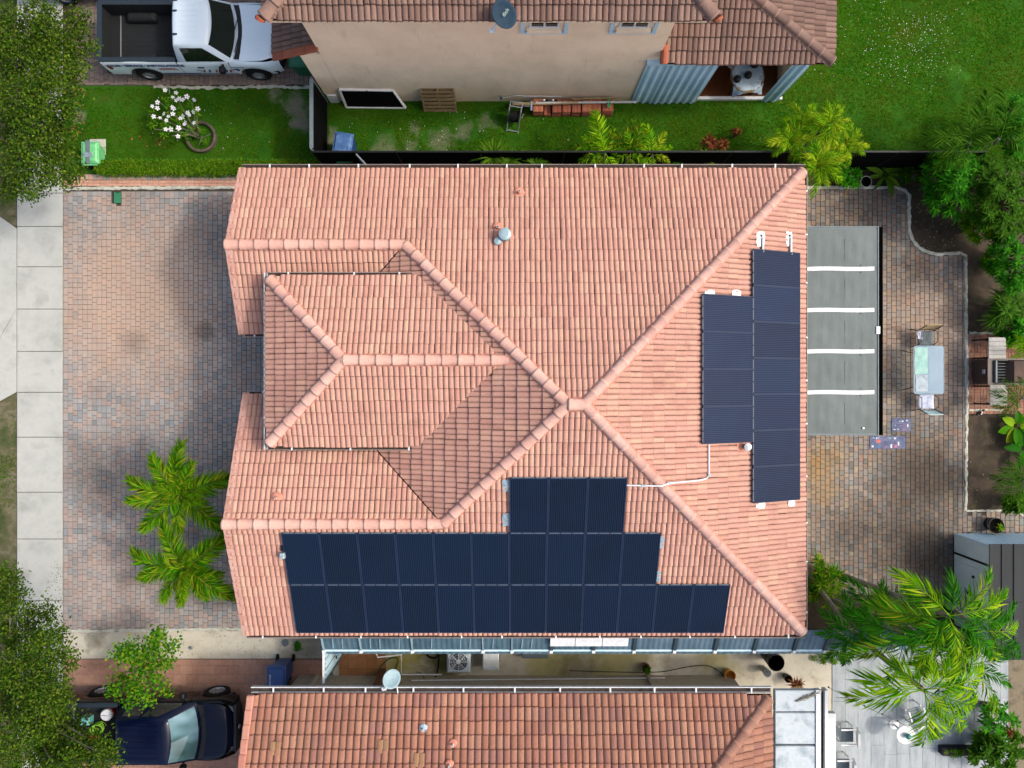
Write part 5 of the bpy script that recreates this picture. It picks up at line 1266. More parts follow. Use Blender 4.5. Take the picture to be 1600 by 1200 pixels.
MB().grid(rows).build('wall_corrugated', m_paleblue, sdh)
MB().box(SX0 + .04, SX1, SY0, SY1 - .01, 0, SH - .02).build('core', m_shedwall, sdh)
n = 8
for k in range(n):
    xa, xb = SX0 - .02 + (SX1 - SX0 + .1) * k / n, SX0 - .02 + (SX1 - SX0 + .1) * (k + 1) / n
    for ya, yb in ((SY1 - 1.7, SY1 + .04), (SY0 - .05, SY1 - 1.712)): MB().raw([(xa + .006, ya, SH + .02), (xb - .006, ya, SH + .02), (xb - .006, yb, SH + .02), (xa + .006, yb, SH + .02), (xa + .006, ya, SH + .05), (xb - .006, ya, SH + .05), (xb - .006, yb, SH + .05), (xa + .006, yb, SH + .05)], [[4, 5, 6, 7], [0, 1, 5, 4], [1, 2, 6, 5], [2, 3, 7, 6], [3, 0, 4, 7]]).build('roof_sheet', m_shedroof, sdh)
    MB().box(xb - .005, xb + .005, SY0 - .05, SY1 + .04, SH + .02, SH + .075).build('roof_rib', m_shedroof, sdh)
bf = thing('blue_fence', 'pale blue fence behind the palms on the south side of the patio', 'fence', (12.5, -8.05, 0))
for k in range(7):
    xa = 9.35 + k * 1.15; MB().box(xa + .05, xa + 1.10, -8.02, -7.98, .05, 1.55).build('panel', m_bluemetal, bf); MB().box(xa - .05, xa + .05, -8.05, -7.95, 0, 1.62).build('post', m_white, bf)
    MB().box(xa + .05, xa + 1.10, -8.06, -7.94, 1.552, 1.60).build('cap_rail', m_bluemetal, bf)
# ------------------------------------------------------------------ neighbour's yard at the bottom right
x, y, _ = W(1415, 1148, .7)
rt = thing('round_table', 'small round white garden table with a green glass ball', 'table', (x, y, 0))
MB().lathe([(.001, .69), (.29, .69), (.30, .70), (.29, .715), (.001, .715)], (x, y, 0), 28).build('table_top', m_white, rt); MB().lathe([(.16, 0), (.16, .03), (.03, .06), (.03, .69)], (x, y, 0), 14).build('pedestal', m_white, rt)
o = MB().lathe([(.001, .716)] + [(.09 * math.sin(a), .806 - .09 * math.cos(a)) for a in np.linspace(.3, 3.1, 10)], (x + .02, y, 0), 18).build('glass_ball', plain('teal_glass', '#127f7a', .08, spec=.9), None, smooth=True); tag(o, 'teal glass ball in the middle of the round white table', 'ornament')
def garden_chair(label, loc, rz):
    c_ = thing('garden_chair', label, 'chair', loc, rz, 'white garden chairs')
    for a in (-.24, .24):
        for b in (-.22, .22): MB().bar((a, b, .0), (a, b, .40), .04).build('leg', m_white, c_, local=True)
        MB().bar((a, -.24, .58), (a, .24, .58), .05, .03).build('armrest', m_white, c_, local=True)
    for k in range(5): MB().box(-.22, .22, -.22 + k * .09, -.14 + k * .09, .40, .42).build('seat_slat', m_fgrey, c_, local=True)
    MB().obox((0, -.28, .62), (.24, 0, 0), (0, .03, -.01), (0, .07, .22)).build('backrest', m_white, c_, local=True)
x, y, _ = W(1322, 1148, .4); garden_chair('white garden chair with grey slats beside the white roofed extension', (x, y, 0), math.pi / 2)
x, y, _ = W(1316, 1196, .4); garden_chair('white garden chair cut by the bottom edge of the photo', (x, y, 0), math.pi / 2)
x, y, _ = W(1430, 1116, .4); garden_chair('white garden chair half under the palm near the round table', (x, y, 0), .3)
pts = [W(1296, 1075, 2.9), W(1324, 1090, 2.75), W(1352, 1104, 2.65), W(1380, 1117, 2.6), W(1404, 1128, 2.6), W(1445, 1150, 2.8)]
sl = thing('string_lights', 'thin black cable of small bulbs strung above the pale yard', 'string lights', pts[0])
MB().tube(pts, .007, 5).build('cable', m_black, sl)
for p in pts[:-1]: MB().lathe([(.001, -.09), (.022, -.07), (.022, -.03), (.012, 0)], p, 8).build('bulb', m_black, sl)
# ------------------------------------------------------------------ planting
def nrm_(a): return a / np.maximum(np.linalg.norm(a, axis=1, keepdims=True), 1e-9)
def leaf_arrays(base, d, L, Wd, droop=.2, roll=None, mid=.45):
    """one bent four-cornered leaf per row: base point, unit direction, length, width"""
    n = len(base); d = nrm_(d); L = np.broadcast_to(np.asarray(L, float).reshape(-1, 1), (n, 1)); Wd = np.broadcast_to(np.asarray(Wd, float).reshape(-1, 1), (n, 1))
    up = np.tile(np.array([[0, 0, 1.]]), (n, 1)); s = np.cross(d, up); bad = np.linalg.norm(s, axis=1) < .05; s[bad] = [1, 0, 0]; s = nrm_(s)
    if roll is not None:
        nn = np.cross(s, d); s = s * np.cos(roll)[:, None] + nn * np.sin(roll)[:, None]
    dz = np.array([[0, 0, 1.]]) * L * droop
    V = np.empty((n, 4, 3)); m = base + d * L * mid - dz * .15
    V[:, 0] = base; V[:, 1] = m + s * Wd / 2; V[:, 2] = base + d * L - dz; V[:, 3] = m - s * Wd / 2
    return V.reshape(-1, 3), np.arange(n * 4).reshape(-1, 4)
def rdir(n, up=.3):
    a = rng.normal(size=(n, 3)); a[:, 2] = a[:, 2] * .5 + up; return nrm_(a)
class Leaves:
    def __init__(s): s.v = []; s.f = []; s.k = 0
    def add(s, v, f): s.v.append(v); s.f.append(f + s.k); s.k += len(v)
    def build(s, name, mat, parent=None, kind=None, world=True):
        v = np.concatenate(s.v); f = np.concatenate(s.f)
        if parent is not None and world: v = v - np.array(parent.location)
        o = obj(name, mesh_np(name, v, f, mat), parent)
        if kind: o['kind'] = kind
        return o

g_dark = leafmat('leaf_dark', ['#2a5610', '#3a6e16', '#4d841e', '#659a2a', '#336014'], k=.6)
g_oak = leafmat('leaf_oak', ['#25420f', '#365a17', '#4a701f', '#5e8329', '#2e4c14', '#7b9838', '#6f7d3a', '#1c360b'], .3)
g_palm = leafmat('leaf_palm', ['#2a6a0a', '#4c9a10', '#72b81a', '#a0cc2c', '#38800c', '#c2c43a', '#1f5208'], .4, k=.7)
g_bright = leafmat('leaf_bright', ['#4b920c', '#78bc14', '#a4d420', '#cade3a', '#5fa510', '#2f6d0a'], .45, k=.76)
g_yellow = leafmat('leaf_yellow_green', ['#6fa018', '#98c022', '#bdd232', '#d4d84a', '#84ae1e'], .45, k=.8)
g_fan = leafmat('leaf_fan', ['#3e6d1a', '#5b8a26', '#78a336', '#2f5a16'], .3)
g_deep = leafmat('leaf_deep', ['#1d5c0c', '#2c7f12', '#40a01a', '#62bc2c', '#236c0e'], .4, k=.6)
g_red = leafmat('leaf_red', ['#5a1f1f', '#7d3026', '#8f5a2b', '#a07c35', '#4a1a1c'], .3)
g_grass = leafmat('grass_blade', ['#226007', '#2d740a', '#3b880e', '#529a16', '#286a08', '#8a9a34', '#6f7a2c'], .25, .8, .0, .58, patch='#5d7020')
g_hedge = leafmat('leaf_hedge', ['#3a6f12', '#4f8a18', '#6ba322', '#86b02e', '#9ab03c'], .4)
g_small = leafmat('leaf_small_tree', ['#2d6a14', '#42861b', '#5ea326', '#80b534', '#a0a83a'], .4)

def foliage_tree(name, label, base, clumps, leaf=(.085, .048), dens=420, mat=None, trunk_r=.12, fork=None, cat='tree', twig=1):
    """trunk, limbs to each clump, and small leaves spread through the clumps"""
    t_ = thing(name, label, cat, base); b = Vector(base); mats = mat or g_oak
    c = sum((Vector(q[:3]) for q in clumps), Vector()) / len(clumps); fk = Vector(fork) if fork else Vector((b.x + (c.x - b.x) * .3, b.y + (c.y - b.y) * .3, c.z * .45))
    MB().tube([b - Vector((0, 0, .1)), b.lerp(fk, .5) + Vector((.03, .02, 0)), fk], [trunk_r * 1.25, trunk_r, trunk_r * .85], 9).build('trunk', m_bark, t_)
    lv = Leaves()
    limbs = {}
    for i, q in enumerate(clumps):
        e = Vector(q[:3]); r = q[3]; m1 = fk.lerp(e, .5) + Vector((random.uniform(-.15, .15), random.uniform(-.15, .15), .1))
        mb = MB().tube([fk, m1, e + Vector((0, 0, r * .2))], [trunk_r * .34, trunk_r * .2, .008], 6)
        for k in range(4 * twig):
            a = random.uniform(0, 6.28); ee = e + Vector((math.cos(a) * r * .9, math.sin(a) * r * .9, random.uniform(-.2, .7) * r)); mb.tube([m1.lerp(e, random.uniform(.3, .9)), ee], [.008, .004], 4)
        mb.build('branch', m_bark, t_)
        n = int(dens * r * r * 4)
        u = rdir(n, 0); rad = r * rng.random(n) ** .4 * rng.choice([1, 1, 1.15], n)
        # leaves sit in sprays inside the clump
        ns = max(6, n // 22); sc_ = e + 0 * e; sp = np.array(e) + rdir(ns, .15) * (r * rng.random(ns) ** .45)[:, None] * np.array([1, 1, .6])
        pick = rng.integers(0, ns, n); p = sp[pick] + rng.normal(size=(n, 3)) * np.array([.12, .12, .05])
        lv.add(*leaf_arrays(p, rdir(n, .1), leaf[0] * rng.uniform(.7, 1.3, n), leaf[1] * rng.uniform(.7, 1.3, n), .15, rng.normal(size=n) * .6))
    lv.build('crown', mats, t_); return t_
def px_clumps(pts, z0, z1):
    out = []
    for px, py, r in pts:
        z = random.uniform(z0, z1); x, y, _ = W(px, py, z); out.append((x, y, z, r))
    return out
tl = [(20, 40, .55), (62, 60, .6), (110, 50, .5), (95, 95, .55), (45, 110, .6), (5, 95, .6), (132, 75, .35), (15, 155, .6), (70, 150, .55), (105, 160, .4), (20, 205, .6), (65, 200, .55), (95, 215, .45), (30, 250, .55), (75, 260, .5), (110, 268, .4), (15, 290, .4), (50, 290, .4), (-30, 60, .7), (-40, 150, .8), (-30, 240, .7), (60, 20, .4), (125, 30, .3), (118, 110, .35), (60, 85, .5), (85, 120, .45), (50, 175, .5), (85, 185, .45), (45, 230, .45), (80, 235, .4), (70, 40, .45), (90, 70, .4), (30, 75, .5), (60, 130, .45)]
foliage_tree('street_tree', 'leafy street tree overhanging the sidewalk beside the white pickup', W(8, 170, 0), px_clumps(tl, 3.2, 4.6), dens=850, trunk_r=.10, fork=W(25, 165, 2.4))
bl = [(20, 935, .5), (8, 905, .4), (60, 965, .45), (20, 985, .55), (75, 1010, .5), (30, 1045, .6), (85, 1060, .5), (5, 1090, .6), (60, 1105, .6), (25, 1150, .6), (80, 1155, .55), (120, 1170, .45), (115, 1135, .35), (150, 1160, .35), (170, 1180, .4), (135, 1195, .5), (60, 1195, .6), (5, 1200, .6), (95, 1095, .35), (-40, 960, .7), (-40, 1060, .8), (-30, 1160, .8), (100, 1215, .6), (160, 1220, .5), (105, 1025, .3), (90, 985, .25), (60, 1030, .5), (55, 1070, .5), (70, 1130, .5), (45, 1000, .45), (90, 1180, .5), (60, 1165, .5), (40, 1115, .5), (75, 1085, .45)]
foliage_tree('verge_tree', 'large olive green tree covering the bottom left corner and truck bed', W(15, 1090, 0), px_clumps(bl, 3.0, 4.6), dens=850, trunk_r=.11, fork=W(30, 1085, 2.2))
sw_ = [(5, 880, .3), (15, 900, .25), (8, 650, .12)]
st = [(245, 1000, .22), (235, 1018, .25), (205, 1015, .25), (185, 1022, .18), (222, 1040, .3), (252, 1035, .22), (268, 1012, .16), (195, 1062, .22), (178, 1075, .16), (215, 1075, .25), (200, 1098, .13), (245, 1062, .2), (258, 1075, .14), (225, 1095, .15), (250, 992, .14)]
foliage_tree('young_tree', 'small bright green tree growing between sandy strip and dark pickup', W(232, 1030, 0), px_clumps(st, 1.6, 2.4), leaf=(.10, .07), dens=1050, mat=g_small, trunk_r=.04)
sx_ = [(8, 375, .07), (6, 383, .06)]

# ---- palms
_fr = {}
def frond_mesh(key, L, n, ll, lw, mat, rise=.25, droop=.7, a0=70, a1=25, plum=0., hang=.35, petiole=.12, tipf=.45):
    if key in _fr: return _fr[key]
    T = np.linspace(petiole, 1, n); lv = Leaves()
    cx = lambda t: np.stack([L * (t - .10 * droop * t ** 3), 0 * t, L * (rise * t - droop * .5 * t ** 2.2)], 1)
    for side in (-1, 1):
        for rep in range(1 + (plum > .5)):
            t = T + rng.uniform(-.4, .4, n) / n; t = np.clip(t, petiole, 1); b = cx(t); e = .01; tan = nrm_(cx(np.minimum(t + e, 1.02)) - b)
            ang = np.radians(a0 + (a1 - a0) * t + rng.normal(size=n) * 5); prof = np.sin(np.pi * np.clip(.18 + t * .80, 0, 1)) ** .6; prof = np.maximum(prof, tipf)
            sd = np.tile([[0, side, 0.]], (n, 1)); rollp = rng.normal(size=n) * plum
            d = tan * np.cos(ang)[:, None] + sd * np.sin(ang)[:, None] * np.cos(rollp)[:, None] + np.array([[0, 0, 1.]]) * (np.sin(rollp) * .9)[:, None]
            lv.add(*leaf_arrays(b, d, ll * prof * rng.uniform(.85, 1.1, n), lw * rng.uniform(.8, 1.2, n), hang, rng.normal(size=n) * .75, .4))
    v = np.concatenate(lv.v); f = np.concatenate(lv.f)
    q = np.linspace(0, 1, 9); c = cx(q); k = len(v); r = .022 * (1 - .8 * q)[:, None]
    ring = []
    for a in (0, 2.1, 4.2): ring.append(c + np.stack([0 * q, np.cos(a) * r[:, 0], np.sin(a) * r[:, 0]], 1))
    v = np.concatenate([v] + ring); fr_ = []
    for a in range(3):
        for i in range(8): fr_.append([k + a * 9 + i, k + a * 9 + i + 1, k + ((a + 1) % 3) * 9 + i + 1, k + ((a + 1) % 3) * 9 + i])
    f = np.concatenate([f, np.array(fr_)]); _fr[key] = mesh_np('frond', v, f, mat); return _fr[key]
def palm(name, label, base, top, fronds, meshes, tr=.07, cat='palm', trunk_mat=None, group=None, hub=True):
    """fronds: (azimuth deg, elevation deg, scale)"""
    t_ = thing(name, label, cat, base, group=group); b, tp = Vector(base), Vector(top)
    mid = b.lerp(tp, .5) + Vector((random.uniform(-.05, .05), random.uniform(-.05, .05), 0))
    if tr: 
        n = 7; P = []; Rr = []
        for i in range(n + 1):
            q = i / n; p = b.lerp(mid, q * 2) if q < .5 else mid.lerp(tp, q * 2 - 1); P.append(p); Rr.append(tr * (1.25 - .35 * q))
        MB().tube(P, Rr, 9).build('trunk', trunk_mat or m_palmtrunk, t_)
    for i, (az, el, s_) in enumerate(fronds):
        m = meshes[i % len(meshes)]
        o = obj('frond', m, t_, tp - b + Vector((0, 0, random.uniform(-.06, .06))), (random.gauss(0, .18), -math.radians(el), math.radians(az)), (s_, s_, s_))
    return t_
dm = [frond_mesh('drive%d' % k, 1.66, 100, .48, .036, g_palm, .45, 1.0, 66, 26, .62 if k else .8, .35, .06, .6) for k in range(3)]
tp = W(284, 774, 2.5); palm('driveway_palm', 'bushy small palm over the driveway, the upper one near the gable ridge', W(305, 757, 0), tp,
     [(88, 12, 1.0), (122, 14, .9), (163, 10, 1.0), (186, 6, 1.0), (222, 8, .95), (262, -4, .75), (322, 4, 1.05), (20, 14, 1.12), (350, 30, .6), (140, 50, .5), (64, 20, .72)], dm, .07, group='driveway palms')
tp = W(293, 886, 2.5); palm('driveway_palm', 'bushy small palm over the driveway, the lower one beside the solar roof', W(314, 850, 0), tp,
     [(36, 12, 1.1), (115, 12, .95), (165, 8, 1.05), (192, 2, .95), (232, 4, .8), (262, 6, .72), (300, 6, .7), (330, 8, 1.08), (350, 16, .7), (60, 45, .5), (280, 40, .6)], dm, .07, group='driveway palms')
# south-east palms
am = [frond_mesh('areca%d' % k, 2.1, 32, .70, .05, (g_deep, g_bright, g_palm)[k], .35, .85, 55, 18, .16, .35, .18, .55) for k in range(3)]
ab = [frond_mesh('arecab%d' % k, 1.9, 27, .85, .058, g_bright, .35, .9, 50, 18, .14, .4, .2, .6) for k in range(2)]
palm('tall_palm', 'tall palm leaning over the patio beside the shed, thin grey trunk', W(1308, 896, 0), W(1482, 962, 4.9), [(100, 22, .62), (140, 6, .9), (175, 0, .95), (205, 4, .8), (240, 0, .8), (285, 2, .8), (320, 0, .8), (20, 6, .8), (50, 14, .75), (352, 0, .85), (262, 35, .5)], am, .08)
palm('bright_palm', 'bright yellow green palm above the pale yard, largest at the bottom right', W(1330, 985, 0), W(1443, 1078, 4.6), [(15, 2, .95), (342, -4, .95), (318, -6, .9), (292, -2, .85), (270, 0, .85), (190, -4, .95), (168, 8, .9), (140, 14, .7), (95, 35, .55), (60, 24, .7), (305, 30, .5)], ab + am[1:2], .08)
palm('dark_palm', 'dark green palm hanging over the right end of the awning', W(1268, 905, 0), W(1330, 985, 3.2), [(100, 10, .75), (150, 2, .7), (190, 0, .65), (235, -4, .75), (265, -8, .8), (300, 0, .7), (340, 6, .75), (20, 12, .7), (60, 12, .6)], [frond_mesh('dark%d' % k, 1.5, 50, .5, .04, g_deep, .35, .9, 60, 22, .3, .4, .12, .5) for k in range(2)], .07)
palm('middle_palm', 'mid green palm between the dark palm and the shed, slanting trunk', W(1282, 928, 0), W(1412, 990, 4.2), [(160, 4, .75), (125, 8, .7), (85, 14, .7), (45, 8, .65), (10, 4, .6), (300, 4, .7), (250, 6, .7), (205, 2, .8)], am[:1] + am[2:], .07)
palm('shed_palm', 'short palm with bright fronds leaning on the shed roof', W(1470, 935, 0), W(1530, 985, 3.6), [(75, 20, .55), (35, 10, .6), (0, 0, .65), (330, -4, .8), (300, 0, .6), (110, 14, .6), (240, 10, .5)], ab[:1] + am[:1], .06)
palm('under_palm', 'shaded palm filling the gap between the tall and the bright palms', W(1400, 965, 0), W(1468, 1022, 3.2), [(a * 36 + 10, 4 + 10 * (a % 3), .72) for a in range(10)], [_fr['dark0'], _fr['areca0'], _fr['dark1']], .06)
palm('yard_palm', 'mid green palm spreading over the pale yard right of the bright palm', W(1440, 985, 0), W(1515, 1040, 3.4), [(a * 40 + 20, 2 + 9 * (a % 3), .75) for a in range(9)], [_fr['areca0'], _fr['areca2'], _fr['dark0']], .06)
palm('corner_frond_palm', 'small palm between the dark palm and the roof corner', W(1330, 925, 0), W(1370, 955, 2.4), [(a * 45, 6 + 10 * (a % 3), .7) for a in range(8)], [_fr['dark1'], _fr['areca0']], .05)
# rosette plants
def rosettes(name, label, base, centres, nleaf, L, Wd, mat, cat='shrub', elev=.25, droop=.35, stem=True, group=None, tiers=1):
    t_ = thing(name, label, cat, base, group=group); lv = Leaves(); b = Vector(base); mb = MB()
    for (x, y, z, s_) in centres:
        for tier in range(tiers):
            n = nleaf + random.randint(-1, 1); a = np.linspace(0, 2 * np.pi, n, endpoint=False) + rng.random() * 6 + rng.normal(size=n) * .12; el = elev + tier * .45 + rng.normal(size=n) * .12
            d = np.stack([np.cos(a) * np.cos(el), np.sin(a) * np.cos(el), np.sin(el)], 1)
            lv.add(*leaf_arrays(np.tile([[x, y, z + tier * .02]], (n, 1)), d, L * s_ * rng.uniform(.8, 1.15, n) * (1 - .25 * tier), Wd * s_ * rng.uniform(.85, 1.15, n), droop, rng.normal(size=n) * .15, .5))
        if stem: mb.tube([b + Vector((random.uniform(-.06, .06), random.uniform(-.06, .06), 0)), Vector((b.x + (x - b.x) * .6, b.y + (y - b.y) * .6, z * .6)), Vector((x, y, z))], [.03, .02, .012], 5)
    lv.build('foliage', mat, t_)
    if stem: mb.build('stems', m_bark, t_, kind='stuff')
    return t_
def cluster(cx, cy, rx, ry, n, z0, z1, s0=.8, s1=1.2):
    out = []
    for _ in range(n):
        a = random.uniform(0, 6.28); r = random.random() ** .55; z = z0 + (z1 - z0) * (1 - r * .8) * random.uniform(.6, 1); x, y, _z = W(cx + rx * r * math.cos(a), cy + ry * r * math.sin(a), z); out.append((x, y, z, random.uniform(s0, s1)))
    return out
U = [(1500, 285, 62, 55, 95, 1.2, 2.6, 'umbrella leaved shrub mass right of the black fence end'), (1570, 300, 60, 70, 110, 1.4, 3.0, 'tall umbrella leaved shrub at the right edge above the dirt bed'), (1585, 400, 40, 55, 70, 1.0, 2.4, 'umbrella leaved shrub lower down the right edge of the dirt bed')]
U += [(1480, 240, 34, 24, 40, 1.0, 2.0, 'umbrella leaved shrub under the feather palm at the fence end'), (1590, 200, 30, 60, 60, 1.2, 2.6, 'umbrella leaved shrub in the far upper right corner'), (1545, 350, 38, 30, 45, .8, 1.8, 'umbrella leaved shrub hanging over the dark bed')]
for k, (cx, cy, rx, ry, n, z0, z1, lb) in enumerate(U):
    rosettes('umbrella_shrub', lb, W(cx - 25, cy + 5, 0), cluster(cx, cy, rx, ry, n, z0, z1), 13, .24, .045, (g_deep, g_dark, g_deep, g_dark, g_deep, g_palm)[k], elev=.15, group='umbrella shrubs', tiers=2)
rosettes('bright_shrub', 'small bright green shrub in the dirt bed left of the right edge', W(1545, 410, 0), cluster(1553, 410, 16, 18, 14, .6, 1.1), 9, .22, .08, g_palm, tiers=2)
rosettes('grassy_clump', 'grassy leaved clump above the grill shelf at the right edge', W(1560, 478, 0), cluster(1572, 480, 30, 34, 22, .6, 1.3), 14, .45, .045, g_dark, tiers=2, droop=.5)
rosettes('edge_clump', 'dense green clump at the right edge between grill and umbrella shrubs', W(1590, 520, 0), cluster(1590, 515, 28, 26, 18, .5, 1.2), 10, .3, .08, g_deep, tiers=2)
nm_ = [frond_mesh('north%d' % k, 1.7, 30, .55, .045, g_dark, .35, .8, 62, 30, .12, .3, .15, .5) for k in range(2)]
palm('corner_palm', 'feather palm reaching over the lawn at the upper right shrubs', W(1500, 250, 0), W(1515, 222, 2.3), [(172, 2, .85), (150, 12, .55), (75, 12, .9), (40, 8, .7), (110, 20, .6), (195, -4, .7), (220, -8, .7), (250, -6, .6)], nm_, .06)
palm('right_palm', 'upright palm at the far upper right corner of the shrubs', W(1540, 230, 0), W(1562, 215, 2.4), [(92, 8, .85), (70, 10, .7), (20, 6, .7), (340, 0, .7), (130, 14, .6), (200, 0, .6)], nm_, .06)
palm('grill_palm', 'bright palm frond tip touching the upper grill shelf', W(1625, 548, 0), W(1618, 545, 1.7), [(172, 0, .55), (150, 4, .5), (200, 0, .5), (90, 10, .5), (0, 10, .5)], [frond_mesh('grill', 1.5, 30, .4, .045, g_bright, .3, .7, 62, 28, .1, .3, .1, .5)], .05)
palm('lower_grill_palm', 'green palm covering the right end of the lower grill shelf', W(1612, 620, 0), W(1598, 622, 1.3), [(170, 4, .6), (140, 8, .5), (200, 0, .55), (225, 0, .5), (100, 8, .4)], [_fr['north0'], _fr['north1']], .05)
def bigleaf(name, label, base, n, L, Wd, mat, z=.5):
    t_ = thing(name, label, 'plant', base)
    for i in range(n):
        a = i * 2.4 + random.uniform(-.3, .3); el = random.uniform(.25, .8); s_ = random.uniform(.7, 1.1); rows = []
        for k in range(7):
            q = k / 6; w_ = Wd * s_ * math.sin(math.pi * min(.98, .12 + q * .86)) ** .7; r_ = .10 + L * s_ * q; zz = z * .4 + r_ * math.sin(el) * .8 - .35 * L * q * q
            rows.append([(r_ * math.cos(a) - j * w_ * math.sin(a) * .5, r_ * math.sin(a) + j * w_ * math.cos(a) * .5, zz + abs(j) * .03) for j in (-1, -.5, 0, .5, 1)])
        mb = MB().grid(rows); mb.tube([(0, 0, 0), (.10 * math.cos(a), .10 * math.sin(a), z * .4)], .012, 4); mb.build('leaf', mat, t_, local=True, smooth=True)
    return t_
bigleaf('elephant_ear', 'broad leaved bright green plant in the dirt bed below the grill', W(1580, 665, 0), 9, .5, .3, g_palm)
bigleaf('bird_nest_fern', 'dark broad leaved plant at the right edge above the shed', W(1592, 700, 0), 10, .6, .22, g_deep)
palm('bed_palm', 'low palm spreading from the right edge above the black pot', W(1600, 750, 0), W(1602, 748, 1.0), [(178, 2, .65), (200, 0, .6), (160, 4, .55), (225, 0, .6), (140, 8, .5), (250, 0, .5), (110, 10, .5)], [_fr['north0'], _fr['north1']], .05)
rosettes('edge_shrub', 'mid green shrub at the right edge above the little patio corner', W(1596, 785, 0), cluster(1590, 785, 18, 22, 14, .4, .9), 9, .24, .09, g_dark, tiers=2)
# north fence planting
yl = [frond_mesh('yel%d' % k, 1.0, 34, .34, .026, (g_yellow, g_bright, g_palm, g_bright)[k], .45, .95, 58, 25, .45, .4, .1, .5) for k in range(4)]
for k, (px, py, z, lb, n, sc_) in enumerate(((1232, 222, 1.9, 'yellow green areca clump left of the corner, above the fence', 16, .8), (1292, 196, 2.2, 'yellow green areca clump standing highest over the lawn', 18, .8), (1318, 228, 1.9, 'yellow green areca clump right end over the black fence', 15, .75), (1275, 262, 2.3, 'yellow green areca clump hanging over the north east roof corner', 20, .85), (1255, 190, 1.7, 'yellow green areca clump at the upper left of the group', 12, .7))):
    b = W(px, py, z); palm('areca_clump', lb, (b[0] * .985, b[1] * .97, 0), b, [(i * 360 / n * 2.0 + random.uniform(-14, 14), random.choice((0, 14, 30, 48)), sc_ * random.uniform(.75, 1.1)) for i in range(n)], yl, .035, group='areca clumps at the corner')
big = [frond_mesh('bigy', 1.35, 26, .42, .06, g_bright, .3, .6, 62, 35, .1, .25, .12, .5), frond_mesh('bigg', 1.2, 26, .38, .05, g_palm, .3, .7, 60, 32, .2, .3, .12, .5)]
b = W(945, 240, 1.7); palm('fence_palm', 'palm with one big bright frond rising over the black fence', (b[0], 6.75, 0), b, [(105, 8, 1.0), (70, 6, .7), (140, 0, .65), (195, -6, .7), (225, -8, .6), (20, 0, .75), (300, -10, .7), (260, -10, .6), (120, 40, .5), (165, 4, .8)], big, .05)
b = W(985, 236, 1.7); palm('fence_palm', 'dense green palm in the middle of the fence planting', (b[0], 6.72, 0), b, [(88, 12, .75), (50, 4, .75), (130, 6, .7), (165, 0, .6), (10, -4, .7), (215, -8, .6), (320, -10, .6), (270, -8, .6), (110, 45, .6), (30, 50, .6), (70, 25, .7)], big[1:], .05)
b = W(1020, 242, 1.6); palm('fence_palm', 'yellow tipped palm at the right of the fence planting', (b[0], 6.72, 0), b, [(62, 8, .8), (105, 8, .7), (25, 0, .7), (150, 4, .6), (230, -8, .6), (270, -10, .6), (340, -8, .6)], [yl[0], big[0], yl[1]], .05)
for px, py, L, n, lb in ((770, 246, .75, 26, 'spiky fan palm over the fence, the largest left one'), (797, 252, .6, 22, 'spiky fan palm beside the largest one'), (836, 257, .5, 18, 'small pale spiky fan palm right of the larger two')):
    b = W(px, py, 1.2); rosettes('fan_palm', lb, (b[0], b[1], 0), [(b[0], b[1], 1.2, 1.0), (b[0] + .08, b[1] + .1, 1.1, .8)], n, L, .045, g_fan, 'palm', elev=.1, droop=.15, group='fan palms', tiers=2)
for px, py, z, L, lb in ((1110, 222, 1.2, .34, 'croton with red and yellow leaves above the black fence'), (1130, 226, 1.0, .26, 'smaller red croton right of the yellow red one'), (1153, 206, .5, .2, 'dark red little croton standing alone on the lawn')):
    b = W(px, py, z); rosettes('croton', lb, (b[0], b[1], 0), [(b[0], b[1], z, 1.0), (b[0] - .1, b[1] + .03, z - .1, .8)], 12, L, .06, g_red, elev=.35, tiers=2, group='crotons')
b = W(1110, 248, .9); rosettes('fence_shrub', 'round green shrub between crotons and the north gutter', (b[0], b[1], 0), cluster(1112, 246, 18, 14, 22, .6, 1.0), 7, .15, .07, g_palm, tiers=2)
b = W(1052, 256, .8); rosettes('fence_shrub', 'low dark shrub beside the yellow tipped palm at the gutter', (b[0], b[1], 0), cluster(1055, 254, 18, 9, 14, .5, .9), 8, .2, .06, g_deep, tiers=2)
b = W(890, 258, .8); rosettes('fence_shrub', 'low leafy shrub at the left foot of the bright fence palm', (b[0], b[1], 0), cluster(893, 257, 14, 7, 8, .5, .9), 9, .3, .06, g_fan, tiers=1)
for px in (658, 684): b = W(px, 262, .5); rosettes('seedling', 'tiny seedling in the dark gap by the north gutter, %s' % ('left one' if px < 670 else 'right one'), (b[0], b[1], 0), [(b[0], b[1], .5, 1)], 8, .13, .05, g_palm, 'plant', tiers=2)
# bedding behind the patio corner
x, y, _ = W(1353, 284, .3); bucket('white_pot', 'pale plastic pot at the patio edge under a fern', (x, y, 0), .17, .32, m_pvc, m_dark)
bigleaf('fern', 'broad fern in front of the black fence at the patio corner', W(1378, 276, 0), 12, .62, .17, g_fan, .4)
b = W(1325, 275, .5); rosettes('bed_shrub', 'dark tangled shrub left of the pale pot at the patio edge', (b[0], b[1], 0), cluster(1325, 277, 22, 14, 22, .3, .8), 8, .2, .05, g_deep, tiers=2)
b = W(1430, 270, .5); rosettes('bed_shrub', 'brownish low shrub between the fern and the umbrella shrubs', (b[0], b[1], 0), cluster(1432, 272, 26, 18, 20, .2, .6), 8, .18, .05, g_dark, tiers=2)
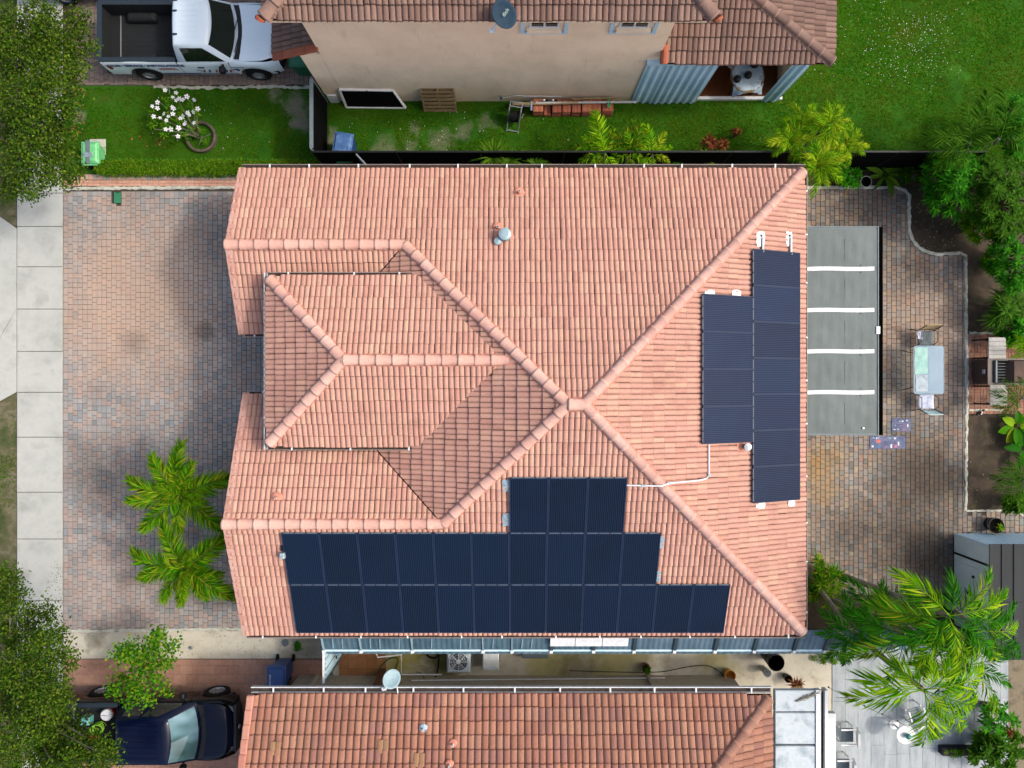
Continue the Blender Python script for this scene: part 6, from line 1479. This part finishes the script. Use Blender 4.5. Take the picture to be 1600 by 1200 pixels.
# pots
x, y, _ = W(1555, 821, .3); pb = bucket('black_pot', 'round black pot with small green plant on the patio corner', (x, y, 0), .24, .36, m_black, m_soil)
rosettes('pot_plant', 'small bright plant growing in the black pot', (x + .06, y - .03, .3), [(x + .06, y - .03, .45, 1), (x + .12, y - .08, .42, .8)], 9, .16, .05, g_palm, 'plant', stem=False, tiers=2)
x, y, _ = W(1010, 1045, .3); bucket('terracotta_pot', 'terracotta pot in the middle of the side passage', (x, y, 0), .13, .25, plain('terracotta', '#a8653f', .8), m_soil)
rosettes('pot_plant', 'leafy plant in the terracotta pot of the side passage', (x, y, .2), [(x, y - .04, .36, 1), (x + .05, y, .33, .8)], 8, .17, .08, g_dark, 'plant', stem=False, tiers=2)
x, y, _ = W(1238, 1066, .3); bucket('brown_pot', 'dark pot with withered plant at the corner of the white roof', (x - .1, y + .08, 0), .12, .25, plain('brown_pot', '#3f3230', .7), m_soil)
rosettes('withered_plant', 'withered red brown plant leaning from the dark pot', (x, y, .2), [(x, y, .4, 1), (x + .1, y, .42, 1.1), (x + .18, y + .03, .4, .9)], 11, .26, .04, g_red, 'plant', elev=.3, stem=False, tiers=2)
rosettes('corner_bush', 'bright yellow green bush at the south east roof corner', W(1290, 905, 0), cluster(1288, 908, 26, 40, 26, .3, 1.2, .6, 1.3), 10, .34, .05, g_palm, tiers=2)
rosettes('ground_fern', 'flat patch of low fern on the pale ground under the dark palm', W(1295, 1028, 0), cluster(1297, 1028, 28, 9, 26, .05, .16), 7, .12, .04, g_fan, 'plant', stem=False, tiers=1)
b = W(1540, 1165, .5); rosettes('yard_shrub', 'dark green shrub in the bottom right corner', (b[0], b[1], 0), cluster(1560, 1172, 45, 34, 60, .5, 1.5), 9, .24, .07, g_dark, tiers=2)
b = W(1550, 1110, .5); rosettes('yard_shrub', 'thin green shrub with brown tips at the pale paving edge', (b[0], b[1], 0), cluster(1560, 1125, 28, 30, 22, .6, 1.6), 8, .24, .08, g_deep, tiers=1)
b = W(1578, 1147, .8); rosettes('bromeliad', 'brown red bromeliad beside the dirt strip at bottom right', (b[0], b[1], 0), [(b[0], b[1], .8, 1)], 12, .2, .05, g_red, 'plant', tiers=2)
x0, y1, _ = W(1474, 1170, .3); x1, y0, _ = W(1522, 1182, .3)
pb = thing('planter_box', 'low dark planter box on the pale paving below the bright palm', 'planter', ((x0 + x1) / 2, (y0 + y1) / 2, 0)); MB().box(x0, x1, y0, y1, 0, .28).build('trough', m_black, pb); MB().box(x0 + .03, x1 - .03, y0 + .03, y1 - .03, .281, .29).build('compost', m_soil, pb)
rosettes('planter_plant', 'low green plants filling the dark planter box', ((x0 + x1) / 2, (y0 + y1) / 2, .28), [(random.uniform(x0 + .05, x1 - .05), random.uniform(y0 + .03, y1 - .03), .36, random.uniform(.7, 1)) for _ in range(16)], 7, .13, .05, g_fan, 'plant', stem=False)
rosettes('weed', 'small green weed on the shaded sandy strip', W(464, 1010, 0), cluster(464, 1010, 6, 5, 9, .05, .12), 7, .12, .03, g_deep, 'plant', stem=False)
x, y, _ = W(446, 1004, 0); o = MB().lathe([(.001, .0), (.11, 0), (.12, .03), (.07, .07), (.001, .075)], (x, y, 0), 11).build('drain_cover', m_fgrey, None); tag(o, 'small dark round drain cover on the sandy strip near the weed', 'drain cover')
for k, (px, py) in enumerate(((261, 1009), (298, 1012))):
    x, y, _ = W(px, py); q = MB().lathe([(.001, .0), (.10 - .04 * k, 0), (.09 - .04 * k, .04), (.04, .06), (.001, .062)], (x, y, 0), 9); q.v = [(a + random.uniform(-.015, .015), b_ + random.uniform(-.015, .015), c_) for a, b_, c_ in q.v]
    o = q.build('stone', m_fgrey, None); tag(o, ('grey stone on the sandy strip right of the young tree', 'smaller stone on the sandy strip, farther right')[k], 'stone')
# dry frond fallen on the white roof
o = obj('dry_frond', frond_mesh('dry', .85, 22, .16, .03, leafmat('leaf_dry', ['#8b8779', '#a39e90', '#77736a'], .1), .02, .05, 40, 15, .05, .05, .05, .4), None, (W(1243, 1096, 2.92)[0], W(0, 1096, 2.92)[1], 2.93), (0, 0, math.radians(22))); tag(o, 'dry grey palm frond fallen on the white flat roof', 'palm frond')
# hedge
hd_ = thing('hedge', 'long low bright green hedge between front lawn and driveway', 'hedge', W(320, 258, 0)); lv = Leaves(); x0, y1, _ = W(147, 247, .5); x1, y0, _ = W(512, 270, .5); n = 15000
p = np.stack([rng.uniform(x0, x1, n), rng.uniform(y0, y1, n), rng.uniform(.05, .5, n)], 1); edge = np.minimum(p[:, 1] - y0, y1 - p[:, 1]); p[:, 2] = np.where(edge < .06, p[:, 2] * .8, .35 + .15 * p[:, 2] + .06 * np.sin(p[:, 0] * 5))
d = rng.normal(size=(n, 3)) * [.7, .9, .5] + [0, -.25, .5]; lv.add(*leaf_arrays(p, d, rng.uniform(.06, .15, n), rng.uniform(.015, .03, n), .3, rng.normal(size=n) * .5)); lv.build('foliage', g_hedge, hd_)
mb = MB()
for k in range(40): xx = x0 + (x1 - x0) * (k + .5) / 40; mb.tube([(xx, (y0 + y1) / 2, 0), (xx + .03, (y0 + y1) / 2 + .05, .4)], [.02, .01], 4)
mb.build('stems', m_bark, hd_, kind='stuff')
# white flowering bush in its ring
rx, ry, _ = W(314, 214, .1); fb_ = thing('flowering_bush', 'bush covered in white flowers leaning out of a brown ring', 'bush', (rx, ry, 0))
m_ring = mottled('rusty_ring', ['#4d4238', '#5f5347', '#6f6152'], 6, .85, .4, 40)
rg_ = MB().lathe([(.50, .0), (.50, .16), (.46, .18), (.42, .16), (.42, .02)], (rx, ry, 0), 36).build('planter_ring', m_ring, None); tag(rg_, 'brown ring edging around the foot of the white flowering bush', 'planter ring')
for a in range(8):
    e = Vector(W(270 + 38 * math.cos(a * .8), 180 + 32 * math.sin(a * .8), .9)); MB().tube([(rx, ry, 0), Vector((rx, ry, .35)).lerp(e, .35), e], [.03, .02, .008], 6).build('branch', m_bark, fb_)
for a in range(3): MB().tube([(rx, ry, .02), (rx + .35 * math.cos(a * 2 + .4), ry + .3 * math.sin(a * 2 + .4), .06)], [.02, .01], 5).build('root', m_bark, fb_)
lv = Leaves(); cs_ = []
for _ in range(60): a = random.uniform(0, 6.28); r = random.random() ** .5; cs_.append(W(270 + 40 * r * math.cos(a), 182 + 34 * r * math.sin(a), random.uniform(.55, 1.0)))
for c_ in cs_ + [W(300 + random.uniform(-8, 20), 205 + random.uniform(-8, 16), .3) for _ in range(14)]: 
    n = 9; lv.add(*leaf_arrays(np.tile([c_], (n, 1)), rdir(n, .3), rng.uniform(.09, .16, n), rng.uniform(.03, .05, n), .3))
lv.build('foliage', g_small, fb_)
m_petal = leafmat('petal_white', ['#f2f4f4', '#ffffff', '#e8ecee'], .25, k=.8)
FLW = [(258, 141), (265, 143), (275, 145), (270, 152), (280, 154), (285, 156), (275, 157), (292, 151), (303, 156), (246, 160), (238, 166), (246, 169), (269, 167), (271, 170), (240, 182), (256, 178), (250, 184), (263, 182), (270, 178), (260, 188), (282, 185), (286, 182), (293, 176), (296, 180), (302, 175), (309, 170), (288, 194), (290, 191), (303, 192), (279, 200), (259, 202), (267, 202), (278, 213)]
Vf = []; Ff = []
for k in range(5):
    a = k * 2 * math.pi / 5; i = len(Vf); Vf += [(0, 0, 0)] + [(r_ * math.cos(a + d_), r_ * math.sin(a + d_), h_) for r_, d_, h_ in ((.05, -.55, .012), (.085, -.25, .004), (.085, .25, .004), (.05, .55, .012))]; Ff.append([i, i + 1, i + 2, i + 3, i + 4])
fm = mesh_np('flower', Vf, Ff, m_petal); em = MB().lathe([(.014, .012), (.001, .02)], (0, 0, 0), 6); em = mesh_np('flower_eye', em.v, em.f, plain('flower_eye', '#9a3a5a', .7))
for px, py in FLW:
    z = random.uniform(.95, 1.1); x, y, _ = W(px, py, z); s_ = random.uniform(.65, 1.0); f_ = obj('flower', fm, fb_, (x - rx, y - ry, z), (random.gauss(0, .3), random.gauss(0, .3), random.uniform(0, 6)), (s_, s_, s_)); obj('flower_eye', em, f_)

# ------------------------------------------------------------------ grass
def vnoise(x, y, s, seed=0):
    r_ = np.random.default_rng(seed); g = r_.random((64, 64)); u, v_ = (x * s) % 63, (y * s) % 63; i, j = u.astype(int), v_.astype(int); a, b = u - i, v_ - j; a = a * a * (3 - 2 * a); b = b * b * (3 - 2 * b)
    return (g[i, j] * (1 - a) * (1 - b) + g[i + 1, j] * a * (1 - b) + g[i, j + 1] * (1 - a) * b + g[i + 1, j + 1] * a * b)
def grass(name, label, boxes, dens, bare=(), thr=.25, h=(.05, .11), excl=None):
    lv = Leaves()
    for (a, b, c_, d_) in boxes:
        x0, y1, _ = W(a, b); x1, y0, _ = W(c_, d_); n = int((x1 - x0) * (y1 - y0) * dens); x = rng.uniform(x0, x1, n); y = rng.uniform(y0, y1, n)
        k = vnoise(x + 40, y + 40, 1.1, 3) * .6 + vnoise(x + 40, y + 40, 3.1, 4) * .4; keep = k > thr * rng.uniform(.5, 1.3, n)
        for bx, by, br in bare:
            q = W(bx, by); dd = np.hypot(x - q[0], y - q[1]) + (vnoise(x + 40, y + 40, 2.5, 5) - .5) * br * 1.6; keep &= ~((dd < br) & (rng.random(n) < .85))
        if excl: keep &= ~excl(x, y)
        x, y, k = x[keep], y[keep], k[keep]; n = len(x); p = np.stack([x, y, np.zeros(n)], 1); d = rng.normal(size=(n, 3)) * [.6, .6, .2] + [0, 0, .55]
        lv.add(*leaf_arrays(p, d, rng.uniform(h[0], h[1], n) * (.7 + .6 * k), rng.uniform(.012, .024, n), .45, None, .4))
    o = lv.build(name, g_grass, None, 'stuff'); return tag(o, label, 'grass')
grass('lawn_grass', 'green lawn grass around the cream house and upper right yard', [(1000, -60, 1700, 100), (965, 100, 1700, 264), (515, 158, 965, 266)], 1300, [(690, 222, .5), (600, 232, .5), (725, 200, .35), (640, 228, .3), (650, 205, .25), (760, 190, .3)], .3,
      excl=lambda x, y: (y > 9.2) & (x < 8.7))
grass('front_grass', 'green front lawn grass around the white flowering bush', [(116, 138, 487, 246)], 1250, [(462, 165, .55), (470, 190, .4), (430, 150, .3), (410, 240, .25), (123, 180, .25), (125, 150, .2)], .3)
grass('verge_grass', 'patchy grass beside the street and under the street tree', [(-60, -40, 26, 340), (-60, 628, 26, 1240), (99, 133, 117, 270)], 480, [(12, 640, .35), (5, 700, .4), (15, 770, .3), (20, 830, .25), (60, 160, .4)], .5)
grass('bed_weeds', 'thin weeds on the dirt bed right of the patio', [(1512, 660, 1600, 795), (1425, 300, 1520, 392)], 60, (), .5)
# clover flowers and litter
def specks(name, label, cat, boxes, n, s, mat, z=.09, gauss=None):
    lv = Leaves(); pts = []
    for (a, b, c_, d_) in boxes:
        q = np.stack([rng.uniform(a, c_, n), rng.uniform(b, d_, n)], 1); x = (q[:, 0] - 800) * H / F; y = (600 - q[:, 1]) * H / F
        k = vnoise(x + 40, y + 40, .45, 8) > rng.uniform(.25, .85, n); x, y = x[k], y[k]; m = len(x)
        lv.add(*leaf_arrays(np.stack([x, y, np.full(m, z)], 1), rng.normal(size=(m, 3)) * [1, 1, .15], rng.uniform(.6, 1.3, m) * s, rng.uniform(.6, 1.2, m) * s, .05))
    o = lv.build(name, mat, None, 'stuff'); return tag(o, label, cat)
specks('clover_flowers', 'tiny white clover flowers dotting the upper right lawn', 'flowers', [(1300, 0, 1520, 230), (1350, 20, 1480, 150), (1230, 100, 1420, 220)], 420, .022, m_petal)
specks('yard_litter', 'pale petals and bits scattered over the side lawn and front lawn', 'litter', [(520, 170, 900, 240), (230, 140, 480, 240)], 90, .03, m_petal, .07)
specks('leaf_litter', 'dry orange leaves on the lawn edge beside the lime cart', 'litter', [(115, 136, 132, 215), (150, 215, 260, 246), (112, 200, 130, 260)], 420, .06, leafmat('litter_orange', ['#8c5a3c', '#a8714d', '#bf8a62', '#6f4a35'], .1), .05)
specks('bed_litter', 'pale stones and bits in the dirt bed right of the patio', 'litter', [(1512, 655, 1590, 790), (1430, 300, 1530, 395)], 160, .04, leafmat('litter_pale', ['#8f8875', '#b9b3a2', '#6d6452'], .05), .0)
specks('strip_litter', 'dark leaf bits on the sandy strip and sidewalk edge', 'litter', [(100, 985, 510, 1030), (75, 880, 99, 1010)], 200, .035, leafmat('litter_dark', ['#3a3a22', '#5a5a30', '#2c2c1c'], .05), .03)
# ------------------------------------------------------------------ vehicles
def paint(name, col, k=KA, var=.04, coat=.6, rough=.35, metal=0):
    t = NT(name); c = C(col, k); f = t.maprange(t.noise(2.5, 4), .3, .7); c2 = t.mix(f, tuple(v * (1 - var) for v in c[:3]) + (1,), c)
    t.done(c2, rough, metal, .5 if coat > .5 else .2, coat); t.b.inputs['Coat Roughness'].default_value = .06; return t.m
def vehicle(name, label, cat, loc, body, P, glass, sidem=None, bed_dark=True, pillar=None):
    """local axes: x forward from the rear bumper, y to the left, z up"""
    v = thing(name, label, cat, loc); Wd = P['hw']; ra, fa, wr = P['rear_axle'], P['front_axle'], .40; L = P['L']
    be, cr, cf, rr, rf_ = P['bed_end'], P['cab_rear'], P['cowl'], P['roof_rear'], P['roof_front']; belt, roof = P['belt'], P['roof']; sidem = sidem or body
    def B(mb, nm, mat, parent=v, smooth=False, bevel=0): return mb.build(nm, mat, parent, local=True, smooth=smooth, bevel=bevel)
    nose = lambda x: .20 * max(0, (x - (L - .62)) / .62) ** 2
    P['nose'] = nose
    B(MB().box(.15, L - .2, -Wd + .22, Wd - .22, .28, .63), 'chassis', m_black)
    def low(x):
        z = .42
        for a in (ra, fa):
            d = abs(x - a)
            if d < .50: z = max(z, .40 + math.sqrt(max(0, .50 ** 2 - d * d)) * .98)
        return z
    def side(nm, x0, x1, top, s, n=26, mat=None, inset=.06):
        rows = []
        for i in range(n + 1):
            x = x0 + (x1 - x0) * i / n; zt = top(x); zb = min(low(x), zt - .1); sh = P['nose'](x) if 'nose' in P else 0
            col = []
            for q, dy in ((0, .05), (.12, .005), (.45, 0), (.75, .012), (.93, inset * .5), (1, inset)): col.append((x, s * (Wd - dy - sh), zb + (zt - zb) * q))
            rows.append(col if s > 0 else col[::-1])
        return B(MB().grid(rows), nm, mat or sidem, smooth=True)
    bt = P['bed_top']
    for s in (1, -1):
        o = side('bed_side', .08, be, lambda x: bt, s)
        d = side('door', be + .015, P['door_front'], lambda x: belt, s, 18)
        B(MB().bbox(P['door_front'] - 1.02, P['door_front'] - .82, s * Wd - .012 if s > 0 else -Wd - .012, s * Wd + .012 if s > 0 else -Wd + .012, .98, 1.02, .005), 'handle', m_black, d)
        side('fender', P['door_front'] + .012, L - .12, lambda x: belt - .02 - .10 * max(0, (x - cf) / (L - cf)) ** 1.5, s, 30, inset=.10)
        B(MB().raw([(.06, s * (Wd - .05), bt + .004), (be, s * (Wd - .05), bt + .004), (be, s * (Wd - .17), bt + .004), (.06, s * (Wd - .17), bt + .004), (.06, s * (Wd - .04), bt - .03), (be, s * (Wd - .04), bt - .03)], [[0, 1, 2, 3], [4, 5, 1, 0]]), 'bed_rail', m_rail)
        B(MB().box(.1, be, s * (Wd - .17) - (.02 if s > 0 else 0), s * (Wd - .17) + (0 if s > 0 else .02), .70, bt), 'bed_liner', m_liner)
        B(MB().bbox(ra - .45, ra + .45, min(s * .52, s * (Wd - .19)), max(s * .52, s * (Wd - .19)), .70, .98, .08), 'wheel_hump', m_liner, bevel=.04)
        t_ = B(MB().raw([(.07, s * (Wd - .012), .86), (.07, s * (Wd - .02), 1.16), (.30, s * (Wd + .004), 1.10), (.34, s * (Wd + .004), .98), (.26, s * (Wd + .004), .88)], [[0, 1, 2, 3, 4] if s < 0 else [4, 3, 2, 1, 0]]), 'tail_light', m_tail)
        # wheels
        for a in (ra, fa):
            w = B(MB().lathe([(.20, -.11), (.34, -.125), (.39, -.10), (.40, -.05), (.40, .05), (.39, .10), (.34, .125), (.24, .115), (.235, .08)], (a, s * (Wd - .13), .40), 28, 'y'), 'wheel', m_rubber)
            rim = MB().lathe([(.001, s * .075), (.06, s * .085), (.07, s * .07)], (a, s * (Wd - .13), .40), 18, 'y'); rm_ = B(rim, 'hub', m_alu, w)
            B(MB().lathe([(.245, s * .118), (.225, s * .10), (.21, s * .03)], (a, s * (Wd - .13), .40), 28, 'y'), 'rim', m_alu, w); B(MB().lathe([(.215, s * .03), (.001, s * .03)], (a, s * (Wd - .13), .40), 20, 'y'), 'brake_disc', m_black, w)
            for k in range(6):
                an = k * math.pi / 3; B(MB().obox((a + .14 * math.cos(an), s * (Wd - .13 - .0) + s * .075, .40 + .14 * math.sin(an)), (.085 * math.cos(an), 0, .085 * math.sin(an)), (-.03 * math.sin(an), 0, .03 * math.cos(an)), (0, .012, 0)), 'spoke', m_alu, w)
        # mirror
        mx = P['door_front'] - .18
        m_ = B(MB().bbox(mx - .09, mx + .09, min(s * (Wd + .06), s * (Wd + .26)), max(s * (Wd + .06), s * (Wd + .26)), 1.10, 1.30, .04), 'mirror', m_black, bevel=.03); B(MB().bar((mx, s * (Wd - .03), 1.15), (mx, s * (Wd + .08), 1.18), .06), 'mirror_arm', m_black, m_)
        hl = B(MB().raw([(L - .40, s * (Wd - .10), .99), (L - .20, s * (Wd - .19), .78), (L - .06, s * (Wd - .40), .80), (L - .14, s * (Wd - .42), 1.00)], [[0, 1, 2, 3] if s > 0 else [3, 2, 1, 0]]), 'headlight', m_lamp); 
        B(MB().raw([(L - .38, s * (Wd - .095), .995), (L - .28, s * (Wd - .13), .89), (L - .2, s * (Wd - .20), .91), (L - .26, s * (Wd - .24), 1.0)], [[0, 1, 2, 3] if s > 0 else [3, 2, 1, 0]]), 'indicator', m_amber, hl)
    fl = B(MB().box(.1, be, -Wd + .17, Wd - .17, .66, .70), 'bed_floor', m_liner)
    for k in range(9): B(MB().box(.25, be - .12, -.62 + k * .15, -.56 + k * .15, .70, .706), 'floor_rib', m_liner, fl)
    tg = B(MB().box(.02, .10, -Wd + .10, Wd - .10, .62, bt), 'tailgate', sidem); B(MB().box(.02, .17, -Wd + .10, Wd - .10, bt + .001, bt + .012), 'tailgate_cap', m_rail, tg); B(MB().box(.101, .118, -Wd + .15, Wd - .15, .70, bt - .002), 'tailgate_liner', m_liner, tg); B(MB().bar((.42, -Wd + .22, .73), (.42, Wd - .22, .73), .03), 'liner_edge', m_alu, fl)
    B(MB().box(be - .05, be + .01, -Wd + .10, Wd - .10, .66, bt), 'bulkhead', m_liner)
    B(MB().bbox(-.08, .06, -Wd + .06, Wd - .06, .45, .66, .03), 'rear_bumper', m_black)
    # cab deck, greenhouse
    def ring(z, xr, xf, hw, bul):
        pts = []
        for j in range(9): y = hw * (1 - j / 4); pts.append((xf + bul * (1 - (y / hw) ** 2), y, z))
        for j in range(5): y = -hw * (1 - j / 2); pts.append((xr - .03 * (1 - (y / hw) ** 2), y, z))
        return pts
    r0 = ring(belt - .03, cr, cf - .10, Wd - .07, .14); r1 = ring(roof - .06, rr, rf_, P['rhw'] + .03, .10); r2 = ring(roof - .015, rr + .05, rf_ - .06, P['rhw'] - .04, .09); r3 = ring(roof + .012, rr + .16, rf_ - .18, P['rhw'] - .2, .06)
    n = len(r0); mb = MB(); mb.v = r0 + r1 + r2 + r3
    for a in range(3):
        for i in range(n): mb.f.append([a * n + i, a * n + (i + 1) % n, (a + 1) * n + (i + 1) % n, (a + 1) * n + i])
    mb.f.append([3 * n + i for i in range(n)]); cabo = B(mb, 'cab', body, smooth=True)
    for k in range(-3, 4): B(MB().box(rr + .2, rf_ - .25, k * .16 - .02, k * .16 + .02, roof + .0125, roof + .020), 'roof_rib', body, cabo)
    A, Bt = [Vector(p) for p in r0], [Vector(p) for p in r1]
    def glass_patch(nm, idx, t0, t1, out, sh=.92, mat=None):
        rows = []
        for t in np.linspace(t0, t1, 5):
            row = []
            for i in idx:
                p = A[i].lerp(Bt[i], t); row.append((p.x + out[0], p.y * sh + out[1], p.z + out[2]))
            rows.append(row)
        return B(MB().grid(rows), nm, mat or glass, smooth=True)
    glass_patch('windshield', list(range(9)), .10, .97, (.016, 0, .014))
    glass_patch('rear_window', list(range(9, 14)), .25, .92, (-.014, 0, .008), .80)
    for s in (1, -1):
        i0, i1 = (0, 13) if s > 0 else (8, 9)
        af, ab_ = A[i0], A[i1]; bf_, bb = Bt[i0], Bt[i1]
        def sp_(u, t): p = af.lerp(ab_, u).lerp(bf_.lerp(bb, u), t); return (p.x, p.y + s * .012, p.z + .004)
        wins = P.get('wins', ((.20, .86),))
        for (u0, u1) in wins:
            poly = [sp_(u0 + .02, .08), sp_(u1, .08), sp_(u1 + .01, .88), sp_(u0 + (.02 if u0 > .25 else .04), .88)]
            if u0 <= .25: poly = [sp_(.10, .07), sp_(u1, .07), sp_(u1 + .01, .90), sp_(u0 + .06, .90)]
            B(MB().raw(poly, [[0, 1, 2, 3] if s < 0 else [3, 2, 1, 0]]), 'side_window', P.get('side_glass', glass))
    B(MB().raw([(cr, -Wd + .06, belt - .025), (cf + .15, -Wd + .08, belt - .03), (cf + .15, Wd - .08, belt - .03), (cr, Wd - .06, belt - .025)], [[0, 1, 2, 3]]), 'belt_deck', body)
    # cowl, hood, nose
    rows = [[(cf - .06 + .15 * (1 - (y / .9) ** 2) + dx, y * .95, belt - .012 + dz) for y in np.linspace(-.88, .88, 11)] for dx, dz in ((0, .03), (.10, .012), (.22, .004))]
    cw = B(MB().grid(rows), 'cowl', m_black, smooth=True)
    for y_, e in ((-.1, .55), (.55, .5)): B(MB().bar((cf + .12, y_, belt + .03), (cf + .0, y_ - e, belt + .06), .02, .015), 'wiper', m_black, cw)
    rows = []
    for i in range(15):
        u = i / 14; row = []
        for y in np.linspace(-1, 1, 21):
            hw = Wd - .10 - .04 * u - .17 * max(0, (u - .5) / .5) ** 2; x = cf + .10 + .13 * (1 - y * y) * (1 - u) + (L - .13 - cf - .10 - .10 * y * y) * u
            z = belt + .012 - .02 * u - .05 * u ** 2 + .045 * (1 - y * y) - (.15 * max(0, u - .86) / .14) + (.016 if .28 < abs(y) < .62 else 0) - .035 * max(0, abs(y) - .9) * 10
            row.append((x, y * hw, z))
        rows.append(row)
    B(MB().grid([r_[::-1] for r_ in rows]), 'hood', body, smooth=True)
    B(MB().box(L - .16, L - .05, -Wd + .22, Wd - .22, .62, .97), 'grille', m_grille, bevel=.02)
    fb2 = MB(); fb2.grid([[(L - .02 - .30 * (y * y) ** 1.6 + dx, y * (Wd - .02), z) for y in np.linspace(-1, 1, 15)] for dx, z in ((-.14, .70), (.0, .66), (.03, .55), (-.03, .42))]); B(fb2, 'front_bumper', m_black, smooth=True)
    B(MB().tube([(L - .02 + .03 * 0, 0.0, .82), (L + .005, 0, .82)], .07, 14), 'badge', m_alu)
    B(MB().lathe([(.004, 0), (.003, .5)], (cf + .1, Wd - .16, belt - .02), 5), 'antenna', m_black)
    return v
m_rail = plain('rail_cap', '#22303a', .5); m_liner = mottled('bed_liner', ['#0d1113', '#13181a', '#191e20'], 6, .85, .3, 60); m_tail = plain('tail_red', '#9c1822', .2); m_lamp = plain('lamp_glass', '#9aa3a5', .1, spec=.9); m_amber = plain('amber', '#8a5f28', .2); m_grille = plain('grille_black', '#101214', .4)
wp = dict(L=5.62, hw=.985, rear_axle=1.15, front_axle=4.64, bed_end=2.40, cab_rear=2.44, cowl=4.22, roof_rear=2.60, roof_front=3.62, belt=1.24, roof=1.93, rhw=.70, bed_top=1.33, door_front=3.98, wins=((.16, .84),))
truck = vehicle('white_pickup', 'white work pickup with blue lettering and empty black bed', 'pickup truck', (-12.73, 10.82, .03), paint('white_car_paint', '#dcebf2', .85), wp, plain('green_tint_glass', '#14211d', .08, spec=.7))
m_navy = plain('navy_print', '#1c3a78', .5); m_redp = plain('red_print', '#b03a3a', .5)
Ys = -.985 - .006; R90 = (math.pi / 2, 0, 0)
text_mesh('lettering', 'SALES \u2022 SERVICE \u2022 INSTALLATIONS', .172, m_navy, truck, (1.42, Ys - .004, 1.14), (math.pi / 2, 0, 0), .002, .90, 0, .006)
def decal(pts, mat, nm='printed_mark', y=Ys): return MB().raw([(x, y, z) for x, z in pts] + [(x, y + .004, z) for x, z in pts], [list(range(len(pts))), list(range(len(pts), 2 * len(pts)))[::-1]]).build(nm, mat, truck, local=True)
decal([(1.72, .56), (2.9, .56), (2.9, .62), (1.72, .62)], m_navy); decal([(2.9, .575), (4.1, .56), (4.1, .585), (2.95, .61)], m_navy)
for k in range(2): decal([(1.72, .93 - k * .08), (2.25 + .06 * k, .93 - k * .08), (2.25 + .06 * k, .965 - k * .08), (1.72, .965 - k * .08)], m_redp)
for k, (a, w_) in enumerate(((3.02, .06), (3.18, .07), (3.40, .06), (3.55, .08), (3.72, .06), (3.84, .08))): decal([(a, .68), (a + w_, .68), (a + w_ + .05, .86), (a + .05, .86)], (m_redp, m_navy, m_redp)[k % 3])
for a, z in ((2.98, .82), (3.08, .76)): decal([(a - .14, z), (a, z), (a + .02, z + .03), (a - .12, z + .03)], m_navy)
decal([(4.02, .90), (4.18, .94), (4.22, .86), (4.20, .78), (4.14, .76), (4.10, .84), (4.0, .84)], m_navy); decal([(3.98, 1.0), (4.4, 1.0), (4.4, 1.025), (3.98, 1.025)], m_navy); decal([(4.28, .90), (4.42, .90), (4.42, .92), (4.28, .92)], m_redp)
for yy in (-.40, .30, .62): MB().box(2.60, 2.76, yy - .03, yy + .03, 1.925, 1.95).build('roof_clip', m_rail, truck, local=True, bevel=.02)
dp = dict(L=5.68, hw=.96, rear_axle=1.15, front_axle=4.80, bed_end=2.10, cab_rear=2.14, cowl=4.58, roof_rear=2.34, roof_front=3.86, belt=1.18, roof=1.86, rhw=.67, bed_top=1.26, door_front=4.25, wins=((.16, .52), (.56, .88)), side_glass=plain('dark_side_glass', '#1d2b26', .06, spec=.8))
m_skyglass = mottled('painted_sky_glass', ['#35504c', '#47686a', '#6d9199', '#93b3bf'], .8, .05, 0, spec=.9, stretch=(1.0, 1.4, 1), detail=2)  # pale mottling paints cloud and sky reflection into the glass colour
dk = vehicle('dark_pickup', 'dark navy pickup parked on the red driveway below', 'pickup truck', (-14.22, -10.73, .02), paint('navy_car_paint', '#030a24', .9, .2, .15, .3), dp, m_skyglass, paint('black_car_paint', '#08090c', .9, .2, .2, .25))
vehicle('parked_car', 'dark car cut off by the top edge, only wheel and sill showing', 'car', (-15.45, 13.28, .02), paint('grey_car_paint', '#1b1d20', .9, .2, .6), wp, plain('car_glass', '#0c1010', .08))
# load in the dark pickup's bed
x, y, _ = W(158, 1122, 1.3)
ck = thing('water_cooler', 'red drink cooler with white lid in the dark pickup bed', 'cooler', (x + .12, y + .06, .72)); MB().lathe([(.001, .72), (.15, .72), (.17, 1.16), (.001, 1.16)], (x + .12, y + .06, 0), 20).build('body', plain('cooler_red', '#b0261c', .4), ck); MB().lathe([(.175, 1.16), (.18, 1.23), (.16, 1.26), (.001, 1.265)], (x + .12, y + .06, 0), 20).build('lid', m_white, ck); MB().tube([(x - .05, y + .06, 1.17), (x + .0, y + .06, 1.29), (x + .24, y + .06, 1.29), (x + .29, y + .06, 1.17)], .012, 6).build('handle', m_white, ck)
x, y, _ = W(148, 1142, 1.1); pts = [(x + (.17 + .02 * math.sin(a * .7)) * math.cos(a), y + .14 * math.sin(a), .78 + a * .012) for a in np.linspace(0, 24, 70)]
o = MB().tube(pts, .018, 6).build('lime_hose', plain('lime_hose', '#86c41f', .45), None, smooth=True); tag(o, 'coiled lime green hose in the dark pickup bed', 'hose')
x, y, _ = W(128, 1131, 1.1); o = MB().bbox(x - .16, x + .14, y - .12, y + .12, .72, .98, .03).build('teal_tote', mottled('teal_plastic', ['#3f8f90', '#6fc0bc', '#a5dcd6'], 12, .4), None); tag(o, 'teal plastic box beside the lime hose in the pickup bed', 'box')
x, y, _ = W(136, 1156, 1.0); o = MB().tube([(x - .28, y - .06, .80), (x - .05, y, .84), (x + .25, y + .05, .82)], [.05, .06, .04], 8).build('orange_tool', plain('orange_tool', '#c8511c', .5), None); tag(o, 'orange tool lying below the lime hose in the pickup bed', 'tool')
bpy.context.view_layer.update()
